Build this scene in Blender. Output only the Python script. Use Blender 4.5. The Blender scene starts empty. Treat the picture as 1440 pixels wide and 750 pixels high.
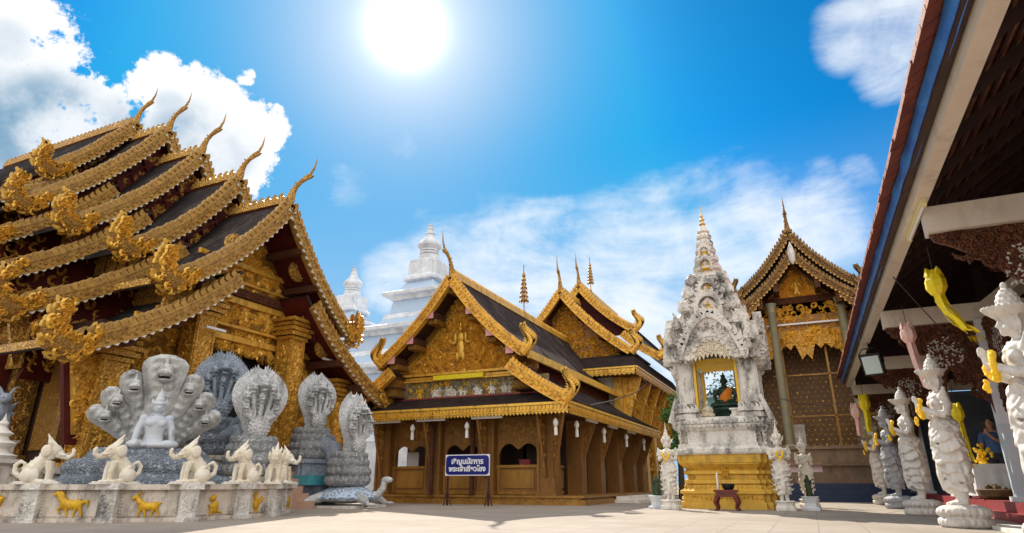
import bpy, bmesh, math, random
from math import sin, cos, pi, radians as R
from mathutils import Vector as V, Matrix, noise as MN
random.seed(7)
SC = bpy.context.scene
COL = SC.collection

# ---------------------------------------------------------------- camera
cd = bpy.data.cameras.new('camera'); cam = bpy.data.objects.new('camera', cd); COL.objects.link(cam)
cam.location = (0, 0, 0.6)
cam.rotation_euler = (R(90 + 19.34), 0, R(24.6))
cd.sensor_width = 36; cd.lens = 869 / 1440 * 36; cd.clip_end = 5000; cd.clip_start = 0.05
SC.camera = cam
SC.render.resolution_x = 1024; SC.render.resolution_y = 533

# ---------------------------------------------------------------- light and sky
SUN_EL, SUN_AZ = 39.8, -36.5            # azimuth from +Y towards +X
sd = V((sin(R(SUN_AZ)) * cos(R(SUN_EL)), cos(R(SUN_AZ)) * cos(R(SUN_EL)), sin(R(SUN_EL))))
sl = bpy.data.lights.new('sun', 'SUN'); sun = bpy.data.objects.new('sun', sl); COL.objects.link(sun)
sl.energy = 3.8; sl.angle = R(0.5); sl.color = (1.0, 0.93, 0.82)
sun.rotation_euler = sd.to_track_quat('Z', 'Y').to_euler()
SC.view_settings.view_transform = 'Standard'; SC.view_settings.look = 'None'
SC.view_settings.exposure = 0.95; SC.view_settings.gamma = 1.0
SC.view_settings.use_curve_mapping = False

W = bpy.data.worlds.new('World'); SC.world = W; W.use_nodes = True
nt = W.node_tree; nt.nodes.clear()
def wn(t, **k):
    n = nt.nodes.new(t)
    for a, b in k.items(): setattr(n, a, b)
    return n
def wl(a, b): nt.links.new(a, b)
def wmath(op, a, b=None, clamp=False):
    n = wn('ShaderNodeMath', operation=op, use_clamp=clamp)
    for i, v in enumerate((a, b)):
        if v is None: continue
        if isinstance(v, (int, float)): n.inputs[i].default_value = v
        else: wl(v, n.inputs[i])
    return n.outputs[0]
def wmap(v, a, b, c, d, smooth=True):
    n = wn('ShaderNodeMapRange'); n.interpolation_type = 'SMOOTHSTEP' if smooth else 'LINEAR'
    wl(v, n.inputs[0])
    for i, q in enumerate((a, b, c, d)): n.inputs[i + 1].default_value = q
    return n.outputs[0]
def wmix(f, a, b):
    n = wn('ShaderNodeMix', data_type='RGBA')
    if isinstance(f, (int, float)): n.inputs[0].default_value = f
    else: wl(f, n.inputs[0])
    for i, v in ((6, a), (7, b)):
        if isinstance(v, tuple): n.inputs[i].default_value = v
        else: wl(v, n.inputs[i])
    return n.outputs[2]
sky = wn('ShaderNodeTexSky'); sky.sky_type = 'NISHITA'; sky.sun_disc = False
sky.sun_elevation = R(SUN_EL); sky.sun_rotation = R(SUN_AZ)
sky.air_density = 1.0; sky.dust_density = 0.6; sky.ozone_density = 3.0
tc = wn('ShaderNodeTexCoord'); nrm = wn('ShaderNodeVectorMath', operation='NORMALIZE')
wl(tc.outputs['Generated'], nrm.inputs[0]); DIR = nrm.outputs[0]
def wdot(v):
    n = wn('ShaderNodeVectorMath', operation='DOT_PRODUCT'); wl(DIR, n.inputs[0]); n.inputs[1].default_value = v
    return n.outputs['Value']
_P, _Y = R(19.34), R(24.6)
_f = V((-sin(_Y) * cos(_P), cos(_Y) * cos(_P), sin(_P))); _r = V((cos(_Y), sin(_Y), 0)); _u = _r.cross(_f)
def skydir(x, y): return (_f * 869 + _r * (x - 720) + _u * (375 - y)).normalized()
def wnoise(scale, detail, rough, stretch=(1, 1, 1), dist=0.0, off=(0, 0, 0)):
    mp = wn('ShaderNodeMapping'); wl(DIR, mp.inputs[0]); mp.inputs['Scale'].default_value = stretch; mp.inputs['Location'].default_value = off
    n = wn('ShaderNodeTexNoise'); wl(mp.outputs[0], n.inputs['Vector'])
    n.inputs['Scale'].default_value = scale; n.inputs['Detail'].default_value = detail
    n.inputs['Roughness'].default_value = rough; n.inputs['Distortion'].default_value = dist
    return n.outputs[0]
def blobs(lst):
    acc = None
    for x, y, r, w in lst:                      # centre direction and radius of a bank of cloud (degrees)
        m = wmap(wdot(skydir(x, y)), cos(R(r)), cos(R(r * 0.25)), 0, w)
        acc = m if acc is None else wmath('MAXIMUM', acc, m)
    return acc
# deepen the blue of the clear sky
def wvm(op, a, v):
    n = wn('ShaderNodeVectorMath', operation=op); wl(a, n.inputs[0]); n.inputs[1].default_value = v; return n.outputs[0]
gm = wn('ShaderNodeGamma'); wl(wvm('MULTIPLY', sky.outputs[0], (.2, .2, .2)), gm.inputs[0]); gm.inputs[1].default_value = 1.3
skyc = wvm('MINIMUM', wvm('MULTIPLY', gm.outputs[0], (.08, 2.1, 2.85)), (.22, 1.8, 3.7))
# fair weather cumulus on the left and one on the upper right
nz = wnoise(9, 9, 0.6, dist=0.3); nzf = wnoise(30, 8, 0.68)
cum = blobs([(-60, 40, 8, 1), (0, 60, 7, 1), (40, 105, 5.5, 1), (95, 150, 4.6, 1), (152, 150, 2.6, .95), (20, 210, 9, 1), (115, 205, 5.5, 1), (228, 128, 3.4, 1), (282, 165, 5, 1), (335, 185, 4.2, 1),
             (378, 182, 2.6, .95), (250, 220, 6, 1), (330, 228, 4.5, 1), (385, 158, 1.2, .8), (347, 108, 1.1, .75), (-200, 120, 14, 1), (-500, 350, 26, .9), (1700, 100, 18, .75)])
nzg = wnoise(95, 6, 0.65, off=(1, 4, 2))
cv = wmath('ADD', wmath('MULTIPLY', cum, 0.86), wmath('MULTIPLY', wmath('SUBTRACT', nz, 0.5), 1.7))
cv = wmath('ADD', cv, wmath('MULTIPLY', wmath('SUBTRACT', nzf, 0.5), 1.7))
cv = wmath('ADD', cv, wmath('MULTIPLY', wmath('SUBTRACT', nzg, 0.5), 0.7))
cmask = wmath('MULTIPLY', wmap(cv, 0.38, 0.64, 0, 1), wmap(cum, .05, .25, 0, 1))
shade_b = blobs([(70, 185, 5.5, 1), (20, 205, 6, 1), (150, 195, 4, .8), (265, 200, 4, .75), (240, 150, 1.6, .4), (320, 215, 3, .5), (-150, 200, 10, .8), (10, 60, 2.0, .35)])
shv = wmath('MULTIPLY', shade_b, wmap(wmath('ADD', wnoise(7, 5, 0.55, off=(3.1, 1.7, 0.4)), wmath('MULTIPLY', nzf, 0.25)), 0.42, 0.72, 0.15, 1.05), True)
cloudc = wmix(shv, (4.4, 4.5, 4.6, 1), (0.75, 1.6, 2.4, 1))
# thin high cloud low over the roofs
ci = wnoise(3.2, 8, 0.62, stretch=(1, 1, 3.2), dist=0.5, off=(0.4, 0.2, 0.9))
cib = blobs([(760, 370, 9, .75), (900, 380, 11, 1), (1050, 340, 10, 1), (1150, 325, 7, .95), (640, 380, 8, .7), (1150, 250, 2.5, .6), (1205, 250, 2.5, .6), (500, 250, 4, .50), (560, 205, 2.5, .42), (560, 390, 5, .75), (700, 430, 14, .75), (1000, 410, 14, .95),
             (1205, 45, 5.0, 1.0), (1250, 95, 4.0, .95), (1285, 30, 6.5, 1.0), (1165, 55, 2.6, .7), (605, 300, 2.5, .45)])
cib = wmath('MULTIPLY', cib, 0.9)
ci2 = wnoise(11, 8, 0.62, dist=0.4, off=(2, 1, 0))
cmask2 = wmap(wmath('ADD', wmath('ADD', cib, wmath('MULTIPLY', wmath('SUBTRACT', ci, 0.5), 1.7)), wmath('MULTIPLY', wmath('SUBTRACT', ci2, 0.5), .8)), 0.30, 1.20, 0, 0.90)
col = wmix(cmask2, skyc, (4.4, 4.6, 4.8, 1))
col = wmix(cmask, col, cloudc)
# bright cloud bank added unseen behind the viewer, as fill for the shaded fronts
bk = wmap(wdot(V((.42, -.86, .30)).normalized()), -.05, .35, 0, 1)
bkm = wmath('MULTIPLY', bk, wmap(wnoise(2.2, 8, .6, off=(5, 2, 1)), .30, .50, .25, 1), True)
col = wmix(bkm, col, (7.6, 7.5, 7.3, 1))
# bright aureole of scattered light round the sun
sdot = wmath('MAXIMUM', wdot(sd), 0.0)
def glow(p, s): return wmath('MULTIPLY', wmath('POWER', sdot, p), s)
sz = wn('ShaderNodeSeparateXYZ'); wl(DIR, sz.inputs[0])
hz = wmap(sz.outputs[2], .52, .12, 0, .38)
col = wmix(wmath('ADD', wmath('ADD', glow(60, .60), glow(20, .07)), hz, True), col, (4.1, 4.2, 4.4, 1))
au = wmath('ADD', glow(1800, 14), wmath('ADD', glow(760, 2.6), glow(200, .75)))
cm = wn('ShaderNodeCombineColor')
for i in range(3): wl(au, cm.inputs[i])
add = wn('ShaderNodeVectorMath', operation='ADD'); wl(col, add.inputs[0]); wl(cm.outputs[0], add.inputs[1])
bg = wn('ShaderNodeBackground'); wl(add.outputs[0], bg.inputs[0]); bg.inputs[1].default_value = 0.12
out = wn('ShaderNodeOutputWorld'); wl(bg.outputs[0], out.inputs[0])

# ---------------------------------------------------------------- materials
MATS = {}
def material(name, base, rough=0.6, metal=0.0, var=None, vscale=3.0, bump=0.0, bscale=8.0, carve=0.0, cscale=9.0, recess=None,
             spec=0.4, rows=None, stain=None, sscale=1.2, samount=0.5, trans=0.0, stretch=(1, 1, 1), emit=0.0):
    m = bpy.data.materials.new(name); m.use_nodes = True; t = m.node_tree; b = t.nodes['Principled BSDF']
    L = t.links.new; N = t.nodes.new
    def noise(scale, detail=6, rough_=0.6, st=(1, 1, 1)):
        mp = N('ShaderNodeMapping'); L(tcn.outputs['Object'], mp.inputs[0]); mp.inputs['Scale'].default_value = st
        n = N('ShaderNodeTexNoise'); L(mp.outputs[0], n.inputs['Vector'])
        n.inputs['Scale'].default_value = scale; n.inputs['Detail'].default_value = detail; n.inputs['Roughness'].default_value = rough_
        return n.outputs[0]
    def mix(f, a, c):
        n = N('ShaderNodeMix'); n.data_type = 'RGBA'; L(f, n.inputs[0])
        for i, v in ((6, a), (7, c)):
            if isinstance(v, tuple): n.inputs[i].default_value = v if len(v) == 4 else (*v, 1)
            else: L(v, n.inputs[i])
        return n.outputs[2]
    def mr(v, a, c, lo=0., hi=1.):
        n = N('ShaderNodeMapRange'); L(v, n.inputs[0])
        for i, q in enumerate((a, c, lo, hi)): n.inputs[i + 1].default_value = q
        return n.outputs[0]
    tcn = N('ShaderNodeTexCoord')
    b.inputs['Roughness'].default_value = rough; b.inputs['Metallic'].default_value = metal
    b.inputs['Specular IOR Level'].default_value = spec
    if trans: b.inputs['Transmission Weight'].default_value = trans
    if emit: b.inputs['Emission Color'].default_value = (*base, 1); b.inputs['Emission Strength'].default_value = emit
    c = (*base, 1); height = None
    if var: c = mix(mr(noise(vscale, 7, .62, stretch), .32, .68), c, var)
    if stain:
        f = noise(sscale, 9, .68, (1, 1, .45)); c = mix(mr(f, .56 - .16 * samount, .74 - .14 * samount, 0, .9), c, stain)
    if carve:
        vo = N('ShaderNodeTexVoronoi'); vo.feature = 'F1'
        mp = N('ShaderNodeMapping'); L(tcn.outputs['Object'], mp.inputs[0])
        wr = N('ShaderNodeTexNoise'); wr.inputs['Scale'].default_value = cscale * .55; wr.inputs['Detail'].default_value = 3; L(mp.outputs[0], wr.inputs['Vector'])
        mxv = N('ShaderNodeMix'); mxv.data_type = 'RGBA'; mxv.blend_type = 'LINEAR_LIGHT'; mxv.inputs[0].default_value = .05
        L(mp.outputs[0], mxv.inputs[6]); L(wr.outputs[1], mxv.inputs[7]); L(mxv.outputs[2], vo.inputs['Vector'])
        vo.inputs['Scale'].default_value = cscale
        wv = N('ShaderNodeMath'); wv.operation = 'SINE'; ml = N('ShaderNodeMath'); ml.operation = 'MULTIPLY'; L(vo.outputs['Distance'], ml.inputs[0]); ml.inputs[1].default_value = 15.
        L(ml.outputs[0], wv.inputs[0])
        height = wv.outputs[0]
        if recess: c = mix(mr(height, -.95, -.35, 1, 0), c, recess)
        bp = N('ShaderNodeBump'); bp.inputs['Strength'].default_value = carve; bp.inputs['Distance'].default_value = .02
        L(height, bp.inputs['Height']); prev = bp.outputs[0]
    else: prev = None
    if rows:
        sep = N('ShaderNodeSeparateXYZ'); L(tcn.outputs['Object'], sep.inputs[0])
        for axis, per, st in rows:
            mm = N('ShaderNodeMath'); mm.operation = 'MULTIPLY'; L(sep.outputs[axis], mm.inputs[0]); mm.inputs[1].default_value = 1. / per
            fr = N('ShaderNodeMath'); fr.operation = 'FRACT'; L(mm.outputs[0], fr.inputs[0])
            bp = N('ShaderNodeBump'); bp.inputs['Strength'].default_value = st; bp.inputs['Distance'].default_value = .03
            L(fr.outputs[0], bp.inputs['Height'])
            if prev: L(prev, bp.inputs['Normal'])
            prev = bp.outputs[0]
    if bump:
        bp = N('ShaderNodeBump'); bp.inputs['Strength'].default_value = bump; bp.inputs['Distance'].default_value = .03
        L(noise(bscale, 8, .65, stretch), bp.inputs['Height'])
        if prev: L(prev, bp.inputs['Normal'])
        prev = bp.outputs[0]
    if prev: L(prev, b.inputs['Normal'])
    if isinstance(c, tuple): b.inputs['Base Color'].default_value = c
    else: L(c, b.inputs['Base Color'])
    MATS[name] = m
    return m
GOLD = material('gold_leaf', (.84, .49, .075), .36, .25, (.66, .33, .04), 5, .25, 30, stain=(.26, .12, .03), sscale=5, samount=.35)
GOLDB = material('bright_gold_leaf', (.95, .60, .10), .34, .25, (.74, .41, .05), 6, .3, 25, stain=(.32, .16, .035), sscale=5, samount=.3)
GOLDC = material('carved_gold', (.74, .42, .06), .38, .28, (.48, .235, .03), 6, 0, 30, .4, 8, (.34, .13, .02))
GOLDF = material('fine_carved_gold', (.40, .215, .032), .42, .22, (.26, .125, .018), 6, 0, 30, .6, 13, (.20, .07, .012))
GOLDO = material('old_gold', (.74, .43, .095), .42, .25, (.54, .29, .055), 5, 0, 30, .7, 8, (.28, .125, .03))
MOSAIC = material('mosaic_frieze', (.10, .09, .07), .3, .35, (.72, .46, .10), 7, .6, 30, .7, 14, (.05, .08, .07), stain=(.45, .45, .42), sscale=6, samount=.5)
MAROON = material('maroon_lacquer', (.12, .016, .012), .6, 0, (.06, .010, .008), 4, .2, 30, spec=.2)
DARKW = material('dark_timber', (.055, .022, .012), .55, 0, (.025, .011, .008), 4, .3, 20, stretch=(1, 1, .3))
TEAK = material('gilded_teak', (.36, .175, .036), .5, .1, (.24, .105, .022), 3, .3, 25, .35, 22, (.12, .045, .012), stretch=(1, 1, .35))
TEAKP = material('teak_panel', (.42, .22, .04), .42, .25, (.26, .12, .025), 3, .25, 25, stretch=(1, 1, .3))
TILE = material('dark_roof_tile', (.026, .022, .024), .8, 0, (.045, .036, .034), 2.5, .4, 30, spec=.15, rows=[(0, .16, .3)], stain=(.11, .09, .08), sscale=1.1, samount=.4)
TILEY = material('brown_roof_tile', (.032, .022, .021), .85, 0, (.060, .042, .038), 2.5, .4, 30, spec=.12, rows=[(1, .16, .4)], stain=(.12, .09, .08), sscale=1.3, samount=.5)
REDT = material('terracotta_tile', (.26, .065, .028), .7, 0, (.15, .04, .02), 6, .5, 20, rows=[(1, .22, .5)])
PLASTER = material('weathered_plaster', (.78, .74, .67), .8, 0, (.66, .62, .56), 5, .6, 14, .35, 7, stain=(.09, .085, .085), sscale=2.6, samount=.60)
PLASTW = material('clean_plaster', (.80, .76, .68), .75, 0, (.68, .62, .54), 3, .4, 20, stain=(.30, .28, .25), sscale=3, samount=.25)
WHITE = material('white_statue_paint', (.72, .69, .64), .6, 0, (.60, .55, .49), 4, .35, 18, stain=(.36, .31, .26), sscale=3.5, samount=.35)
CREAMS = material('cream_statue_paint', (.80, .76, .66), .55, 0, (.72, .62, .46), 5, .3, 22, stain=(.55, .42, .26), sscale=6, samount=.25)
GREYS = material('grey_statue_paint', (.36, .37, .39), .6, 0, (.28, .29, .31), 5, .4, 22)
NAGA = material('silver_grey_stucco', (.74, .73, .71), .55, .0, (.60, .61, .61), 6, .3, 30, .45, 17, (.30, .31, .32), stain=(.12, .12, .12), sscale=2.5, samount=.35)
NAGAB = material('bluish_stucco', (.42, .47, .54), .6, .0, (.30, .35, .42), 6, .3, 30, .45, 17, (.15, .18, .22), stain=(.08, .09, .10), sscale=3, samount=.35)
NAGAH = material('ribbed_grey_stucco', (.66, .65, .62), .6, 0, (.44, .45, .45), 5, .4, 30, rows=[(2, .07, .8)], stain=(.13, .125, .12), sscale=3, samount=.4)
BLUEW = material('blue_stained_stucco', (.60, .60, .59), .6, 0, (.46, .52, .60), 3, .3, 25, stain=(.2, .2, .2), sscale=4, samount=.3)
STONE = material('basin_wall_stucco', (.70, .62, .53), .8, 0, (.58, .50, .42), 5, .6, 18, stain=(.16, .13, .11), sscale=3.5, samount=.5)
OCHRE = material('ochre_gold_paint', (.78, .46, .02), .45, .15, (.50, .27, .01), 9, .4, 25)
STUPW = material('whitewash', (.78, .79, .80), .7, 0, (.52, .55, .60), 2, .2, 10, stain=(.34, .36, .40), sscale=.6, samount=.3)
STUPB = material('stupa_pale_blue', (.44, .55, .68), .7, 0, (.38, .50, .63), 2, .2, 10)  # pale blue tone of the sloped tiers and tier walls
CREAMP = material('cream_paint', (.66, .58, .47), .5, 0, (.58, .50, .40), 2, .2, 12, stain=(.40, .33, .26), sscale=2, samount=.25)
PILLW = material('pillar_paint', (.72, .72, .72), .5, 0, (.64, .65, .67), 2, .1, 12)
BLUEP = material('blue_paint', (.02, .22, .48), .45)
NAVY = material('navy_paint', (.012, .025, .075), .4, 0, (.02, .04, .1), 3)
REDP = material('red_step_paint', (.30, .035, .04), .45, 0, (.22, .03, .035), 4, .2, 20)
TARP = material('blue_tarpaulin', (.02, .12, .52), .35, 0, (.05, .26, .74), 3.0, .9, 5)
CARVW = material('carved_red_teak', (.19, .062, .020), .5, 0, (.11, .035, .014), 5, .3, 25, .8, 13, (.04, .012, .006))
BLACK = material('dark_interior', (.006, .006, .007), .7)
GLASSD = material('dark_glass', (.015, .018, .022), .12)
GLASSL = material('pale_glass', (.55, .66, .64), .15)
METAL = material('brown_metal', (.07, .03, .025), .5, .4)
BLACKM = material('black_metal', (.02, .02, .022), .45, .5)
TUBEW = material('white_enamel', (.78, .76, .74), .4)
TUBEY = material('yellowed_plastic', (.74, .66, .30), .4)
SIGNB = material('sign_blue', (.008, .012, .16), .35)
SIGNW = material('sign_white', (.80, .80, .84), .4)
YELP = material('yellow_paper', (.82, .66, .015), .6, 0, (.70, .52, .01), 9, .2, 20)
PINKP = material('pink_paper', (.78, .52, .45), .6, 0, (.68, .40, .34), 9, .2, 20)
WHITEP = material('white_paper', (.82, .79, .74), .6)
BUDJ = material('dark_jade', (.012, .030, .022), .3, .1, (.02, .05, .035), 6)
ORANGE = material('orange_robe', (.75, .25, .02), .65, 0, (.6, .18, .015), 9, .3, 20)
YELW = material('yellow_wall', (.80, .52, .05), .6, 0, (.70, .42, .03), 3)
REDWOOD = material('red_lacquer_wood', (.17, .025, .012), .4, 0, (.10, .02, .01), 5)
LEAFM = material('green_leaf', (.045, .12, .015), .5, 0, (.08, .17, .02), 2)
LEAFD = material('dark_green_leaf', (.02, .06, .015), .5, 0, (.04, .09, .02), 2)
BARK = material('bark', (.09, .06, .04), .9, 0, (.05, .035, .025), 8, .6, 12)
MARIG = material('marigold', (.95, .62, .02), .6, 0, (.88, .50, .015), 25)
BRICK = material('old_brick', (.36, .24, .15), .75, 0, (.24, .16, .10), 5, .5, 20, rows=[(2, .11, .6)], stain=(.12, .09, .07), sscale=1.5, samount=.4)
STEPT = material('terracotta_step', (.42, .20, .12), .6, 0, (.50, .36, .27), 1.1)
TEALP = material('teal_paint', (.05, .30, .36), .5, 0, (.08, .36, .40), 4)
TURQ = material('turquoise_sheet', (.22, .55, .58), .5, 0, None, rows=[(0, .3, .8)])
SKIN = material('skin', (.42, .22, .13), .5)
HAIR = material('black_hair', (.012, .010, .010), .45)
SHIRT = material('blue_shirt', (.05, .10, .22), .8, 0, (.03, .07, .16), 9)
TROUS = material('dark_trousers', (.02, .02, .025), .8)
CLOTHW = material('white_cloth', (.70, .70, .68), .85, 0, (.6, .6, .6), 6, .4, 10)
BASKET = material('wicker', (.16, .10, .04), .8, 0, (.08, .05, .02), 12, .6, 30)
CABLE = material('cable_rubber', (.05, .04, .04), .6)
CACT = material('cactus', (.03, .05, .025), .7, 0, (.05, .07, .03), 12)
MIRR = material('silver_glass', (.80, .74, .62), .3, .3)
PINKW = material('pink_beam_end', (.62, .30, .32), .6)
SHELLB = material('turtle_shell', (.45, .56, .72), .55, 0, (.60, .68, .80), 5, .3, 20, .7, 5, (.22, .28, .38))
GREYW = material('grey_blue_wall', (.13, .15, .19), .7, 0, (.08, .10, .13), 2)
PAPERS = material('pink_notice_paper', (.75, .55, .58), .7)
PHOTOW = material('picture_print', (.62, .60, .55), .5, 0, (.35, .25, .18), 3)
GOLDH = material('filigree_gold', (.95, .60, .12), .34, .25, (.80, .45, .06), 6, 0, 30, 1.0, 15, (.36, .16, .03))
DADO = material('pale_dado_paint', (.56, .62, .66), .5, 0, (.48, .54, .58), 2)
GOLDW = material('weathered_gold', (.56, .325, .075), .40, .28, (.33, .175, .04), 7, .15, 14, stain=(.20, .10, .03), sscale=9, samount=.35)
GOLDR2 = material('relief_gold', (.84, .50, .075), .32, .32, (.56, .30, .04), 7, .1, 16)
PEDB = material('pediment_ground', (.36, .17, .03), .5, .1, (.22, .09, .018), 9)
TILEN = material('skirt_roof_tile', (.030, .021, .020), .95, 0, (.055, .04, .036), 2.5, .3, 30, spec=.03)
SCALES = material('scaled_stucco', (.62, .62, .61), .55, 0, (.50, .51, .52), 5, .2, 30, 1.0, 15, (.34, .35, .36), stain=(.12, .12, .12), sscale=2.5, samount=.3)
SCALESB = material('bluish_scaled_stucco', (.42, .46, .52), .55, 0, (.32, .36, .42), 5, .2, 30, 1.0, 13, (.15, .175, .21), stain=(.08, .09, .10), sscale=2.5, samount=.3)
# ---------------------------------------------------------------- mesh helpers
ORG = {}
def loose(mb, name, mat, parent, **k):
    """build every connected piece of mb as an object of its own"""
    par = list(range(len(mb.v)))
    def fd(i):
        while par[i] != i: par[i] = par[par[i]]; i = par[i]
        return i
    for f in mb.f:
        for i in f[1:]: par[fd(i)] = fd(f[0])
    g = {}
    for f in mb.f: g.setdefault(fd(f[0]), []).append(f)
    for fs in g.values():
        ids = sorted({i for f in fs for i in f}); ix = {i: n for n, i in enumerate(ids)}; m = MB()
        m.v = [mb.v[i] for i in ids]; m.f = [tuple(ix[i] for i in f) for f in fs]; m.build(name, mat, parent, **k)
class MB:
    def __init__(s): s.v = []; s.f = []
    def add(s, vs, fs, M=None):
        o = len(s.v)
        s.v += [M @ V(p) for p in vs] if M is not None else [V(p) for p in vs]
        s.f += [tuple(i + o for i in f) for f in fs]
    def merge(s, m, M=None): s.add(m.v, m.f, M)
    def box(s, c, d, M=None, taper=1.0):
        x, y, z = (q / 2 for q in d); t = taper
        vs = [(c[0] + a * x * (t if k > 0 else 1), c[1] + b_ * y * (t if k > 0 else 1), c[2] + k * z) for k in (-1, 1) for a, b_ in ((-1, -1), (1, -1), (1, 1), (-1, 1))]
        s.add(vs, [(0, 3, 2, 1), (4, 5, 6, 7), (0, 1, 5, 4), (1, 2, 6, 5), (2, 3, 7, 6), (3, 0, 4, 7)], M)
    def bb(s, x0, x1, y0, y1, z0, z1): s.box(((x0 + x1) / 2, (y0 + y1) / 2, (z0 + z1) / 2), (abs(x1 - x0), abs(y1 - y0), abs(z1 - z0)))
    def prism(s, pts, d0, d1, fr):
        """outline pts (a, b) extruded from d0 to d1; fr(a, b, d) maps to a point"""
        n = len(pts)
        s.add([fr(a, b, d0) for a, b in pts] + [fr(a, b, d1) for a, b in pts],
              [tuple(range(n - 1, -1, -1)), tuple(range(n, 2 * n))] + [(i, (i + 1) % n, (i + 1) % n + n, i + n) for i in range(n)])
    def lathe(s, prof, n=24, M=None, sx=1., sy=1., ph=0., wob=None):
        vs = []; fs = []
        for k, (r, z) in enumerate(prof):
            for i in range(n):
                a = 2 * pi * i / n + ph; q = r * (wob(a, k) if wob else 1)
                vs.append((q * cos(a) * sx, q * sin(a) * sy, z))
        for k in range(len(prof) - 1):
            for i in range(n): fs.append((k * n + i, k * n + (i + 1) % n, (k + 1) * n + (i + 1) % n, (k + 1) * n + i))
        fs.append(tuple(range(n - 1, -1, -1))); fs.append(tuple((len(prof) - 1) * n + i for i in range(n)))
        s.add(vs, fs, M)
    def stack(s, plan, prof, M=None):
        n = len(plan); vs = []; fs = []
        for r, z in prof:
            vs += [(x * r, y * r, z) for x, y in plan]
        for k in range(len(prof) - 1):
            for i in range(n): fs.append((k * n + i, k * n + (i + 1) % n, (k + 1) * n + (i + 1) % n, (k + 1) * n + i))
        fs.append(tuple(range(n - 1, -1, -1))); fs.append(tuple((len(prof) - 1) * n + i for i in range(n)))
        s.add(vs, fs, M)
    def tube(s, pts, rad, n=8, M=None, flat=None):
        pts = [V(p) for p in pts]; vs = []; fs = []
        if isinstance(rad, (int, float)): rad = [rad] * len(pts)
        t0 = (pts[1] - pts[0]).normalized(); a = t0.orthogonal().normalized()
        if flat: a = V(flat[0]) - t0 * V(flat[0]).dot(t0); a.normalize()
        for i, p in enumerate(pts):
            t = (pts[min(i + 1, len(pts) - 1)] - pts[max(i - 1, 0)]).normalized()
            a = (a - t * a.dot(t)).normalized(); b = t.cross(a)
            for k in range(n):
                q = 2 * pi * k / n
                vs.append(p + (a * cos(q) * (flat[1] if flat else 1) + b * sin(q)) * rad[i])
        for i in range(len(pts) - 1):
            for k in range(n): fs.append((i * n + k, i * n + (k + 1) % n, (i + 1) * n + (k + 1) % n, (i + 1) * n + k))
        fs.append(tuple(range(n - 1, -1, -1))); fs.append(tuple((len(pts) - 1) * n + k for k in range(n)))
        s.add(vs, fs, M)
    def ell(s, c, r, n=12, m=8, M=None, rot=None):
        if isinstance(r, (int, float)): r = (r, r, r)
        vs = []; fs = []
        for j in range(1, m):
            t = pi * j / m
            for i in range(n):
                a = 2 * pi * i / n; vs.append(V((r[0] * sin(t) * cos(a), r[1] * sin(t) * sin(a), r[2] * cos(t))))
        vs += [V((0, 0, r[2])), V((0, 0, -r[2]))]; T, B = len(vs) - 2, len(vs) - 1
        for j in range(m - 2):
            for i in range(n): fs.append((j * n + i, (j + 1) * n + i, (j + 1) * n + (i + 1) % n, j * n + (i + 1) % n))
        for i in range(n): fs.append((T, i, (i + 1) % n)); fs.append((B, (m - 2) * n + (i + 1) % n, (m - 2) * n + i))
        if rot is not None: vs = [rot @ p for p in vs]
        s.add([p + V(c) for p in vs], fs, M)
    def torus(s, c, R_, r, n=24, m=8, M=None, sx=1., sy=1., sz=1.):
        vs = []; fs = []
        for i in range(n):
            a = 2 * pi * i / n
            for j in range(m):
                q = 2 * pi * j / m; d = R_ + r * cos(q)
                vs.append((c[0] + d * cos(a) * sx, c[1] + d * sin(a) * sy, c[2] + r * sin(q) * sz))
        for i in range(n):
            for j in range(m): fs.append((i * m + j, ((i + 1) % n) * m + j, ((i + 1) % n) * m + (j + 1) % m, i * m + (j + 1) % m))
        s.add(vs, fs, M)
    def sheet(s, grid):
        h, w = len(grid), len(grid[0])
        s.add([p for r in grid for p in r], [(j * w + i, j * w + i + 1, (j + 1) * w + i + 1, (j + 1) * w + i) for j in range(h - 1) for i in range(w - 1)])
    def jitter(s, a, f):
        for p in s.v: p += MN.noise_vector(p * f) * a
        return s
    def loft(s, rings, M=None):
        """closed skin through rings of equal length, capped at both ends"""
        n = len(rings[0]); vs = [p for r in rings for p in r]; fs = []
        for k in range(len(rings) - 1):
            for i in range(n): fs.append((k * n + i, k * n + (i + 1) % n, (k + 1) * n + (i + 1) % n, (k + 1) * n + i))
        fs.append(tuple(range(n - 1, -1, -1))); fs.append(tuple((len(rings) - 1) * n + i for i in range(n)))
        s.add(vs, fs, M)
    def build(s, name, mat, parent=None, smooth=True, angle=38, recalc=True, org=None):
        me = bpy.data.meshes.new(name)
        o0 = ORG.get(parent.name, V((0, 0, 0))) if parent else (V(org) if org else V((0, 0, 0)))
        me.from_pydata([tuple(p - o0) for p in s.v], [], s.f)
        if recalc:
            b = bmesh.new(); b.from_mesh(me); bmesh.ops.recalc_face_normals(b, faces=b.faces); b.to_mesh(me); b.free()
        return link(name, me, mat, parent, smooth, angle, o0)
def link(name, me, mat, parent=None, smooth=True, angle=38, o0=None):
    if mat: me.materials.clear(); me.materials.append(mat)
    if smooth:
        me.shade_smooth(); me.set_sharp_from_angle(angle=R(angle))
    o = bpy.data.objects.new(name, me); COL.objects.link(o)
    if parent: o.parent = parent; ORG[o.name] = o0
    elif o0: o.location = o0
    return o
def thing(name, label, cat, loc=(0, 0, 0), group=None, rz=0.):
    o = bpy.data.objects.new(name, None); COL.objects.link(o); o.location = loc; o.rotation_euler.z = rz
    o.empty_display_size = .2
    ORG[o.name] = V(loc); return tag(o, label, cat, group)
def tag(o, label, cat, group=None):
    o['label'] = label; o['category'] = cat
    if group: o['group'] = group
    return o
def struct(o, kind='structure', label=None):
    o['kind'] = kind
    if label: o['label'] = label
    return o
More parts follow.
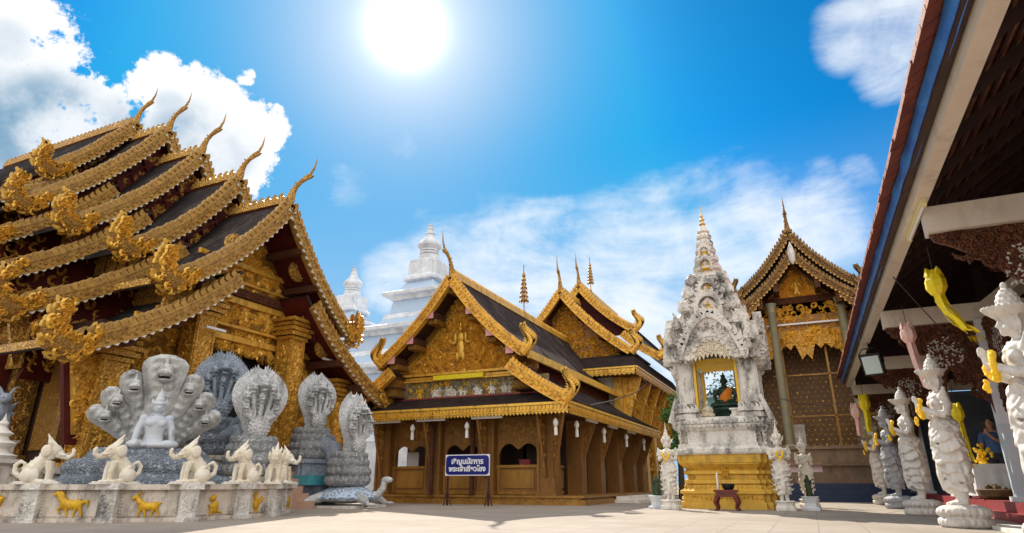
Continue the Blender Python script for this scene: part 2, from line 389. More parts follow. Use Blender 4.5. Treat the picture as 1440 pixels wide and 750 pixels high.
def copy_thing(o, loc, rz, label, group=None, scale=None, swap=None):
    def cp(q, par):
        c = q.copy(); COL.objects.link(c)
        if par: c.parent = par
        for ch in KIDS.get(q.name, [k for k in bpy.data.objects if k.parent == q]): cp(ch, c)
        if swap and c.type == 'MESH' and c.data.materials and c.data.materials[0] in swap:
            c.data = c.data.copy(); c.data.materials[0] = swap[c.data.materials[0]]
        return c
    r = cp(o, None); r.location = loc; r.rotation_euler.z = rz; r['label'] = label
    if group: r['group'] = group
    if scale: r.scale = (scale,) * 3
    return r
KIDS = {}
def fuse(mb, voxel, smooth=3, name='fused', jit=0, jf=20.):
    """melt overlapping shapes into one continuous skin"""
    me = bpy.data.meshes.new(name); me.from_pydata([tuple(p) for p in mb.v], [], mb.f)
    b = bmesh.new(); b.from_mesh(me); bmesh.ops.recalc_face_normals(b, faces=b.faces); b.to_mesh(me); b.free()
    o = bpy.data.objects.new(name, me); COL.objects.link(o)
    md = o.modifiers.new('r', 'REMESH'); md.mode = 'VOXEL'; md.voxel_size = voxel
    if smooth: ms = o.modifiers.new('s', 'SMOOTH'); ms.factor = .5; ms.iterations = smooth
    dg = bpy.context.evaluated_depsgraph_get(); nm = bpy.data.meshes.new_from_object(o.evaluated_get(dg))
    bpy.data.objects.remove(o); bpy.data.meshes.remove(me)
    r = MB(); r.v = [v.co.copy() for v in nm.vertices]; r.f = [tuple(p.vertices) for p in nm.polygons]
    bpy.data.meshes.remove(nm)
    if jit: r.jitter(jit, jf)
    return r
def T(x, y, z, rz=0., s=1.): return Matrix.Translation((x, y, z)) @ Matrix.Rotation(rz, 4, 'Z') @ Matrix.Scale(s, 4)
def frame(o, ea, eb, ed):
    o, ea, eb, ed = V(o), V(ea), V(eb), V(ed)
    return lambda a, b, d: o + ea * a + eb * b + ed * d
def lerp(a, b, t): return a + (b - a) * t

# carved ornament: a raised tapering ribbon curling into a spiral
def scroll(mb, fr, a, b, size, ang, hand, h, d0=0.):
    n = 9; pts = []
    for i in range(n):
        t = i / (n - 1); r = size * (1 - .86 * t ** .8); th = ang + hand * t * 4.6
        pts.append((a + r * cos(th), b + r * sin(th), size * (.30 * (1 - .55 * t)) * (min(1, t * 6 + .05))))
    vs = []; fs = []
    for i, (x, y, w) in enumerate(pts):
        q = pts[min(i + 1, n - 1)]; p = pts[max(i - 1, 0)]; tx, ty = q[0] - p[0], q[1] - p[1]; l = math.hypot(tx, ty) or 1; nx, ny = -ty / l, tx / l
        vs += [fr(x + nx * w, y + ny * w, d0), fr(x, y, d0 + h * (.6 + .4 * sin(i * 1.9))), fr(x - nx * w, y - ny * w, d0)]
    for i in range(n - 1):
        k = 3 * i; fs += [(k, k + 3, k + 4, k + 1), (k + 1, k + 4, k + 5, k + 2)]
    mb.add(vs, fs)
def leaf(mb, fr, a, b, L, wd, ang, d0, d1, bend=.25):
    """pointed flame leaf prism"""
    ca, sa = cos(ang), sin(ang); o = []
    for x, y in ((0, -.5), (.35, -.62), (.7, -.35), (1., bend), (.62, .25), (.3, .6), (0, .5)):
        X, Y = x * L, y * wd + bend * x * x * L * .35; o.append((a + X * ca - Y * sa, b + X * sa + Y * ca))
    mb.prism(o, d0, d1, fr)
def carve_area(mb, fr, inside, a0, a1, b0, b1, n, s0, s1, h, d0=0., rnd=None):
    rnd = rnd or random.Random(3); k = 0; tries = 0
    while k < n and tries < n * 8:
        tries += 1
        a, b = rnd.uniform(a0, a1), rnd.uniform(b0, b1)
        if not inside(a, b): continue
        scroll(mb, fr, a, b, rnd.uniform(s0, s1), rnd.uniform(0, 6.28), rnd.choice((-1, 1)), h * rnd.uniform(.6, 1.2), d0); k += 1

# ---------------------------------------------------------------- temple roofs
class Prof:
    """concave roof line from (u0, z0) down to (u1, z1)"""
    def __init__(s, u0, z0, u1, z1, sag): s.a = (u0, z0, u1, z1, sag)
    def at(s, t):
        u0, z0, u1, z1, g = s.a
        return lerp(u0, u1, t), lerp(z0, z1, t) - g * 4 * t * (1 - t) * (1 - .25 * t)
    def nrm(s, t):
        a, b = s.at(max(0, t - .02)), s.at(min(1, t + .02)); l = math.hypot(b[0] - a[0], b[1] - a[1]); return -(b[1] - a[1]) / l, (b[0] - a[0]) / l
    def length(s): p = [s.at(i / 20) for i in range(21)]; return sum(math.dist(p[i], p[i + 1]) for i in range(20))
    def z(s, u):
        lo, hi = 0., 1.
        for _ in range(24):
            m = (lo + hi) / 2
            if s.at(m)[0] < u: lo = m
            else: hi = m
        return s.at(lo)[1]
def fX(xp, yc): return lambda u, w, z: V((xp - w, yc + u, z))      # ridge runs along X, gable faces +X
def fY(xc, yp): return lambda u, w, z: V((xc + u, yp + w, z))      # ridge runs along Y, gable faces -Y
def roof_slope(th, F, P, w0, w1, mat, sides=(-1, 1), thick=.09, name='roof_slope', row=.12):
    for s in sides:
        mb = MB(); n = max(4, int(P.length() / row)); top = []
        for i in range(n):
            for e, lift in ((i / n, .0), ((i + .999) / n, .012)):
                u, z = P.at(e); nx, nz = P.nrm(e); top.append((u + nx * lift, z + nz * lift))
        bot = [(P.at(i / 12)[0] - P.nrm(i / 12)[0] * thick, P.at(i / 12)[1] - P.nrm(i / 12)[1] * thick) for i in range(13)]
        mb.sheet([[F(s * u, w, z) for u, z in top] for w in (w0, w1)])
        ring = top + bot[::-1]
        for w in (w0, w1):
            k = len(mb.v); mb.v += [F(s * u, w, z) for u, z in ring]; mb.f.append(tuple(range(k, k + len(ring))))
        (u, z), (u2, z2) = top[-1], bot[-1]
        mb.add([F(s * u, w0, z), F(s * u, w1, z), F(s * u2, w1, z2), F(s * u2, w0, z2)], [(0, 1, 2, 3)])
        mb.build(name, mat, th, smooth=False, recalc=False)
        sf = MB(); sf.sheet([[F(s * (u + .0), w, z - .012) for u, z in bot] for w in (w0 + .02, w1)])
        sf.build('soffit', MAROON if mat != TILEY else DARKW, th, smooth=True, recalc=False)
def bargeboard(th, F, P, mat, t0=0., t1=1., up=.10, dn=.26, w0=-.10, w1=.05, sides=(-1, 1), tooth=.15, tz=.13, bead=None, name='bargeboard', nseg=26, scr=True, seed=1):
    rnd = random.Random(seed)
    for s in sides:
        mb = MB(); L = P.length() * (t1 - t0)
        a, b = [], []
        for i in range(nseg + 1):
            t = lerp(t0, t1, i / nseg); u, z = P.at(t); nx, nz = P.nrm(t); a.append((u + nx * up, z + nz * up)); b.append((u - nx * dn, z - nz * dn))
        for (A, B) in ((a, b),):
            for i in range(nseg):
                mb.prism([A[i], A[i + 1], B[i + 1], B[i]], w0, w1, lambda p, q, d: F(s * p, d, q))
            # raised edge mouldings
            for E_, o in ((a, 1), (b, -1)):
                for i in range(nseg):
                    t = lerp(t0, t1, i / nseg); nx, nz = P.nrm(t); h = .05 * o
                    mb.prism([E_[i], E_[i + 1], (E_[i + 1][0] - nx * h, E_[i + 1][1] - nz * h), (E_[i][0] - nx * h, E_[i][1] - nz * h)], w0 - .035, w0, lambda p, q, d: F(s * p, d, q))
        if scr:
            for i in range(int(L / .17)):
                t = lerp(t0, t1, (i + .5) / int(L / .17)); u, z = P.at(t); nx, nz = P.nrm(t); m = (up - dn) / 2
                scroll(mb, lambda p, q, d: F(s * p, w0 - d, q), u + nx * m, z + nz * m, (up + dn) * .36, math.atan2(nz, nx) + i % 2 * pi, 1 if i % 2 else -1, .06)
        mb.build(name, mat, th, angle=30)
        tb = MB(); n = int(L / tooth)
        for i in range(n):
            t = lerp(t0, t1, (i + .5) / n); u, z = P.at(t); nx, nz = P.nrm(t); ang = math.atan2(nz, nx) + .35
            leaf(tb, lambda p, q, d: F(s * p, d, q), u + nx * (up - .01), z + nz * (up - .01), tz * rnd.uniform(.9, 1.1), tooth * .8, ang, w0 + .03, w1 - .03)
        tb.build('flame_trim', mat, th, angle=30)
        if bead:
            bd = MB(); n = int(L / (tooth * 1.1))
            for i in range(n):
                t = lerp(t0, t1, (i + .5) / n); u, z = P.at(t); nx, nz = P.nrm(t)
                leaf(bd, lambda p, q, d: F(s * p, d, q), u - nx * (dn - .01), z - nz * (dn - .01), .06, tooth * .55, math.atan2(-nz, -nx), w0 - .03, w0 + .03, 0.)
            bd.build('silver_trim', bead, th, angle=30)
def chofa(th, F, z, mat, h=1.5, out=.75, r=.09, w=0.):
    mb = MB(); pts = []
    for t, o in ((0, -.06), (.12, -.01), (.26, .05), (.38, .17), (.48, .36), (.55, .60), (.62, .78), (.76, .93), (1., 1.0)): pts.append(F(0, w - o * out, z - .15 + t * (h + .15)))
    mb.tube(pts, [r * q for q in (1.5, 1.5, 1.1, .8, .72, .95, .5, .34, .06)], 8)
    fr = lambda a, b, d: F(d, w - a, b)
    leaf(mb, fr, .60 * out, z + .50 * h, .20 * out + .10, .1, -.15, -.03, .03)     # beak
    leaf(mb, fr, .25 * out, z + .36 * h, .18, .08, 2.3, -.025, .025)
    for i in range(4): leaf(mb, fr, -.02 + .05 * i, z + .02 + .09 * i, .2, .12, 2.6 - .2 * i, -.03, .03)
    mb.build('roof_finial', mat, th)
def hanghong(th, F, u, z, s, mat, H=1.1, Wd=.8, w=-.03, th_=.22, seed=0, tail=None):
    """naga-flame cluster at the foot of a bargeboard, rising outwards"""
    rnd = random.Random(seed); mb = MB(); fr = lambda a, b, d: F(s * (u + a * Wd), w + d, z + b * H)
    U = [(-.70, .62), (-.52, .36), (-.26, .14), (.04, .04), (.28, .14), (.40, .36), (.36, .62), (.26, .88), (.34, 1.12)]
    rad = [.02, .16, .26, .33, .33, .27, .18, .09, .02]
    pts = [fr(a, b, 0) for a, b in U]
    mb.tube(pts, [q * min(Wd, H) * .85 for q in rad], 10, flat=((F(0, 1, 0) - F(0, 0, 0)), th_ / .22))
    base = mb.build('naga_end', GOLDF, th, angle=30); mb = MB()
    for i in range(190):
        k = rnd.uniform(.3, 7.2); j = int(k); t = k - j; a = lerp(U[j][0], U[j + 1][0], t); b = lerp(U[j][1], U[j + 1][1], t); q = lerp(rad[j], rad[j + 1], t)
        side = rnd.choice((-1, 1)); dx, dy = U[j + 1][0] - U[j][0], U[j + 1][1] - U[j][1]; l = math.hypot(dx, dy); off = rnd.uniform(-.8, .8) * q
        scroll(mb, lambda A, B, d: F(s * A, w + side * (th_ * .75 + d), B), u + (a - dy / l * off) * Wd, z + (b + dx / l * off) * H, .15 * Wd * rnd.uniform(.6, 1.2), rnd.uniform(0, 6.28), rnd.choice((-1, 1)), .07, -.01)
    fr2 = lambda A, B, d: F(s * A, w + d, B)
    for i in range(17):
        k = i / 16 * 7.4; j = int(k); t = k - j; a = lerp(U[j][0], U[j + 1][0], t); b = lerp(U[j][1], U[j + 1][1], t); q = lerp(rad[j], rad[j + 1], t)
        dx, dy = U[j + 1][0] - U[j][0], U[j + 1][1] - U[j][1]; l = math.hypot(dx, dy)
        leaf(mb, fr2, u + (a + dy / l * q * .7) * Wd, z + (b - dx / l * q * .7) * H, .22 * H * (.5 + .5 * rnd.random()), .11 * Wd, lerp(math.atan2(-dx * H, dy * Wd), pi / 2, .42), -.05, .05)
        if i % 2: leaf(mb, fr2, u + (a - dy / l * q * .5) * Wd, z + (b + dx / l * q * .5) * H, .24 * H * (.5 + .4 * rnd.random()), .10 * Wd, lerp(math.atan2(dx * H, -dy * Wd), pi / 2, .55), -.06, .06)
    mb.build('filigree', mat, base, angle=30)
def flame_tail(th, F, u, z, s, mat, H=1.0, w=-.03, wd=.1):
    """slim S-curved tail rising from the foot of a bargeboard"""
    mb = MB(); pts = []; rr = []
    for t in [i / 14 for i in range(15)]:
        a = .10 + .20 * sin(t * 6.0 - .5) * (1 - .45 * t) + .06 * t; pts.append(F(s * (u + a * H), w, z - .12 * H + t * H)); rr.append(wd * (1.35 - 1.3 * t ** .9) * H + .006)
    mb.tube(pts, rr, 8)
    for i in range(1, 13):
        t = i / 14; a = .10 + .20 * sin(t * 6.0 - .5) * (1 - .45 * t) + .06 * t
        for q in (1, -1):
            leaf(mb, lambda A, B, d: F(s * A, w + d, B), u + a * H + q * rr[i] * .5, z - .12 * H + t * H, .26 * H * (1.1 - .7 * t), .10 * H, pi / 2 - q * (1.0 - .5 * t), -.05, .05)
    for k in range(9): scroll(mb, lambda A, B, d: F(s * A, w - .08 - d, B), u + random.uniform(-.12, .22) * H, z - random.uniform(-.05, .15) * H, .09 * H, random.uniform(0, 6), 1, .05)
    mb.build('naga_tail', mat, th, angle=30)
def ridge_crest(th, F, z, w0, w1, mat, step=.17, h=.14, u=0., base=True):
    mb = MB()
    if base: mb.prism([(-.09, -.1), (.09, -.1), (.07, .10), (-.07, .10)], w0, w1, lambda a, b, d: F(u + a, d, z + b))
    n = max(1, int((w1 - w0) / step))
    for i in range(n): leaf(mb, lambda a, b, d: F(u + d, a, b), lerp(w0, w1, (i + .5) / n), z + .09, h, step * .75, pi / 2, -.03, .03, .1)
    mb.build('ridge_cresting', mat, th, angle=30)
def gable_fill(th, F, P, w, zb, mat, name='gable_panel', inset=.12, dep=.1, cut=None):
    """solid wall under a roof line down to height zb"""
    pts = []
    n = 14
    for i in range(n + 1):
        u, z = P.at(i / n)
        if z - inset <= zb: break
        pts.append((u, z - inset))
    um = pts[-1][0] if pts else 0
    out = [(-u, z) for u, z in pts[::-1]] + pts[1:] if pts[0][0] < 1e-6 else None
    out = out + [(um, zb), (-um, zb)]
    mb = MB(); mb.prism(out, w, w + dep, lambda a, b, d: F(a, d, b)); return mb.build(name, mat, th, smooth=False)
def petal_fascia(th, pts, z0, z1, mat, step=.13, out=.05, name='eave_fascia', petals=True):
    """fascia board along pts (ground points) with a row of lotus petals"""
    mb = MB()
    for (p, q) in zip(pts[:-1], pts[1:]):
        p, q = V((*p, 0)), V((*q, 0)); d = (q - p); L = d.length; d.normalize(); nrm_ = V((d.y, -d.x, 0))
        f = lambda a, b, c: p + d * a + nrm_ * c + V((0, 0, b)); H = z1 - z0
        mb.prism([(0, z0), (L, z0), (L, z1), (0, z1)], -.05, 0, f)
        mb.prism([(0, z1 - .05), (L, z1 - .05), (L, z1 + .02), (0, z1 + .02)], 0, out + .03, f)
        mb.prism([(0, z0 + H * .18), (L, z0 + H * .18), (L, z0 + H * .26), (0, z0 + H * .26)], 0, out, f)
        n = int(L / step)
        if petals:
            for i in range(n):
                x = L * (i + .5) / n; w = L / n * .45
                mb.prism([(x - w, z1 - .06), (x + w, z1 - .06), (x + w * .9, z0 + H * .5), (x, z0 + H * .3), (x - w * .9, z0 + H * .5)], 0, out * .8, f)
                mb.prism([(x - w, z0 + H * .16), (x + w, z0 + H * .16), (x, z0 - .05)], -.02, out * .5, f)
    return mb.build(name, mat, th, smooth=False)
# ---------------------------------------------------------------- ground
def build_ground():
    m = bpy.data.materials.new('courtyard_paving'); m.use_nodes = True; t = m.node_tree; b = t.nodes['Principled BSDF']; L = t.links.new; N = t.nodes.new
    tcn = N('ShaderNodeTexCoord')
    br = N('ShaderNodeTexBrick'); L(tcn.outputs['Object'], br.inputs['Vector']); br.inputs['Scale'].default_value = 1.0
    br.offset = 0.0; br.inputs['Brick Width'].default_value = .6; br.inputs['Row Height'].default_value = .6; br.inputs['Mortar Size'].default_value = .007
    br.inputs['Color1'].default_value = (.34, .288, .235, 1); br.inputs['Color2'].default_value = (.38, .325, .27, 1); br.inputs['Mortar'].default_value = (.21, .175, .14, 1)
    n = N('ShaderNodeTexNoise'); L(tcn.outputs['Object'], n.inputs['Vector']); n.inputs['Scale'].default_value = .55; n.inputs['Detail'].default_value = 9; n.inputs['Roughness'].default_value = .65
    rp = N('ShaderNodeMapRange'); L(n.outputs[0], rp.inputs[0]); rp.inputs[1].default_value = .40; rp.inputs[2].default_value = .68
    mx = N('ShaderNodeMix'); mx.data_type = 'RGBA'; L(rp.outputs[0], mx.inputs[0]); L(br.outputs[0], mx.inputs[6]); mx.inputs[7].default_value = (.29, .24, .19, 1)
    L(mx.outputs[2], b.inputs['Base Color'])
    n2 = N('ShaderNodeTexNoise'); L(tcn.outputs['Object'], n2.inputs['Vector']); n2.inputs['Scale'].default_value = 6; n2.inputs['Detail'].default_value = 6
    r2 = N('ShaderNodeMapRange'); L(n2.outputs[0], r2.inputs[0]); r2.inputs[3].default_value = .75; r2.inputs[4].default_value = .95; L(r2.outputs[0], b.inputs['Roughness']); b.inputs['Specular IOR Level'].default_value = .15
    bp = N('ShaderNodeBump'); bp.inputs['Strength'].default_value = .2; bp.inputs['Distance'].default_value = .004; L(br.outputs[0], bp.inputs['Height']); L(bp.outputs[0], b.inputs['Normal'])
    mb = MB(); S = 1500; mb.add([(-S, -S, 0), (S, -S, 0), (S, S, 0), (-S, S, 0)], [(0, 1, 2, 3)])
    struct(mb.build('ground', m, smooth=False))
build_ground()

# ---------------------------------------------------------------- the large tiered hall on the left
YC = 12.4
def build_hall():
    th = thing('temple_hall', 'large dark roofed hall with five stepped gold gables, behind the grey serpent statues', 'temple', (-18, YC, 0))
    planes = [(-12.9, 8.45, 3.2, 5.15, 5.15, 3.25), (-15.2, 9.75, 2.95, 6.4, 5.15, 4.3), (-17.2, 11.15, 3.35, 7.3, 4.8, 5.45), (-19.2, 12.55, 3.65, 8.2, 4.3, 6.9), (-21.2, 13.35, 2.3, 10.35, 4.2, 8.6)]
    for k, (xp, za, u1, z1, u2, z2) in enumerate(planes):
        F = fX(xp, YC); nxt = planes[k + 1][0] if k < 4 else -30
        back = xp - nxt + .7 if k < 4 else 9
        P1 = Prof(0, za, u1, z1, .42 if k < 4 else .2); up = Prof(1.25, P1.z(1.25) - .85, u2, z2, .38)
        roof_slope(th, F, P1, 0, back, TILE); roof_slope(th, F, up, .1, back, TILE)
        bm = GOLDW
        bargeboard(th, F, P1, bm, .012, .97, bead=MIRR, seed=k, w0=-.12, w1=.06, up=.06, dn=.25, tooth=.19, tz=.20)
        bargeboard(th, F, up, bm, .06, .97, bead=MIRR, seed=k + 9, w0=-.12, w1=.06, up=.06, dn=.25, tooth=.19, tz=.20)
        chofa(th, F, za + .1, GOLDO, 1.22, .86, .085)
        for s in (-1, 1):
            hanghong(th, F, u1 + .05, z1 - .22, s, GOLDR2, .98, .82 if s < 0 else .62, seed=k * 2 + s)
            hanghong(th, F, u2 + .05, z2 - .22, s, GOLDR2, .98, .82 if s < 0 else .62, seed=k * 2 + s + 30)
        ridge_crest(th, F, za + .1, .25, back - .6, GOLDO, .24, .2)
        # upper wall between the two roof layers
        for s in (-1, 1):
            zc1, zc0 = P1.z(min(2.2, u1 - .1)), up.z(2.2) if u2 > 2.3 else z2
            mb = MB(); p = F(s * min(2.2, u1 - .15), .45, 0); q = F(s * (min(2.2, u1 - .15) - .1), back, 0)
            mb.bb(p.x, q.x, p.y, q.y, zc0 - .3, zc1 - .1); mb.build('clerestory_wall', MAROON, th, smooth=False)
            cw = MB(); n = max(2, int(back / .55))
            for i in range(n):
                w = .6 + (back - .7) * i / n; hh = max(.1, zc1 - zc0 - .25)
                uo = min(2.2, u1 - .15)
                cw.prism([(w, zc0 - .05), (w + .42, zc0 - .05), (w + .42, zc0 + hh), (w, zc0 + hh)], uo, uo + .03, lambda a, b, d: F(s * d, a, b))
                for j in range(5): scroll(cw, lambda a, b, d: F(s * (uo + .03 + d), a, b), w + random.uniform(.05, .37), zc0 + random.uniform(0, hh), .12, random.uniform(0, 6), 1, .04)
            cw.build('gilt_panel', GOLDO, th, angle=30)
        # gable infill
        if k:
            zb = planes[k - 1][1] - 1.2
            gable_fill(th, F, P1, .42, min(zb, z1 + .3), MAROON, 'gable_wall')
            mb = MB()
            ins = lambda a, b: b < P1.z(abs(a)) - .45 and abs(a) < u1 - .3
            carve_area(mb, lambda a, b, d: F(a, .42 - d, b), ins, -u1, u1, min(zb, z1), za, 110, .14, .26, .07, rnd=random.Random(k))
            mb.build('gable_carving', GOLDO, th, angle=30)
            lat = MB()
            for s in (-1, 1):
                for i in range(9):
                    u = .5 + i * .38; zt = P1.z(min(u, u1 - .02)) - .42 if u < u1 else None
                    if zt is None: continue
                    lat.tube([F(s * u, .36, zt), F(s * (u - .45), .36, zt - .75)], .045, 4)
                lat.tube([F(s * .3, .35, P1.z(.3) - 1.05), F(s * u1, .35, z1 - .75)], .05, 4)
            lat.build('gable_lattice', MAROON, th, smooth=False)
            # side strip under the lower roof
            for s in (-1, 1):
                a = MB(); uo = u2 - .75
                p = F(s * uo, .5, 0); q = F(s * (uo - .15), back, 0); a.bb(p.x, q.x, p.y, q.y, 3.4, up.z(uo) - .12); a.build('side_wall', MAROON, th, smooth=False)
                gp = MB()
                for i in range(max(2, int(back / .8))):
                    w = .55 + .8 * i
                    gp.prism([(w, z2 - 1.25), (w + .62, z2 - 1.25), (w + .62, z2 - .2), (w, z2 - .2)], uo, uo + .04, lambda a_, b_, d_: F(s * d_, a_, b_))
                    for j in range(7): scroll(gp, lambda a_, b_, d_: F(s * (uo + .04 + d_), a_, b_), w + random.uniform(.1, .52), z2 - random.uniform(.3, 1.15), .15, random.uniform(0, 6), 1, .05)
                gp.build('gilt_panel', GOLDO, th, angle=30)
                ew = MB(); ue = u2 - .7; un = planes[k - 1][4] - .9
                pts = [(1.3, z2 - 1.5)] + [(u_, up.z(u_) - .14) for u_ in (1.4, 2.0, 2.6, 3.2, min(3.8, ue))] + [(ue, z2 - 1.5)]
                ew.prism(pts, .5, .6, lambda a_, b_, d_: F(s * a_, d_, b_)); o = ew.build('aisle_wall', MAROON, th, smooth=False)
                ec = MB(); carve_area(ec, lambda a_, b_, d_: F(s * a_, .5 - d_, b_), lambda a_, b_: b_ < up.z(a_) - .3, 1.5, ue, z2 - 1.3, up.z(1.5), 70, .12, .22, .06); ec.build('aisle_carving', GOLDC, o, angle=30)
                uu = u2 - .35; st = MB()
                for i in range(max(2, int(back / 1.0))):
                    w = .7 + 1.0 * i; st.prism([(uo, z2 - 1.2), (uo + .12, z2 - 1.2), (uu + .1, z2 + .0), (uo, z2 + .1)], w, w + .09, lambda a_, b_, d_: F(s * a_, d_, b_))
                loose(st, 'eave_bracket', GOLDO, th, smooth=False)
            ev = MB(); 
            for s in (-1, 1): ev.prism([(u2 - .08, z2 - .05), (u2 + .02, z2 - .05), (u2 + .02, z2 + .12), (u2 - .08, z2 + .12)], .1, back, lambda a_, b_, d_: F(s * a_, d_, b_))
            loose(ev, 'eave_board', GOLDO, th, smooth=False)
        else:
            ev = MB()
            for s in (-1, 1):
                ev.prism([(u2 - .08, z2 - .05), (u2 + .02, z2 - .05), (u2 + .02, z2 + .12), (u2 - .08, z2 + .12)], .1, back, lambda a_, b_, d_: F(s * a_, d_, b_))
                ev.prism([(u1 - .08, z1 - .05), (u1 + .02, z1 - .05), (u1 + .02, z1 + .12), (u1 - .08, z1 + .12)], .1, back, lambda a_, b_, d_: F(s * a_, d_, b_))
            loose(ev, 'eave_board', GOLDO, th, smooth=False)
    # ---- the front
    F = fX(-12.9, YC); xp, za, u1, z1, u2, z2 = planes[0]
    P1 = Prof(0, za, u1, z1, .42); P2 = Prof(1.25, P1.z(1.25) - .85, u2, z2, .38)
    wv = 1.35                                             # how far the front wall stands behind the gable boards
    mb = MB()
    top = lambda u: (P1.z(u) if u <= 2.2 else P2.z(u)) - .14
    dz = 4.2; fr = lambda a, b, d: F(a, d, b)
    for sx in (-1, 1):
        for u0, u1_ in ((1.3, 2.2), (2.21, 3.0), (3.0, 3.6), (3.6, 4.2)):
            mb.prism([(sx * u0, .9), (sx * u1_, .9), (sx * u1_, top(u1_)), (sx * u0, top(u0))], wv, wv + .18, fr)
        for u0, u1_ in ((0, .45), (.45, .9), (.9, 1.3)):
            mb.prism([(sx * u0, dz), (sx * u1_, dz), (sx * u1_, top(u1_)), (sx * u0, top(max(.02, u0)))], wv, wv + .18, fr)
    for i in range(13):                                                # scalloped hanging edge of the doorway
        a0 = -1.3 + .2 * i; leaf(mb, fr, a0 + .1, dz + .03, .14 + .30 * abs(abs(i - 6) / 6 - .5) + (.10 if i % 2 else 0), .2, -pi / 2, wv + .01, wv + .16)
    mb.build('front_wall', GOLDF, th, smooth=False)
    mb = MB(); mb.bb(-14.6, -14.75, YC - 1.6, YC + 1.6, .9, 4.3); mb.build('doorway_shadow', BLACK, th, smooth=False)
    # horizontal mouldings and relief panels
    mb = MB()
    for zz, h, e, ul in ((4.35, .16, .10, 3.1), (4.72, .07, .14, 2.6), (5.42, .18, .12, 2.3), (6.05, .07, .08, 1.9), (6.5, .14, .10, 1.7)):
        p = F(-ul, wv - e, 0); q = F(ul, wv, 0); mb.bb(p.x, q.x, p.y, q.y, zz, zz + h)
    loose(mb, 'cornice', GOLD, th, smooth=False)
    mb = MB(); p = F(-2.4, wv - .2, 0); q = F(2.4, wv - .0, 0); mb.bb(p.x, q.x, p.y, q.y, 5.62, 5.86); mb.build('lintel_beam', CARVW, th, smooth=False)
    mb = MB()
    ins = lambda a, b: b < (P1.z(abs(a)) - .5 if abs(a) < 2.2 else P2.z(abs(a)) - .4) and not any(lo - .06 < b < hi + .04 for lo, hi in ((4.3, 4.5), (4.7, 4.8), (5.4, 5.88), (6.03, 6.1)))
    carve_area(mb, lambda a, b, d: F(a, wv - d, b), ins, -2.3, 2.3, 4.1, 8.0, 330, .13, .27, .09)
    carve_area(mb, lambda a, b, d: F(a, wv - d, b), lambda a, b: 1.9 < abs(a) and ins(a, b), -4, 4, 1.6, 5.2, 260, .12, .22, .06)
    carve_area(mb, lambda a, b, d: F(a, wv - d, b), lambda a, b: abs(a) < 1.3, -1.3, 1.3, 4.22, 4.4, 40, .10, .18, .07)
    mb.build('relief_carving', GOLDR2, th, angle=30)
    for u, z in ((1.95, 5.45), (2.65, 4.65), (-1.95, 5.45), (-2.65, 4.65), (1.2, 6.75), (-1.2, 6.75)):       # roundels under the roof edge
        mb = MB(); fr = lambda a, b, d: F(a, .62 - d, b)
        n = 24; rr = .33
        mb.prism([(u + rr * cos(i * 2 * pi / n), z + rr * sin(i * 2 * pi / n)) for i in range(n)], 0, .08, fr)
        mb.prism([(u + rr * .8 * cos(i * 2 * pi / n), z + rr * .8 * sin(i * 2 * pi / n)) for i in range(n)], .08, .12, fr)
        for i in range(7): scroll(mb, fr, u + .16 * cos(i * 1.05), z + .16 * sin(i * 1.05), .10, i, 1, .05, .12)
        mb.build('roundel', GOLDO, th, angle=30)
    # porch soffit strips between barge and wall: purlins
    mb = MB()
    for s in (-1, 1):
        for u in (.7, 1.5, 2.4):
            z = P1.z(u) - .22; p = F(s * u, -.02, 0); mb.bb(p.x, p.x - wv, p.y - .1, p.y + .1, z - .2, z)
        for u in (2.9, 3.9):
            z = P2.z(u) - .22; p = F(s * u, -.02, 0); mb.bb(p.x, p.x - wv, p.y - .1, p.y + .1, z - .2, z)
    loose(mb, 'purlin', CARVW, th, smooth=False)
    # columns
    for u, zt, wd in ((-1.62, 5.3, .56), (1.62, 5.3, .56), (-3.75, 3.75, .62), (3.75, 3.75, .62)):
        mb = MB(); c = F(u, wv - .45, 0); h = zt - .9
        mb.box((c.x, c.y, .9 + h / 2), (wd, wd, h))
        for k in (-1, 1):
            mb.box((c.x + wd / 2, c.y + k * wd * .42, .9 + h / 2 - .2), (.05, .07, h - .6)); mb.box((c.x + k * wd * .42, c.y - wd / 2, .9 + h / 2 - .2), (.07, .05, h - .6))
        for i, (z, e) in enumerate(((.0, .12), (.18, .07), (h - .62, .05), (h - .5, .12), (h - .36, .17), (h - .2, .12), (h - .08, .2))): mb.box((c.x, c.y, .9 + z + .05), (wd + e * 2, wd + e * 2, .1))
        o = mb.build('column', GOLDC, th, smooth=False)
        m2 = MB()
        fr = lambda a, b, d: V((c.x + wd / 2 + d, c.y + a, b)); fl = lambda a, b, d: V((c.x + a, c.y - wd / 2 - d, b))
        for f in (fr, fl):
            carve_area(m2, f, lambda a, b: True, -wd * .3, wd * .3, 1.1, .9 + h - .7, 60, .08, .15, .04, rnd=random.Random(int(u * 10)))
            for i in range(5): leaf(m2, f, -wd / 2 + wd * (i + .5) / 5, .9 + h - .5, .3, wd / 5, pi / 2, 0, .09)
        m2.build('column_carving', GOLD, o, angle=30)
    # red edged bracket panels hung beside the outer columns
    for s in (-1, 1):
        mb = MB(); fr = lambda a, b, d: F(s * a, wv - .5 + d, b)
        mb.prism([(3.95, 3.55), (4.75, 3.55), (4.72, 3.1), (4.3, 1.35), (4.02, 1.35)], 0, .12, fr); o = mb.build('bracket', MAROON, th, smooth=False)
        m2 = MB(); m2.prism([(4.05, 3.3), (4.62, 3.3), (4.55, 2.9), (4.22, 1.55), (4.1, 1.55)], -.05, 0, fr)
        carve_area(m2, lambda a, b, d: fr(a, b, -.05 - d), lambda a, b: a < 4.15 + (b - 1.5) * .24, 4.1, 4.6, 1.6, 3.2, 36, .09, .16, .07)
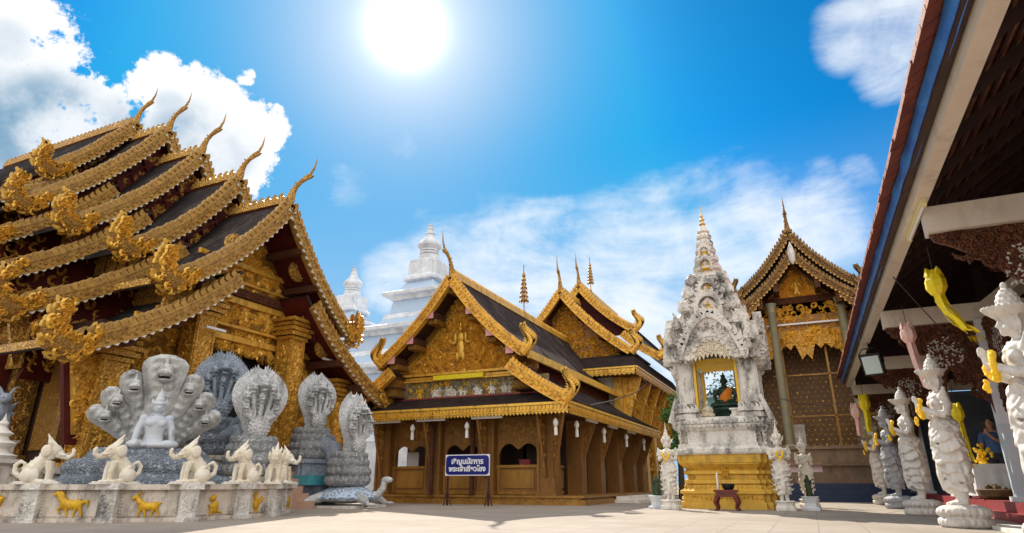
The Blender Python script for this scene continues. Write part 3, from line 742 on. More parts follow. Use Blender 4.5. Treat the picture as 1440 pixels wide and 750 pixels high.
        for z in (3.38, 3.5): m2.prism([(3.92, z), (4.8, z), (4.8, z + .06), (3.92, z + .06)], -.1, 0, fr)
        m2.build('bracket_carving', GOLD, o, angle=30)
    # side wall towards the yard with its own columns, and the platform
    mb = MB(); mb.bb(-14.4, -30, YC - 3.5, YC - 3.7, .9, 4.2); mb.build('side_wall', DARKW, th, smooth=False)
    mb = MB(); mb.bb(-14.4, -30, YC + 3.5, YC + 3.7, .9, 4.2); mb.build('side_wall', DARKW, th, smooth=False)
    for i, x in enumerate((-16.4, -18.6, -20.8, -23)):
        mb = MB(); y = YC - 4.0
        mb.box((x, y, 2.5), (.5, .5, 3.2)); 
        for z, e in ((.95, .12), (1.15, .07), (3.5, .1), (3.7, .2), (3.9, .12)): mb.box((x, y, z), (.5 + 2 * e, .5 + 2 * e, .1))
        o = mb.build('column', GOLDF, th, smooth=False)
        m2 = MB()
        carve_area(m2, lambda a, b, d: V((x + .25 + d, y + a, b)), lambda a, b: True, -.15, .15, 1.2, 3.4, 40, .07, .13, .04)
        carve_area(m2, lambda a, b, d: V((x + a, y - .25 - d, b)), lambda a, b: True, -.15, .15, 1.2, 3.4, 40, .07, .13, .04); m2.build('column_carving', GOLDO, o, angle=30)
        mb = MB(); mb.prism([(-.7, 3.6), (-.1, 3.6), (-.1, 1.6), (-.25, 1.6), (-.6, 2.9)], x - .06, x + .06, lambda a, b, d: V((d, y - .25 + a * 1.0 + .05, b))); mb.build('bracket', MAROON, th, smooth=False)
        mb = MB(); mb.bb(x + .5, x + 1.7, YC - 3.72, YC - 3.78, 1.3, 3.6); w_ = mb.build('wall_panel', GOLDF, th, smooth=False)
    mb = MB(); mb.bb(-13.6, -30, YC - 4.5, YC + 4.5, 0, .78); mb.bb(-13.5, -30, YC - 4.6, YC + 4.6, .78, .9); mb.bb(-13.45, -30, YC - 4.7, YC + 4.7, 0, .18); mb.build('platform', STONE, th, smooth=False)
    for y in (YC - 1.3, YC + 3.05):                                # tube lamps under the eaves
        mb = MB(); mb.bb(-13.3, -13.36, y - .5, y + .1, 4.25 if y > YC else 4.3, 4.31 if y > YC else 4.36); mb.build('tube_lamp', TUBEW, th, smooth=False)
    return th
build_hall()

st = thing('entrance_steps', 'short flight of terracotta coloured steps leading up between the serpent statues', 'steps', (-12.6, YC, 0))
for i in range(5):
    mb = MB(); mb.bb(-11.6 - .22 * i, -13.6, YC - 1.1, YC + (3.1 if i > 2 else .85), .18 * i, .18 * (i + 1)); mb.build('step', STEPT, st, smooth=False)

# ---------------------------------------------------------------- middle pavilion
XM = -10.15
def build_pavilion():
    th = thing('wooden_pavilion', 'low gilded teak pavilion with carved gold gable and arched windows, behind the blue sign', 'pavilion', (XM, 22, 0))
    YF, YB = 18.1, 29.2; XR, XL = XM + 3.15, XM - 3.15
    mb = MB()
    mb.bb(XL - 1.0, XR + 1.1, YF - .2, YB, 0, .09); mb.bb(XL - .95, XR + 1.05, YF - .15, YB, .09, .15); mb.bb(XL - .9, XR + .95, YF - .1, YB, .15, .2); mb.bb(XL - 1.0, XR + 1.05, YF - .16, YB, .2, .26)
    mb.build('platform', TEAKP, th, smooth=False)
    mb = MB()
    for i in range(62): scroll(mb, lambda a, b, d: V((a, YF - .16 - d, b)), XL - .9 + i * .135, .125, .06, i * 2., 1, .03)
    mb.build('platform_trim', GOLDO, th, angle=30)
    for i in range(2):
        mb = MB(); mb.bb(XR + 1.1, XR + 1.55 + .35 * (1 - i), YF + 3.0 - .2 * (1 - i), YB - 1.2, .1 * i, .1 * (i + 1)); mb.build('side_step', PLASTW, th, smooth=False)
    # inner dark room
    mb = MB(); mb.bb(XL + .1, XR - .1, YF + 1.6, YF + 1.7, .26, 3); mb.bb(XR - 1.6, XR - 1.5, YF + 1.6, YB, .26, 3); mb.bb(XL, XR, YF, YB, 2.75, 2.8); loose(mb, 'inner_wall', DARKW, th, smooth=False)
    cols = [XM - 2.95, XM - .97, XM + .97, XM + 2.98]
    def pillar(x, y, w=.56, d=.5):
        mb = MB(); mb.bb(x - w / 2, x + w / 2, y - d / 2, y + d / 2, .26, 2.75)
        for e in (-1, 1): mb.bb(x + e * w * .42 - .04, x + e * w * .42 + .04, y - d / 2 - .035, y - d / 2, .3, 2.7)
        mb.bb(x - w / 2 - .04, x + w / 2 + .04, y - d / 2 - .05, y + d / 2 + .05, .26, .38)
        return mb.build('pillar', TEAK, th, smooth=False)
    for x in cols: pillar(x, YF + .25)
    # flared brackets carrying the eave
    def bracket(x, y, dx, dy):
        mb = MB(); px, py = -dy * .05, dx * .05
        o = [(0, 2.72), (1.0, 2.72), (.92, 2.5), (.55, 1.75), (.28, 1.2), (.14, .8), (0, .8)]
        mb.prism(o, -1, 1, lambda a, b, d: V((x + dx * a + px * d, y + dy * a + py * d, b))); q = mb.build('eave_bracket', TEAK, th, smooth=False)
        mb = MB()
        for k in (-1, 1): carve_area(mb, lambda a, b, d: V((x + dx * a + k * px * (1 + d * 20), y + dy * a + k * py * (1 + d * 20), b)), lambda a, b: a < .1 + (b - .9) * .4 and a > .08, .08, .85, 1.2, 2.6, 18, .09, .15, .03)
        mb.build('bracket_carving', TEAKP, q, angle=30)
    for x in cols: bracket(x, YF, 0, -.72)
    bracket(XR + .05, YF + .05, .62, -.62)
    # bays: low panelled wall, cusped double arch, lattice above
    def bay(fr, a0, a1):
        w = a1 - a0
        mb = MB(); mb.prism([(a0, .26), (a1, .26), (a1, 1.12), (a0, 1.12)], .0, .1, fr); o = mb.build('low_wall', TEAK, th, smooth=False)
        m2 = MB(); m2.prism([(a0, 1.06), (a1, 1.06), (a1, 1.14), (a0, 1.14)], -.05, 0, fr); m2.prism([(a0, .28), (a1, .28), (a1, .38), (a0, .38)], -.04, 0, fr)
        for e in (a0 + .02, a1 - .1): m2.prism([(e, .38), (e + .08, .38), (e + .08, 1.06), (e, 1.06)], -.04, 0, fr)
        m2.prism([(a0 + .2, .46), (a1 - .2, .46), (a1 - .2, .98), (a0 + .2, .98)], -.025, 0, fr)
        m2.build('panel_frame', TEAKP, o, smooth=False)
        arch = []; n = 14; zb, zt = 1.45, 1.78
        for i in range(n + 1):
            t = i / n; arch.append((a0 + .05 + (w - .1) * t, zb + (zt - zb) * abs(sin(t * 2 * pi)) ** .55 if abs(t - .5) > .01 else zt - .18))
        mb = MB(); mb.prism([(a0, 2.74), (a0, 1.14), (a0 + .05, 1.14)] + arch + [(a1 - .05, 1.14), (a1, 1.14), (a1, 2.74)], .02, .09, fr); o = mb.build('arch_panel', TEAK, th, smooth=False)
        m2 = MB(); carve_area(m2, lambda a, b, d: fr(a, b, .02 - d), lambda a, b: True, a0 + .1, a1 - .1, 1.92, 2.62, 26, .1, .17, .025); m2.build('arch_carving', TEAKP, o, angle=30)
    frF = lambda a, b, d: V((a, YF + .22 + d, b)); frR = lambda a, b, d: V((XR - .22 - d, a, b))
    for i in range(3): bay(frF, cols[i] + .28, cols[i + 1] - .28)
    ys = [YF + .25, YF + 2.35, YF + 4.5, YF + 6.9, YF + 9.2, YB - .2]
    for y in ys[1:]:
        mb = MB(); mb.bb(XR - .25, XR + .25, y - .26, y + .26, .26, 2.75); mb.build('pillar', TEAK, th, smooth=False); bracket(XR, y, .78, 0)
    for i, (y0, y1) in enumerate(zip(ys[:-1], ys[1:])):
        if i in (0, 3): bay(frR, y0 + .26, y1 - .26)
        else:
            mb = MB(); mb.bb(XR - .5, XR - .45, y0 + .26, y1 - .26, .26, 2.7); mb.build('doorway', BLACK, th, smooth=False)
    mb = MB(); mb.bb(XM - .9, XM - .78, YF - .34, YF - .22, 0.26, 2.7); mb.bb(XM + .5, XM + .62, YF - .2, YF - .1, .26, 2.7); loose(mb, 'brown_post', CARVW, th, smooth=False)
    # things seen through the first window: pale shelf and jars
    # eave: skirt roof
    ZE = 2.78; XE, YE = XR + .92, YF - .85
    petal_fascia(th, [(XM - 4.1, YE), (XE, YE), (XE, YB + .4)], 2.56, 2.84, GOLDB, .12)
    mb = MB()
    n = 6
    for i in range(n):
        t0, t1 = i / n, (i + .999) / n
        f = lambda t, l: (YE + .78 * t, 2.86 + .42 * t + l)
        (y0, z0), (y1, z1) = f(t0, .03), f(t1, 0.)
        mb.add([(XM - 4.1 + .5 * t0, y0, z0), (XE - .8 * t0, y0, z0), (XE - .8 * t1, y1, z1), (XM - 4.1 + .5 * t1, y1, z1)], [(0, 1, 2, 3)])
        mb.add([(XM - 4.1 + .5 * t0, y0, z0 - .06), (XE - .8 * t0, y0, z0 - .06), (XE - .8 * t0, y0, z0), (XM - 4.1 + .5 * t0, y0, z0)], [(0, 1, 2, 3)])
        mb.add([(XE - .8 * t0, YB + .4, z0 - .06), (XE - .8 * t0, y0, z0 - .06), (XE - .8 * t0, y0, z0), (XE - .8 * t0, YB + .4, z0)], [(0, 3, 2, 1)])
        (x0, z0), (x1, z1) = (XE - .8 * t0, f(t0, .03)[1]), (XE - .8 * t1, f(t1, 0)[1])
        mb.add([(x0, YE + .78 * t0, z0), (x0, YB + .4, z0), (x1, YB + .4, z1), (x1, YE + .78 * t1, z1)], [(0, 1, 2, 3)])
    mb.build('skirt_roof', TILEN, th, smooth=False, recalc=False)
    mb = MB(); mb.add([(XM - 4.1, YE + .02, 2.6), (XE - .02, YE + .02, 2.6), (XE - .02, YB + .4, 2.6), (XM - 4.1, YB + .4, 2.6)], [(0, 1, 2, 3)]); mb.build('eave_soffit', DARKW, th, smooth=False)
    # gable
    YG = 17.25; F = fY(XM, YG)
    P1 = Prof(0, 7.25, 2.75, 4.42, .30); P2 = Prof(2.2, 4.15, 4.12, 2.92, .10)
    roof_slope(th, F, P1, .0, YB - YG, TILEY, row=.16); roof_slope(th, F, P2, .05, YB - YG, TILEY, row=.16)
    bargeboard(th, F, P1, GOLD, .01, .985, up=.09, dn=.20, tooth=.12, tz=.11, w0=-.12, w1=.05, nseg=30)
    bargeboard(th, F, P2, GOLD, .0, .98, up=.09, dn=.24, tooth=.13, tz=.13, w0=-.12, w1=.05)
    chofa(th, F, 7.3, GOLDO, 1.35, .7, .075)
    for s in (-1, 1): flame_tail(th, F, 2.62, 4.5, s, GOLD, 1.0); flame_tail(th, F, 3.95, 3.0, s, GOLD, 1.0)
    ridge_crest(th, F, 7.3, .1, YB - YG, GOLD, .16, .15)
    for s in (1, -1):
        mb = MB(); mb.prism([(2.74, 4.24), (2.80, 4.24), (2.80, 4.50), (2.74, 4.50)], .06, YB - YG, lambda a, b, d: F(s * a, d, b)); mb.prism([(2.80, 4.24), (2.83, 4.24), (2.83, 4.3), (2.80, 4.3)], .06, YB - YG, lambda a, b, d: F(s * a, d, b))
        mb.build('eave_fascia', GOLDB, th, smooth=False)
        mb = MB(); mb.prism([(2.3, 3.9), (2.4, 3.9), (2.4, 4.4), (2.3, 4.4)], .9, YB - YG, lambda a, b, d: F(s * a, d, b)); mb.build('clerestory_wall', MAROON, th, smooth=False)
    wv = .85
    gable_fill(th, F, P1, wv, 4.05, PEDB, 'pediment', .14)
    mb = MB(); ins = lambda a, b: b < P1.z(abs(a)) - .42
    carve_area(mb, lambda a, b, d: F(a, wv - d, b), ins, -2.3, 2.3, 4.15, 6.9, 420, .12, .26, .12, rnd=random.Random(5))
    for s in (-1, 1):                                              # leaf border rising to the apex
        for i in range(26):
            t = .12 + .8 * i / 26; u, z = P1.at(t); leaf(mb, lambda a, b, d: F(s * a, wv - d, b), u - .1, z - .48, .22, .12, 1.9, 0, .10)
    # central standing figure of the pediment, in relief
    mb.merge(_relief_figure(lambda a, b, d: F(a, wv - .08 - d, 4.5 + b), 1.25))
    mb.build('pediment_carving', GOLDR2, th, angle=30)
    mb = MB()
    for z, h, e in ((4.05, .08, .14), (3.86, .06, .1), (3.94, .08, .06)): mb.bb(XM - 2.55, XM + 2.55, YG + wv - e, YG + wv + .1, z, z + h)
    mb.build('pediment_moulding', GOLD, th, smooth=False)
    mb = MB(); mb.bb(XM - 1.0, XM + .9, YG + wv - .16, YG + wv - .13, 3.88, 4.03); mb.build('yellow_cloth_strip', YELP, th, smooth=False)
    mb = MB(); mb.bb(XM - 3.2, XM + 3.1, YG + wv - .02, YG + wv + .1, 3.3, 3.86); mb.build('mosaic_frieze', MOSAIC, th, smooth=False)
    mb = MB(); rr = random.Random(11)
    for c in (-1.6, 2.2): mb.merge(_relief_figure(lambda a, b, d: F(c + a * 1.6, wv - .02 - d, 3.3 + b), .42))
    carve_area(mb, lambda a, b, d: F(a, wv - .02 - d, b), lambda a, b: rr.random() < .8, -2.9, 2.9, 3.36, 3.8, 70, .05, .12, .05); mb.build('frieze_figures', OCHRE, th, angle=30)
    mb = MB()
    for i in range(26):
        mb.merge(_relief_figure(lambda a, b, d, x=-1.1 + rr.uniform(0, 3): F(x + a * 1.4, wv - .02 - d, 3.33 + b), rr.uniform(.2, .34)))
    mb.build('frieze_small_figures', PLASTER, th, angle=30)
    mb = MB(); mb.bb(XM - 3.3, XM + 3.2, YG + wv - .12, YG + wv + .05, 3.22, 3.3); mb.bb(XM - 3.5, XM + 3.4, YG + wv - .2, YG + wv + .05, 3.14, 3.19); mb.build('frieze_sill', REDP, th, smooth=False)
    for s in (-1, 1):
        for u in (.0, .75, 1.5, 2.2) if s < 0 else (.75, 1.5, 2.2):
            z = P1.z(u) - .16; mb = MB(); p = F(s * u, -.06, 0); mb.bb(p.x - .12, p.x + .12, p.y, p.y + wv + .05, z - .26, z - .02); o = mb.build('purlin', CARVW, th, smooth=False)
            mb = MB(); mb.bb(p.x - .13, p.x + .13, p.y - .03, p.y, z - .27, z - .01); mb.build('purlin_end', PINKW, o, smooth=False)
            mb = MB(); mb.bb(p.x - .16, p.x + .16, p.y + .14, p.y + wv, z - .42, z - .27); mb.build('purlin_carving', GOLDF, o, smooth=False)
        mb = MB(); p = F(s * 2.45, 0, 0); mb.bb(p.x - .25, p.x + .25, YG + .3, YG + wv + .02, 3.35, 3.95); mb.build('corner_box', GOLDF, th, smooth=False)
        for zz in (3.32, 3.62, 3.96):
            mb = MB(); mb.bb(p.x - .29, p.x + .29, YG + .26, YG + wv + .02, zz, zz + .06); mb.build('corner_moulding', CARVW, th, smooth=False)
    # tube lamps under the eave
    for x in (XM - 2.9, XM - 1.2, XM + .8):
        mb = MB(); mb.bb(x, x + 1.05, YE + .12, YE + .2, 2.48, 2.56); mb.build('tube_lamp', TUBEW, th, smooth=False)
    for y in (19.4, 21.9, 24.6):
        mb = MB(); mb.bb(XE - .22, XE - .14, y, y + 1.1, 2.48, 2.56); mb.build('tube_lamp', TUBEW, th, smooth=False)
def _relief_figure(fr, H):
    mb = MB(); m = lambda a, b, d: fr(a * H, b * H, d * H)
    def e(a, b, ra, rb, rd=.06):
        t = MB(); t.ell((0, 0, 0), 1, 8, 5); mb.add([m(a + p.x * ra, b + p.y * rb, p.z * rd + .02) for p in t.v], t.f)
    e(0, .62, .10, .16); e(0, .85, .06, .075, .08); e(0, .98, .035, .09); e(0, .32, .12, .26); e(.16, .62, .05, .16); e(-.16, .62, .05, .16); e(.22, .48, .10, .05); e(-.22, .48, .10, .05)
    e(.09, .10, .06, .14); e(-.09, .10, .06, .14)
    return mb
build_pavilion()

def spire(name, label, loc, H, group=None):
    """slim tiered gold parasol finial on a ridge"""
    th = thing(name, label, 'finial', loc, group)
    mb = MB(); x, y, z = loc
    mb.lathe([(.10, -.1), (.10, .05), (.05, .1), (.07, .16), (.03, .22), (.025, .34), (.02, H)], 10, T(x, y, z)); mb.build('staff', GOLDO, th)
    for i in range(7):
        q = .28 + i * .085; r = .21 * (1 - i * .115)
        mb = MB(); mb.lathe([(.03, q * H + .05 * H), (r * .6, q * H + .035 * H), (r, q * H), (r * .92, q * H - .01), (.03, q * H + .02)], 14, T(x, y, z))
        for k in range(10):
            a = k * 2 * pi / 10; mb.box((x + r * .95 * cos(a), y + r * .95 * sin(a), z + q * H - .04), (.03, .03, .07))
        mb.build('parasol_tier', GOLDO, th, angle=30)
spire('ridge_spire', 'slim tiered gold parasol spire on the nearer dark roof ridge', (XM, 23.4, 7.35), 2.3)

# ---------------------------------------------------------------- taller hall right behind the pavilion
def build_rear_hall():
    th = thing('rear_hall', 'taller dark roofed hall with two stepped gables rising behind the teak pavilion', 'temple', (XM, 30, 0))
    F = fY(XM, 28.)
    P1 = Prof(0, 9.75, 3.5, 6.35, .35); roof_slope(th, F, P1, 0, 3.6, TILEY); bargeboard(th, F, P1, GOLD, .01, .97, up=.09, dn=.24, tooth=.16, tz=.13)
    F2 = fY(XM, 31.); P2 = Prof(0, 10.9, 3.0, 8.1, .35); roof_slope(th, F2, P2, 0, 8, TILEY); bargeboard(th, F2, P2, GOLD, .01, .97, up=.09, dn=.24, tooth=.16, tz=.13)
    P3 = Prof(2.3, 8.0, 4.2, 6.6, .15); roof_slope(th, F2, P3, .1, 8, TILEY); bargeboard(th, F2, P3, GOLD, .0, .97, up=.09, dn=.24, tooth=.16, tz=.13)
    F3 = fY(XM, 34.5); P4 = Prof(0, 11.2, 2.6, 8.9, .3)
    chofa(th, F, 9.8, GOLDO, 1.7, .4, .09); chofa(th, F2, 10.95, GOLDO, 1.7, .4, .09)
    ridge_crest(th, F2, 10.95, .1, 8, GOLD, .25, .16); ridge_crest(th, F, 9.8, .1, 3, GOLD, .25, .16)
    for FF, u, z in ((F, 3.4, 6.45), (F2, 2.9, 8.15), (F2, 4.1, 6.7)):
        for s in (-1, 1): flame_tail(th, FF, u, z, s, GOLD, 1.2)
    gable_fill(th, F, P1, .9, 6.3, PEDB, 'pediment', .14)
    mb = MB(); carve_area(mb, lambda a, b, d: F(a, .9 - d, b), lambda a, b: b < P1.z(abs(a)) - .4, -2.9, 2.9, 6.3, 9.2, 300, .14, .26, .11); mb.build('pediment_carving', GOLDR2, th, angle=30)
    gable_fill(th, F2, P2, .5, 8.0, MAROON, 'gable_wall', .14)
    mb = MB()
    for s in (-1, 1):
        for u in (.9, 1.9, 2.8): z = P1.z(u) - .2; p = F(s * u, 0, 0); mb.bb(p.x - .1, p.x + .1, p.y, p.y + .9, z - .25, z)
    loose(mb, 'purlin', CARVW, th, smooth=False)
    XE, YE, YB = XM + 3.95, 26.3, 38.; ZE = 5.35
    petal_fascia(th, [(XM - 4, YE), (XE, YE), (XE, YB)], ZE - .28, ZE + .02, GOLDB, .2, .05)
    mb = MB()
    for i in range(8):
        t0, t1 = i / 8, (i + .999) / 8
        f = lambda t, l: (YE + 2.2 * t, ZE + .04 + .95 * t + l)
        (y0, z0), (y1, z1) = f(t0, .03), f(t1, 0)
        mb.add([(XM - 4, y0, z0), (XE - .6 * t0, y0, z0), (XE - .6 * t1, y1, z1), (XM - 4, y1, z1)], [(0, 1, 2, 3)])
        mb.add([(XM - 4, y0, z0 - .06), (XE - .6 * t0, y0, z0 - .06), (XE - .6 * t0, y0, z0), (XM - 4, y0, z0)], [(0, 1, 2, 3)])
        mb.add([(XE - .6 * t0, YB, z0 - .06), (XE - .6 * t0, y0, z0 - .06), (XE - .6 * t0, y0, z0), (XE - .6 * t0, YB, z0)], [(0, 3, 2, 1)])
        mb.add([(XE - .6 * t0, y0, z0), (XE - .6 * t0, YB, z0), (XE - .6 * t1, YB, z1), (XE - .6 * t1, y1, z1)], [(0, 1, 2, 3)])
    mb.build('skirt_roof', TILEN, th, smooth=False, recalc=False)
    mb = MB(); mb.add([(XM - 4, YE + .03, ZE - .22), (XE - .03, YE + .03, ZE - .22), (XE - .03, YB, ZE - .22), (XM - 4, YB, ZE - .22)], [(0, 1, 2, 3)]); mb.build('eave_soffit', TEAK, th, smooth=False)
    mb = MB(); mb.bb(XM - 3.4, XE - 1.2, YE + 1.1, YE + 1.25, 0, ZE - .2); mb.build('front_wall', PLASTW, th, smooth=False)
    mb = MB(); mb.bb(XE - 1.25, XE - 1.1, YE + 1.1, YB, 0, ZE - .2); mb.build('side_wall', GOLDF, th, smooth=False)
    for i in range(6):
        y = YE + 1.2 + i * 2.0
        mb = MB(); mb.bb(XE - 1.3, XE - .9, y - .25, y + .25, 0, ZE - .25); mb.bb(XE - 1.34, XE - .86, y - .29, y + .29, ZE - 1.1, ZE - .95); mb.build('pillar', GOLD, th, smooth=False)
        mb = MB(); mb.prism([(0, ZE - .26), (.85, ZE - .26), (.75, ZE - .6), (.45, ZE - 1.3), (.15, ZE - 2.4), (0, ZE - 2.5)], y - .06, y + .06, lambda a, b, d: V((XE - .9 + a, d, b))); o = mb.build('eave_bracket', GOLD, th, smooth=False)
        mb = MB(); carve_area(mb, lambda a, b, d: V((XE - .9 + a, y - .06 - d, b)), lambda a, b: a < (b - ZE + 2.4) * .36, .03, .7, ZE - 2.2, ZE - .35, 22, .11, .19, .05); mb.build('bracket_carving', GOLDB, o, angle=30)
    mb = MB()
    for z in (1.2, 3.0, 4.4): mb.bb(XE - 1.1, XE - 1.02, YE + 1.1, YB, z, z + .15)
    carve_area(mb, lambda a, b, d: V((XE - 1.09 + d, a, b)), lambda a, b: True, YE + 1.2, YE + 9, 1, ZE - .4, 260, .15, .3, .08); mb.build('wall_carving', GOLDC, th, angle=30)
build_rear_hall()
spire('ridge_spire', 'slim tiered gold parasol spire on the farther, taller roof ridge', (XM, 33.2, 11.05), 2.2)
# ---------------------------------------------------------------- white stupas far behind
def redent(n=2, d=.14):
    """square plan with stepped corners, half width 1"""
    q = []
    pts = [(1 - d * n, 1)]
    for i in range(n): pts += [(1 - d * (n - i), 1 - d * i)][:0]
    c = [(1, -(1 - d * n))]
    q = []
    steps = []
    x, y = 1, 1 - d * n
    steps.append((x, y))
    for i in range(n):
        x -= d; steps.append((x, y)); y += d; steps.append((x, y))
    out = []
    for k in range(4):
        ca, sa = cos(k * pi / 2), sin(k * pi / 2)
        out += [(px * ca - py * sa, px * sa + py * ca) for px, py in steps]
    return out
SQ = [(1, 1), (-1, 1), (-1, -1), (1, -1)]
def stupa(label, x, y, top, half, s):
    """tiered whitewashed stupa: wide square tiers, bell block and ringed finial; s scales the upper part"""
    th = thing('white_stupa', label, 'stupa', (x, y, 0), 'white stupas behind the halls')
    M = T(x, y, 0)
    k = .68 * s; Z = lambda q: top - q * k
    fin = [(0, 0), (.10, .25), (.24, .32), (.10, .45), (.16, .6), (.32, .8), (.22, .95), (.34, 1.45), (.44, 1.55), (.36, 1.65), (.52, 2.2), (.78, 2.6), (1.02, 3.0), (1.04, 3.3), (.74, 3.7), (.82, 3.75), (.82, 3.95), (.66, 4.02), (.82, 4.1), (.84, 4.3), (.68, 4.4), (.86, 4.5), (.88, 4.75), (.82, 5.4)]
    mb = MB(); mb.lathe([(r * s, Z(q)) for r, q in fin[::-1]], 28, M); mb.build('finial', STUPW, th, angle=32)
    z0 = Z(5.35); D = lambda q: z0 - q * s
    mb = MB(); mb.stack(redent(1, .2), [(1.2 * s, D(0)), (1.3 * s, D(.15)), (1.32 * s, D(1.35)), (1.6 * s, D(1.65)), (1.6 * s, D(1.85)), (1.25 * s, D(1.95))][::-1], M); mb.build('bell_block', STUPW, th, smooth=False)
    q = 1.95; r = 1.25
    for i in range(4):
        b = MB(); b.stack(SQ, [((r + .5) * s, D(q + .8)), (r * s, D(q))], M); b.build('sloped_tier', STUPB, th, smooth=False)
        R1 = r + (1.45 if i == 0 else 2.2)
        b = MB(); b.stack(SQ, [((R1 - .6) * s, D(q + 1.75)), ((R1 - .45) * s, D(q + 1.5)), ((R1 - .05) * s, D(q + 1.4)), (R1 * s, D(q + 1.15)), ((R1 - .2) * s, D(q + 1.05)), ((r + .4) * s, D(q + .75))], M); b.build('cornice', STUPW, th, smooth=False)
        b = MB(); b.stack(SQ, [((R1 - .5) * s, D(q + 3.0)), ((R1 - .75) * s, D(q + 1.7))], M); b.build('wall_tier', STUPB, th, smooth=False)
        b = MB(); b.stack(SQ, [((R1 - .15) * s, D(q + 3.35)), ((R1 - .3) * s, D(q + 2.95))], M); b.build('plinth_band', STUPW, th, smooth=False)
        r = R1 - .2; q += 3.3
    b = MB(); b.stack(SQ, [(r * s, 0), (r * s, D(q))], M); b.build('base', STUPW, th, smooth=False)
stupa('white stupa, the taller and nearer of two behind the teak gable', -25.7, 40, 20.9, 2, .95)
stupa('white stupa, the smaller one to the left beside the dark roofed hall', -33.2, 40, 18.3, 2, .78)

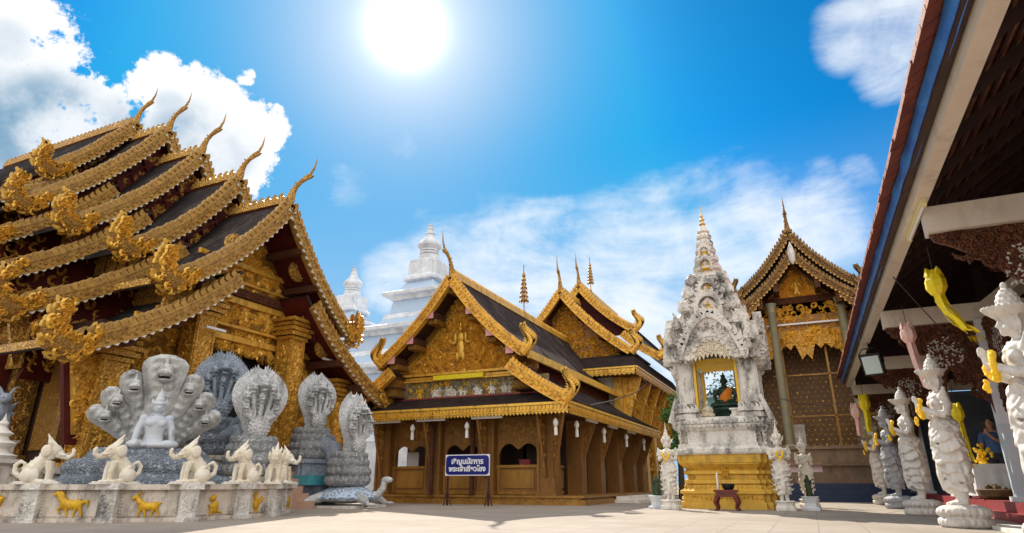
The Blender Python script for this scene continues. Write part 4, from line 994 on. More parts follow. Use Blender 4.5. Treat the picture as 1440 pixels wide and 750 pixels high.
# ---------------------------------------------------------------- white spired shrine
XS, YS = -1.95, 18.2
def build_shrine():
    th = thing('spired_shrine', 'weathered white stucco shrine with arched niche, tiered spire and yellow base', 'shrine', (XS, YS, 0))
    M = T(XS, YS, 0); pl3 = redent(3, .09); pl2 = redent(2, .12)
    # yellow base
    mb = MB(); mb.stack(pl2, [(1.18, 0), (1.18, .16), (1.12, .18), (1.12, .34), (1.18, .36), (1.18, .42), (1.05, .50), (1.02, .56), (1.06, .60), (1.06, .68), (.98, .72), (.98, .80), (1.06, .83), (1.06, .90), (1.0, .94), (1.08, 1.02), (1.16, 1.10), (1.18, 1.24), (1.18, 1.30)], M); o = mb.build('yellow_base', OCHRE_B, th, smooth=False)
    mb = MB()
    for sd_ in range(4):
        Rm = M @ Matrix.Rotation(sd_ * pi / 2, 4, 'Z')
        for i in range(17): scroll(mb, lambda a, b, d: Rm @ V((a, -(1.12 + d), b)), -.8 + .1 * i, .26, .05, i, 1, .05)
        for i in range(15):
            leaf(mb, lambda a, b, d: Rm @ V((a, -(1.08 + d), b)), -.77 + .11 * i, 1.06, .13, .1, pi / 2, 0, .06)
            leaf(mb, lambda a, b, d: Rm @ V((a, -(1.03 + d), b)), -.77 + .11 * i, .56, .12, .1, -pi / 2, 0, .05)
        for i in range(5): scroll(mb, lambda a, b, d: Rm @ V((a, -(1.06 + d), b)), random.uniform(-.12, .12), .87, .12, i * 1.3, 1 if i % 2 else -1, .06)
    mb.build('base_carving', OCHRE_B, o, angle=30)
    # stained white plinth
    mb = MB(); mb.stack(pl2, [(1.24, 1.30), (1.26, 1.34), (1.26, 1.42), (1.18, 1.46), (1.14, 1.5), (1.14, 1.56), (1.10, 1.58), (1.10, 1.86), (1.14, 1.9), (1.18, 1.97), (1.2, 2.02), (1.16, 2.12), (1.12, 2.15), (1.08, 2.22)], M)
    for p in mb.v:
        p += MN.noise_vector(p * 6) * .012
    o = mb.build('plinth', PLASTER, th, smooth=False)
    mb = MB()
    for sd_ in range(4):
        Rm = M @ Matrix.Rotation(sd_ * pi / 2, 4, 'Z')
        for i in range(22): leaf(mb, lambda a, b, d: Rm @ V((a, -(1.16 + d), b)), -.95 + .09 * i, 2.06, .13 * random.uniform(.7, 1.2), .09, pi / 2 + random.uniform(-.2, .2), -.02, .07)
        for i in range(18): leaf(mb, lambda a, b, d: Rm @ V((a, -(1.17 + d), b)), -.93 + .11 * i, 2.04, .10 * random.uniform(.6, 1.2), .09, -pi / 2, -.02, .05)
        for e in (-1, 1):
            for i in range(7): scroll(mb, lambda a, b, d: Rm @ V((a, -(1.0 + d), b)), e * random.uniform(.85, 1.08), random.uniform(1.5, 2.2), .12, random.uniform(0, 6), e, .1)
    mb.build('plinth_carving', PLASTER, o, angle=30)
    mb = MB(); mb.bb(XS - .62, XS + .62, YS - 1.0, YS + .9, 2.18, 2.24); mb.build('niche_floor', PLASTW, th, smooth=False)
    # four corner piers around an open niche
    for ex in (-1, 1):
        for ey in (-1, 1):
            Mp = T(XS + ex * .80, YS + ey * .72, 0)
            mb = MB(); mb.stack(redent(2, .16), [(.34, 2.2), (.34, 2.32), (.29, 2.36), (.33, 2.42), (.26, 2.48), (.25, 3.75), (.30, 3.8), (.34, 3.86), (.30, 3.9), (.34, 3.98), (.36, 4.08), (.3, 4.1)], Mp); o = mb.build('pier', PLASTER, th, smooth=False)
            m2 = MB()
            for f in (lambda a, b, d: V((XS + ex * .80 + a, YS + ey * .72 - .27 - d, b)), lambda a, b, d: V((XS + ex * (1.07 + d), YS + ey * .72 + a, b))):
                carve_area(m2, f, lambda a, b: b < 2.6 or b > 3.72, -.27, .27, 2.4, 4.0, 30, .08, .15, .08)
                for i in range(6): leaf(m2, f, -.25 + .1 * i, 2.36, .2, .1, pi / 2, -.03, .1); leaf(m2, f, -.25 + .1 * i, 3.72, .22, .1, pi / 2, -.03, .12)
            # big flame-leaf antefixes leaning out at the corners
            for k in range(12):
                a = math.atan2(ey, ex) + random.uniform(-.7, .7); z = random.uniform(3.1, 4.7); r = .30 + .10 * random.random() + (.12 if z > 3.7 else 0)
                f = lambda A, B, D: V((XS + ex * .80 + cos(a) * A - sin(a) * D, YS + ey * .72 + sin(a) * A + cos(a) * D, B))
                leaf(m2, f, r - .12, z, .34 * random.uniform(.6, 1.1), .15, pi / 2 - .2 + random.uniform(-.3, .3), -.06, .06, -.2)
            m2.jitter(.03, 7).build('pier_carving', PLASTER, o, angle=30)
            # lower flying ribs at the foot of the piers (seen as dark slots)
            m3 = MB()
            for k in range(3): m3.tube([V((XS + ex * (1.05 + .0), YS + ey * .72 - .3 + .2 * k, 2.75)), V((XS + ex * 1.14, YS + ey * .72 - .3 + .2 * k, 2.5)), V((XS + ex * 1.26, YS + ey * .72 - .3 + .2 * k, 2.12))], [.05, .06, .07], 6)
            loose(m3, 'rib', PLASTER, o)
    # gold lining of the niche
    mb = MB()
    for ex in (-1, 1): mb.bb(XS + ex * .56, XS + ex * .50, YS - .92, YS - .62, 2.24, 3.72); mb.bb(XS + ex * .56, XS + ex * .50, YS + .55, YS + .8, 2.24, 3.7)
    mb.bb(XS - .56, XS + .56, YS - .85, YS + .8, 3.70, 3.78)
    loose(mb, 'niche_lining', YELW, th, smooth=False)
    # arch heads: lobed arch with flame border, front and sides
    for sd_ in range(4):
        Rm = M @ Matrix.Rotation(sd_ * pi / 2, 4, 'Z'); yy = 1.19 if sd_ % 2 == 0 else 1.21
        fr = lambda a, b, d: Rm @ V((a, -(yy + d), b))
        arc = [(.56 * cos(t), 3.7 + .62 * sin(t)) for t in [i * pi / 16 for i in range(17)]]
        arcO = [(.80 * cos(t) * (1 + .05 * cos(6 * t)), 3.72 + (.98 + .26 * max(0, sin(t)) ** 6) * sin(t)) for t in [i * pi / 16 for i in range(17)]]
        mb = MB()
        for i in range(16): mb.prism([arc[i], arc[i + 1], arcO[i + 1], arcO[i]], -.12, .08, fr)
        for i in range(16): mb.prism([(x * 1.0, z) for x, z in (arcO[i], arcO[i + 1])] + [((arcO[i + 1][0]) * .9, 3.7 + (arcO[i + 1][1] - 3.7) * .9), ((arcO[i][0]) * .9, 3.7 + (arcO[i][1] - 3.7) * .9)], .08, .14, fr)
        o = mb.build('arch', PLASTER, th, smooth=False)
        m2 = MB()
        for i in range(1, 40):
            t = pi * i / 40; x, z = .84 * cos(t), 3.74 + (1.0 + .26 * max(0, sin(t)) ** 6) * sin(t); leaf(m2, fr, x * .90, z - .09, .24 * random.uniform(.7, 1.2), .18, t * .75 + pi * .125 + random.uniform(-.15, .15), -.12, .05 + .05 * (i % 2))
        carve_area(m2, lambda a, b, d: fr(a, b, .08 + d), lambda a, b: .62 < math.hypot(a, (b - 3.7) * .85) < .82 and b > 3.7, -.85, .85, 3.7, 4.8, 40, .07, .12, .08)
        for i in range(9): t = pi * (i + .5) / 9; leaf(m2, fr, .56 * cos(t), 3.72 + .6 * sin(t), .14, .16, t + pi, .0, .06)
        m2.build('arch_carving', PLASTER, o, angle=30)
        # pale hanging valance within the arch
        if sd_ % 2 == 0:
            mb = MB(); pts = [(.57 * cos(t), 3.7 + .64 * sin(t)) for t in [(i + 1.6) * pi / 19.2 for i in range(17)]]
            low = [(-.53 + 1.06 * i / 20, 3.76 + (.06 if i % 2 else -.06) - .05 * cos(i / 20 * 2 * pi)) for i in range(21)]
            mb.prism(pts + low, -.03, .03, fr); mb.build('arch_valance', PLASTC, o, smooth=False)
    # roof over the niche: receding carved tiers
    mb = MB(); prof = [(1.12, 4.08), (1.18, 4.16), (1.18, 4.28), (1.02, 4.34), (1.0, 4.52), (.95, 4.6), (1.0, 4.68), (1.0, 4.76), (.86, 4.82), (.80, 5.0), (.78, 5.12), (.86, 5.18), (.86, 5.26), (.70, 5.32), (.64, 5.55), (.70, 5.62), (.70, 5.7), (.56, 5.76), (.52, 6.0), (.58, 6.06), (.58, 6.14), (.42, 6.2), (.36, 6.35)]
    prof = [(r if z < 4.4 else r * (.95 if z < 4.9 else .88), z) for r, z in prof]
    mb.stack(pl3, prof, M); mb.jitter(.012, 9); o = mb.build('roof_tiers', PLASTER, th, smooth=False)
    m2 = MB()
    for (r, z, hh, n) in ((1.14, 4.2, .46, 7), (.94, 4.7, .40, 6), (.75, 5.2, .38, 5), (.615, 5.65, .34, 4), (.50, 6.08, .30, 4)):
        for sd_ in range(4):
            Rm = M @ Matrix.Rotation(sd_ * pi / 2, 4, 'Z')
            for i in range(n * 2):
                a = -r * .92 + 1.84 * r * i / (n * 2 - 1); f = lambda A, B, D: Rm @ V((A, -(r + D), B))
                leaf(m2, f, a, z, hh * random.uniform(.45, 1.0) * (1.15 if abs(a) > r * .65 else .7), .14, pi / 2 + random.uniform(-.25, .25) - a * .15, -.10, .05)
                scroll(m2, f, a, z + random.uniform(-.05, .12), .11, random.uniform(0, 6), random.choice((-1, 1)), .1)
            # corner towers
            f2 = lambda A, B, D: Rm @ V((r * .93 + A * .7 + D * .7, -(r * .93 + A * .7 - D * .7), B))
            leaf(m2, f2, -.12, z - .04, hh * 1.15, .30, pi / 2 - .12, -.10, .10); leaf(m2, f2, -.02, z, hh * .8, .22, pi / 2 - .5, -.07, .07)
    m2.jitter(.025, 8); m2.build('roof_carving', PLASTER, o, angle=30)
    # small framed niches with gilded figures stacked up the front
    for z, s, r in ((5.02, .62, .84), (5.62, .42, .65), (6.5, .34, .38), (6.98, .27, .29)):
        mb = MB(); fr = lambda a, b, d: M @ V((a, -(r + d), z + b))
        for i in range(12):
            t0, t1 = pi * i / 12, pi * (i + 1) / 12
            mb.prism([(.42 * s * cos(t0), .35 * s + .5 * s * sin(t0)), (.42 * s * cos(t1), .35 * s + .5 * s * sin(t1)), (.62 * s * cos(t1), .35 * s + .78 * s * sin(t1)), (.62 * s * cos(t0), .35 * s + .78 * s * sin(t0))], -.05, .06, fr)
        for e in (-1, 1): mb.prism([(e * .42 * s, -.1 * s), (e * .62 * s, -.1 * s), (e * .62 * s, .36 * s), (e * .42 * s, .36 * s)], -.05, .06, fr)
        for i in range(9): t = pi * (i + .5) / 9; leaf(mb, fr, .58 * s * cos(t), .35 * s + .7 * s * sin(t), .26 * s, .16 * s, t, -.04, .05)
        o = mb.build('small_niche', PLASTER, th, angle=30)
        mb = MB(); mb.prism([(-.42 * s, -.1 * s), (.42 * s, -.1 * s), (.42 * s, .4 * s), (0, .85 * s), (-.42 * s, .4 * s)], -.09, -.04, fr); mb.build('niche_back', OCHRE_B if z > 5.5 else PLASTW, o, smooth=False)
        g = MB(); sitting_figure(g, M @ Matrix.Translation((0, -(r - .02), z - .08 * s)) @ Matrix.Scale(.62 * s, 4)); g.build('gilded_figure', OCHRE, o)
    # ringed spire
    mb = MB(); prof = [(.40, 6.3)]; z = 6.35; r = .40
    for i in range(6):
        h = .30 - .02 * i
        prof += [(r * .86, z), (r * .80, z + h * .45), (r * 1.02, z + h * .62), (r * 1.04, z + h * .8), (r * .8, z + h * .9)]; z += h; r *= .845
    prof += [(r * .9, z), (r * .5, z + .15), (.04, z + .35)]
    mb.lathe(prof, 20, M); o = mb.build('spire', PLASTW, th, angle=30)
    m2 = MB(); z = 6.35; r = .40
    for i in range(5):
        h = .30 - .02 * i
        for k in range(10):
            a = 2 * pi * k / 10 + .3; f = lambda A, B, D: M @ V((cos(a) * A - sin(a) * D, sin(a) * A + cos(a) * D, B)); leaf(m2, f, r * .84, z + h * .68, .20 * (1 - i * .1), .11 * (1 - .1 * i), pi / 2 - .2, -.045, .045)
        z += h; r *= .845
    m2.build('spire_carving', PLASTER, o, angle=30)
    mb = MB(); z = 7.95
    mb.lathe([(.05, z), (.10, z + .1), (.04, z + .16), (.08, z + .24), (.03, z + .3), (.05, z + .38), (.015, z + .45), (.005, z + .72)], 10, M); mb.build('gold_finial', GOLD, th)
PLASTC = material('cream_stucco', (.78, .70, .55), .8, 0, (.66, .56, .40), 6, .6, 20, .5, 9, (.40, .30, .18))
OCHRE_B = material('yellow_gold_base_paint', (.74, .45, .06), .5, .2, (.58, .34, .05), 5, .4, 20, stain=(.35, .20, .05), sscale=4, samount=.3)
def sitting_figure(g, M):
    """small seated figure: crossed legs, torso, arms in the lap, head with a knot"""
    t = MB()
    t.ell((0, -.05, .12), (.42, .30, .12)); t.ell((.28, -.12, .13), (.2, .18, .10)); t.ell((-.28, -.12, .13), (.2, .18, .10))
    t.lathe([(.2, .12), (.19, .3), (.22, .5), (.25, .62), (.16, .70), (.07, .74), (.065, .8)], 14, None, 1, .68)
    for e in (-1, 1): t.tube([(e * .24, 0, .62), (e * .32, -.03, .42), (e * .27, -.16, .26), (e * .06, -.26, .22)], [.075, .065, .055, .05], 8)
    t.ell((0, -.02, .90), (.105, .115, .135)); t.ell((0, 0, 1.04), (.07, .07, .07)); t.ell((0, 0, 1.12), (.03, .03, .07)); t.ell((0, -.125, .89), (.02, .03, .03))
    for e in (-1, 1): t.ell((e * .11, 0, .88), (.02, .03, .06))
    g.merge(t, M)
build_shrine()
# the dark Buddha with its orange sash, sitting in the niche
bd = thing('buddha_statue', 'dark seated Buddha with an orange sash in the niche of the white shrine', 'statue', (XS + .12, YS - .15, 2.24))
mb = MB(); sitting_figure(mb, T(XS + .12, YS - .15, 2.50, 0, .86)); fuse(mb, .016, 2).build('body', BUDJ, bd)
mb = MB(); mb.lathe([(.40, 0), (.42, .05), (.36, .10), (.32, .14), (.36, .19), (.44, .24), (.40, .30)], 24, T(XS + .12, YS - .15, 2.24), 1, .75); mb.build('lotus_seat', BUDJ, bd)
mb = MB(); g = []
for j in range(7):                                                  # robe over one shoulder, slanting across the chest
    row = []
    for i in range(11):
        th_ = -1.25 + 2.3 * i / 10; lo = .16 + .10 * (1.05 - th_) / 2.3; hi = .33 + .36 * max(0, min(1, (th_ + 1.0) / 1.6))
        z = lerp(lo, hi, j / 6); r = (lerp(.19, .25, min(1, max(0, (z - .25) / .37))) if z < .62 else lerp(.25, .17, min(1, (z - .62) / .08))) * 1.09
        row.append(V((XS + .12 + .86 * r * sin(th_), YS - .15 - .86 * r * .72 * cos(th_), 2.50 + .86 * z)))
    g.append(row)
mb.sheet(g); mb.build('orange_robe', ORANGE, bd, recalc=False)
for ex, lab in ((-1, 'small cream guardian figure left of the dark Buddha in the niche'), (1, 'small pale offering block right of the dark Buddha in the niche')):
    if ex < 0:
        o = MB(); t = MB(); sitting_figure(t, T(XS - .30, YS - .80, 2.24, 0, .40)); tag(fuse(t, .012, 2).build('small_figure', PLASTC, None, org=(XS - .30, YS - .80, 2.24)), lab, 'figurine')
    else:
        o = MB(); o.stack(redent(1, .2), [(.16, 2.24), (.16, 2.29), (.12, 2.31), (.12, 2.40), (.17, 2.43), (.17, 2.46)], T(XS + .42, YS - .72, 0)); tag(o.build('offering_block', PLASTW, None, smooth=False, org=(XS + .42, YS - .72, 2.24)), lab, 'block')

# ---------------------------------------------------------------- old hall at the back right
XT, YT = .55, 27.5
def build_old_hall():
    th = thing('old_temple_hall', 'tall old hall with brown layered gable, gold arch and thin pillars on a brick terrace', 'temple', (XT, 30, 0))
    # terrace
    mb = MB(); mb.bb(XT - 2.1, XT + 4, 26.0, 40, .55, 1.78); mb.build('brick_terrace', BRICK, th, smooth=False)
    mb = MB(); mb.bb(XT - 2.2, XT + 4, 25.9, 40, 1.78, 1.9); mb.bb(XT - 2.25, XT + 4, 25.85, 26.2, 1.2, 1.27); mb.build('terrace_coping', BRICK, th, smooth=False)
    for i in range(3):
        mb = MB(); mb.bb(XT - 1.6, XT + 4, 25.0 + .28 * i, 26.0, .2 * i, .2 * (i + 1)); mb.build('navy_step', NAVY, th, smooth=False)
    P1, P2 = Prof(0, 9.95, 2.15, 7.75, .26), Prof(1.65, 7.95, 2.6, 7.0, .06)
    A = fY(XT, YT); B = fY(XT, YT + 1.1)
    P1b = Prof(0, 11.3, 2.5, 8.5, .34)
    for F, P in ((A, P1), (B, P1b), (A, P2)):
        roof_slope(th, F, P, .03, 10, TILEY)
    P3 = Prof(2.3, 7.3, 3.3, 6.3, .1); roof_slope(th, A, P3, .2, 10, TILEY)
    for F, P, sd in ((A, P1, 1), (B, P1b, 2), (A, P2, 3), (A, P3, 4)):
        bargeboard(th, F, P, GOLDR, .0, .98, up=.08, dn=.19, tooth=.16, tz=.17, w0=-.12, w1=.06, seed=sd, bead=GOLD)
    for u, z in ((2.1, 7.85), (2.4, 8.6)): 
        for s in (-1, 1): flame_tail(th, A if u < 2.2 else B, u, z, s, GOLDR, .95, wd=.13)
    for s in (-1, 1): flame_tail(th, A, 2.55, 7.1, s, GOLDR, .8, wd=.12)
    chofa(th, B, 11.35, GOLDR, 1.5, .4, .10); ridge_crest(th, B, 11.35, .1, 9, GOLDR, .25, .16)
    mb = MB(); p = A(0, -.05, 9.85); mb.lathe([(.04, -.5), (.13, -.3), (.15, 0), (.10, .25), (.05, .4), (.0, .55)], 12, T(p.x, p.y - .1, p.z)); mb.build('apex_boss', PLASTER, th)
    wv = 1.0
    gable_fill(th, A, P1, wv, 7.4, PEDB, 'pediment', .2)
    mb = MB(); carve_area(mb, lambda a, b, d: A(a, wv - d, b), lambda a, b: b < P1.z(min(2.1, abs(a))) - .5, -1.9, 1.9, 8.2, 9.5, 240, .12, .24, .10)
    mb.merge(_relief_figure(lambda a, b, d: A(a, wv - .06 - d, 8.3 + b), .8)); mb.build('pediment_carving', GOLDB, th, angle=30)
    mb = MB(); mb.bb(XT - 1.75, XT + 1.75, YT + wv - .14, YT + wv + .1, 7.92, 8.2); loose(mb, 'cross_beam', CARVW, th, smooth=False)
    mb = MB(); mb.bb(XT - 2.9, XT + 2.9, YT + wv, YT + wv + .12, 6.75, 7.92); mb.build('frieze_panel', PEDB, th, smooth=False)
    mb = MB(); carve_area(mb, lambda a, b, d: A(a, wv - d, b), lambda a, b: True, -2.8, 2.8, 6.85, 7.85, 230, .11, .22, .09); mb.build('frieze_carving', GOLDB, th, angle=30)
    mb = MB(); mb.bb(XT - 1.4, XT + 1.5, YT + wv - .16, YT + wv - .1, 6.98, 7.05); mb.build('tube_lamp', TUBEW, th, smooth=False)
    # lobed gold fringe arch hanging under the frieze
    mb = MB(); n = 30; top = [(-2.9, 6.75), (2.9, 6.75)]; low = []
    for i in range(n + 1):
        a = 2.9 - 5.8 * i / n; base = 6.05 - max(0, abs(a) - .2) * .05 - (max(0, abs(a) - 1.1)) * 1.15
        base = max(4.2, base); low.append((a, base + (.14 if i % 2 else -.1) - (.45 if abs(a) < .3 else 0)))
    mb.prism(top + low, wv, wv + .08, lambda a, b, d: A(a, d, b)); o = mb.build('fringe_arch', GOLDC, th, smooth=False)
    mb = MB(); zl = lambda a: max(4.4, 6.15 - max(0, abs(a) - 1.1) * 1.15)
    carve_area(mb, lambda a, b, d: A(a, wv - d, b), lambda a, b: b > zl(a), -2.8, 2.8, 4.6, 6.75, 260, .11, .22, .09)
    mb.build('fringe_carving', GOLDB, o, angle=30)
    for x, y in ((XT - 1.12, YT + .55), (XT + 1.55, YT + .55), (XT - 2.55, YT + 1.2), (XT + 2.9, YT + 1.2)):
        mb = MB(); zt = 7.9 if abs(x - XT) < 2 else 6.3
        mb.lathe([(.22, 1.9), (.24, 2.0), (.17, 2.08), (.16, zt - .5), (.21, zt - .4), (.18, zt - .3), (.24, zt - .05), (.24, zt)], 14, T(x, y, 0)); mb.build('pillar', PILLG, th)
    # door wall with star-studded brown panels
    mb = MB(); mb.bb(XT - 2.9, XT + 3.4, 30.2, 30.4, 1.9, 8.6); mb.build('front_wall', STUDW, th, smooth=False)
    mb = MB()
    for i in range(18):
        for j in range(24): mb.ell((XT - 1.9 + i * .24 + (j % 2) * .12, 30.19, 2.15 + j * .2), (.03, .03, .03) if (i * 7 + j * 5) % 9 else (.045, .03, .045), 6, 4)
    struct(mb.build('gilt_studs', GOLDB, th), 'stuff')
    for x in (XT - .95, XT + .75, XT + 2.2):
        mb = MB(); mb.bb(x - .04, x + .04, 28.9, 28.98, 1.9, 6.6); loose(mb, 'grille_post', TEAKP, th, smooth=False)
    mb = MB()
    for z in (3.2, 4.9): mb.bb(XT - 1.4, XT + 2.6, 28.9, 28.94, z, z + .05)
    loose(mb, 'grille_rail', TEAKP, th, smooth=False)
    mb = MB(); mb.bb(XT - 1.0, XT - .5, 30.1, 30.16, 2.1, 3.0); mb.build('notice_board', PHOTOW, th, smooth=False)
    for s in (-1, 1):
        mb = MB(); mb.bb(XT + s * 2.9, XT + s * 3.0, YT + wv, 38, 1.9, 6.4); mb.build('side_wall', GOLDF, th, smooth=False)
    for s in (-1, 1):
        for u in (.8, 1.5): z = P1.z(u) - .2; mb = MB(); p = A(s * u, -.08, 0); mb.bb(p.x - .1, p.x + .1, p.y, p.y + wv, z - .45, z); loose(mb, 'purlin', CARVW, th, smooth=False)
PILLG = material('grey_green_pillar', (.20, .20, .15), .5, .1, (.30, .24, .12), 4)
GOLDR = material('brown_weathered_gold', (.30, .16, .065), .5, .25, (.46, .27, .07), 5, .4, 20, .6, 11, (.08, .03, .015))
STUDW = material('brown_studded_panel', (.13, .06, .022), .5, .1, (.20, .10, .03), 3, .3, 20)
build_old_hall()
for i, (x, lab) in enumerate(((XT - 1.15, 'pink paper notice on the brick terrace wall, the left one of two'), (XT - .35, 'pink paper notice on the brick terrace wall, the right one of two'))):
    mb = MB(); mb.bb(x - .22, x + .22, 25.97, 25.995, .98, 1.28); o = mb.build('paper_notice', PAPERS, None, smooth=False, org=(x, 25.99, 1.1)); tag(o, lab, 'notice', 'notices on the brick terrace')

# ---------------------------------------------------------------- open sided hall along the right edge
def build_sala():
    th = thing('open_hall', 'open sided hall on the right with terracotta roof, cream beams and carved teak brackets', 'pavilion', (3.4, 15, 0))
    Y0, Y1 = 1.0, 25.2; pitch = .72                                # roof rises inwards
    zt = lambda x: 4.12 + (x - 1.32) * pitch
    mb = MB(); rows = 14
    for i in range(rows):
        x0, x1 = 1.32 + i * .33, 1.32 + (i + .999) * .33
        mb.add([(x0, Y0, zt(x0) + .05), (x0, Y1, zt(x0) + .05), (x1, Y1, zt(x1)), (x1, Y0, zt(x1))], [(0, 1, 2, 3)])
        mb.add([(x0, Y0, zt(x0) + .05), (x0, Y1, zt(x0) + .05), (x0, Y1, zt(x0)), (x0, Y0, zt(x0))], [(0, 1, 2, 3)])
    mb.build('tile_roof', REDT, th, smooth=False, recalc=False)
    # tile ends along the eave and their undersides
    mb = MB(); n = int((Y1 - Y0) / .24); rr = random.Random(4)
    for i in range(n):
        y = Y0 + .24 * i; d = rr.uniform(-.012, .012)
        mb.prism([(1.30 + d, zt(1.30) - .05), (1.30 + d, zt(1.3) + .0 + d), (1.56, zt(1.56) - .02), (1.56, zt(1.56) - .07)], y + .008, y + .232, lambda a, b, c: V((a, c, b)))
    mb.build('eave_tiles', REDT, th, smooth=False)
    # battens and tiles seen from inside
    mb = MB()
    for i in range(30):
        x = 1.75 + i * .16; mb.bb(x - .015, x + .015, Y0, Y1, zt(x) - .10, zt(x) - .07)
    loose(mb, 'batten', DARKW, th, smooth=False)
    mb = MB(); rr = random.Random(3)
    for i in range(29):
        for j in range(int((Y1 - 5) / .2)):
            x = 1.75 + i * .16; y = 5 + j * .2 + (i % 2) * .1
            mb.add([(x + .02, y + .01, zt(x) - .055), (x + .14, y + .01, zt(x + .14) - .035), (x + .14, y + .19, zt(x + .14) - .035), (x + .02, y + .19, zt(x) - .055)], [(0, 1, 2, 3)])
    mb.build('tile_underside', REDU, th, smooth=False, recalc=False)
    mb = MB()
    for i in range(23): y = 2 + i; mb.prism([(1.7, zt(1.7) - .28), (1.7, zt(1.7) - .13), (5.9, zt(5.9) - .13), (5.9, zt(5.9) - .28)], y - .03, y + .03, lambda a, b, c: V((a, c, b)))
    loose(mb, 'rafter', DARKW, th, smooth=False)
    # cream eave beam
    mb = MB(); mb.bb(1.60, 1.76, Y0, Y1, 3.84, 4.17); mb.build('eave_beam', CREAMP, th, smooth=False)
    mb = MB()
    mb.prism([(1.50, 4.30), (1.58, 4.34), (1.585, 3.98), (1.50, 3.96)], Y0, Y1, lambda a, b, c: V((a, c, b))); mb.build('fascia_board', DARKW, th, smooth=False)
    ty = [3.2, 8.6, 14.0, 19.4, 24.8]; XP = 3.35
    for y in ty:
        mb = MB(); mb.bb(1.72, 6.5, y - .12, y + .12, 3.50, 3.83); mb.build('tie_beam', CREAMP, th, smooth=False)
        mb = MB(); mb.bb(XP - .16, XP + .16, y - .16, y + .16, .3, 3.5); mb.bb(XP - .22, XP + .22, y - .22, y + .22, .3, .38); o = mb.build('pillar', PILLW, th, smooth=False)
        mb = MB(); mb.bb(XP - .165, XP + .165, y - .165, y + .165, .38, 1.6); mb.build('painted_dado', DADO, o, smooth=False)
        mb = MB(); mb.prism([(XP, 3.83), (XP + .28, 3.83), (XP + 2.9, 5.65), (XP + 2.9, 5.95)], y - .11, y + .11, lambda a, b, c: V((a, c, b))); mb.build('diagonal_strut', CREAMP, th, smooth=False)
        mb = MB(); mb.bb(XP + 1.3, XP + 1.5, y - .1, y + .1, 3.8, 6.0); loose(mb, 'king_post', DARKW, th, smooth=False)
        # solid carved teak brackets, one across the hall and one along it each way
        for (dx, dy, L_, yo) in ((-1, 0, 1.45, 0), (0, 1, 1.75, .16), (0, -1, 1.75, -.16)):
            fr = (lambda a, b, d, y=y, s=dx: V((XP + s * (.16 + a), y + d, b))) if dx else (lambda a, b, d, y=y, s=dy, yo=yo: V((XP - .02 + d, y + yo + s * a, b)))
            o2 = [(0, 3.49), (L_, 3.49), (L_ * .97, 3.40)]
            for i in range(1, 13): t = i / 13; o2.append((L_ * (1 - t) ** 1.25 * .95 + .03 * sin(i * 3), 3.40 - (1.55 if dx else 1.5) * t ** 1.15))
            o2.append((0, 1.8))
            mb = MB(); mb.prism(o2, -.03, .03, fr); o = mb.build('carved_bracket', CARVW, th, smooth=False)
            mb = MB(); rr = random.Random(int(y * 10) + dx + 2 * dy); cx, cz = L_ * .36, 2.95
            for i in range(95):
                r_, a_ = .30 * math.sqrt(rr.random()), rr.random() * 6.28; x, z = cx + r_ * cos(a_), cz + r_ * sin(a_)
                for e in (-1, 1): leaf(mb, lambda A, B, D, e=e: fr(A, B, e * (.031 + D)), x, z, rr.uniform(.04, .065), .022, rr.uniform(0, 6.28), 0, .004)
            mb.build('cutout_light_inlay', CUTLIT, o, smooth=False)  # pale inlay painted as light through cutouts, the bracket has no holes
            mb = MB()
            for e in (-1, 1): carve_area(mb, lambda A, B, D, e=e: fr(A, B, e * (.03 + D)), lambda a, b: a < L_ * (1 - (3.4 - b) / 1.55) ** 1.2 * .9 and math.hypot(a - cx, b - cz) > .34, .05, L_, 1.95, 3.4, 46, .09, .17, .035, rnd=rr)
            mb.build('bracket_carving', CARVW, o, angle=30)
    # floor ledge, back wall, ceiling darkness
    mb = MB(); mb.bb(2.9, 9, Y0, Y1, 0, .13); mb.build('red_floor_edge', REDP, th, smooth=False)
    mb = MB(); mb.bb(3.05, 9, Y0, Y1, .13, .3); mb.build('floor', REDP, th, smooth=False)
    mb = MB(); mb.bb(2.2, 2.9, Y0, 11.6, .0, .05); mb.build('pale_floor_strip', PLASTW, th, smooth=False)
    mb = MB(); mb.bb(7.6, 7.75, Y0, Y1 + 3, .3, 8); mb.build('back_wall', GREYW, th, smooth=False)
    mb = MB(); mb.bb(2.9, 7.7, Y1 - .1, Y1, .3, 3.5); mb.build('end_wall', GREYW, th, smooth=False)
    mb = MB(); mb.prism([(1.9, 3.85), (7.7, 3.85), (7.7, 6.1), (5.94, zt(5.94) - .12), (1.9, zt(1.9) - .14)], Y1 - .12, Y1 - .06, lambda a, b, c: V((a, c, b))); mb.build('end_gable', DARKW, th, smooth=False)
    mb = MB(); x0 = 5.94; mb.prism([(5.94, zt(5.94)), (9.5, zt(5.94) - 3.56 * .72), (9.5, zt(5.94) - 3.56 * .72 - .1), (5.94, zt(5.94) - .1)], Y0, Y1, lambda a, b, c: V((a, c, b))); mb.build('rear_roof', DARKW, th, smooth=False)
    mb = MB(); mb.bb(7.52, 7.6, 14.5, 18.6, .9, 3.1); mb.build('window_opening', BLACK, th, smooth=False)
    for i, y in enumerate((10.2, 15.8, 21)):
        mb = MB(); mb.bb(7.48, 7.52, y, y + 1.6, 1.2, 3); o = mb.build('window_frame', BLUEP, th, smooth=False)
        mb = MB(); mb.bb(7.44, 7.47, y + .1, y + 1.5, 1.3, 2.9); mb.build('pane', GLASSD, o, smooth=False)
    mb = MB(); mb.bb(XP - .02, 5.2, 15.9, 15.96, .3, .42); mb.build('blue_sill', BLUEP, th, smooth=False)
REDU = material('brown_tile_underside', (.40, .19, .11), .8, 0, (.14, .055, .03), 5)
CUTLIT = material('painted_cutout_light', (.50, .47, .42), .8)
build_sala()
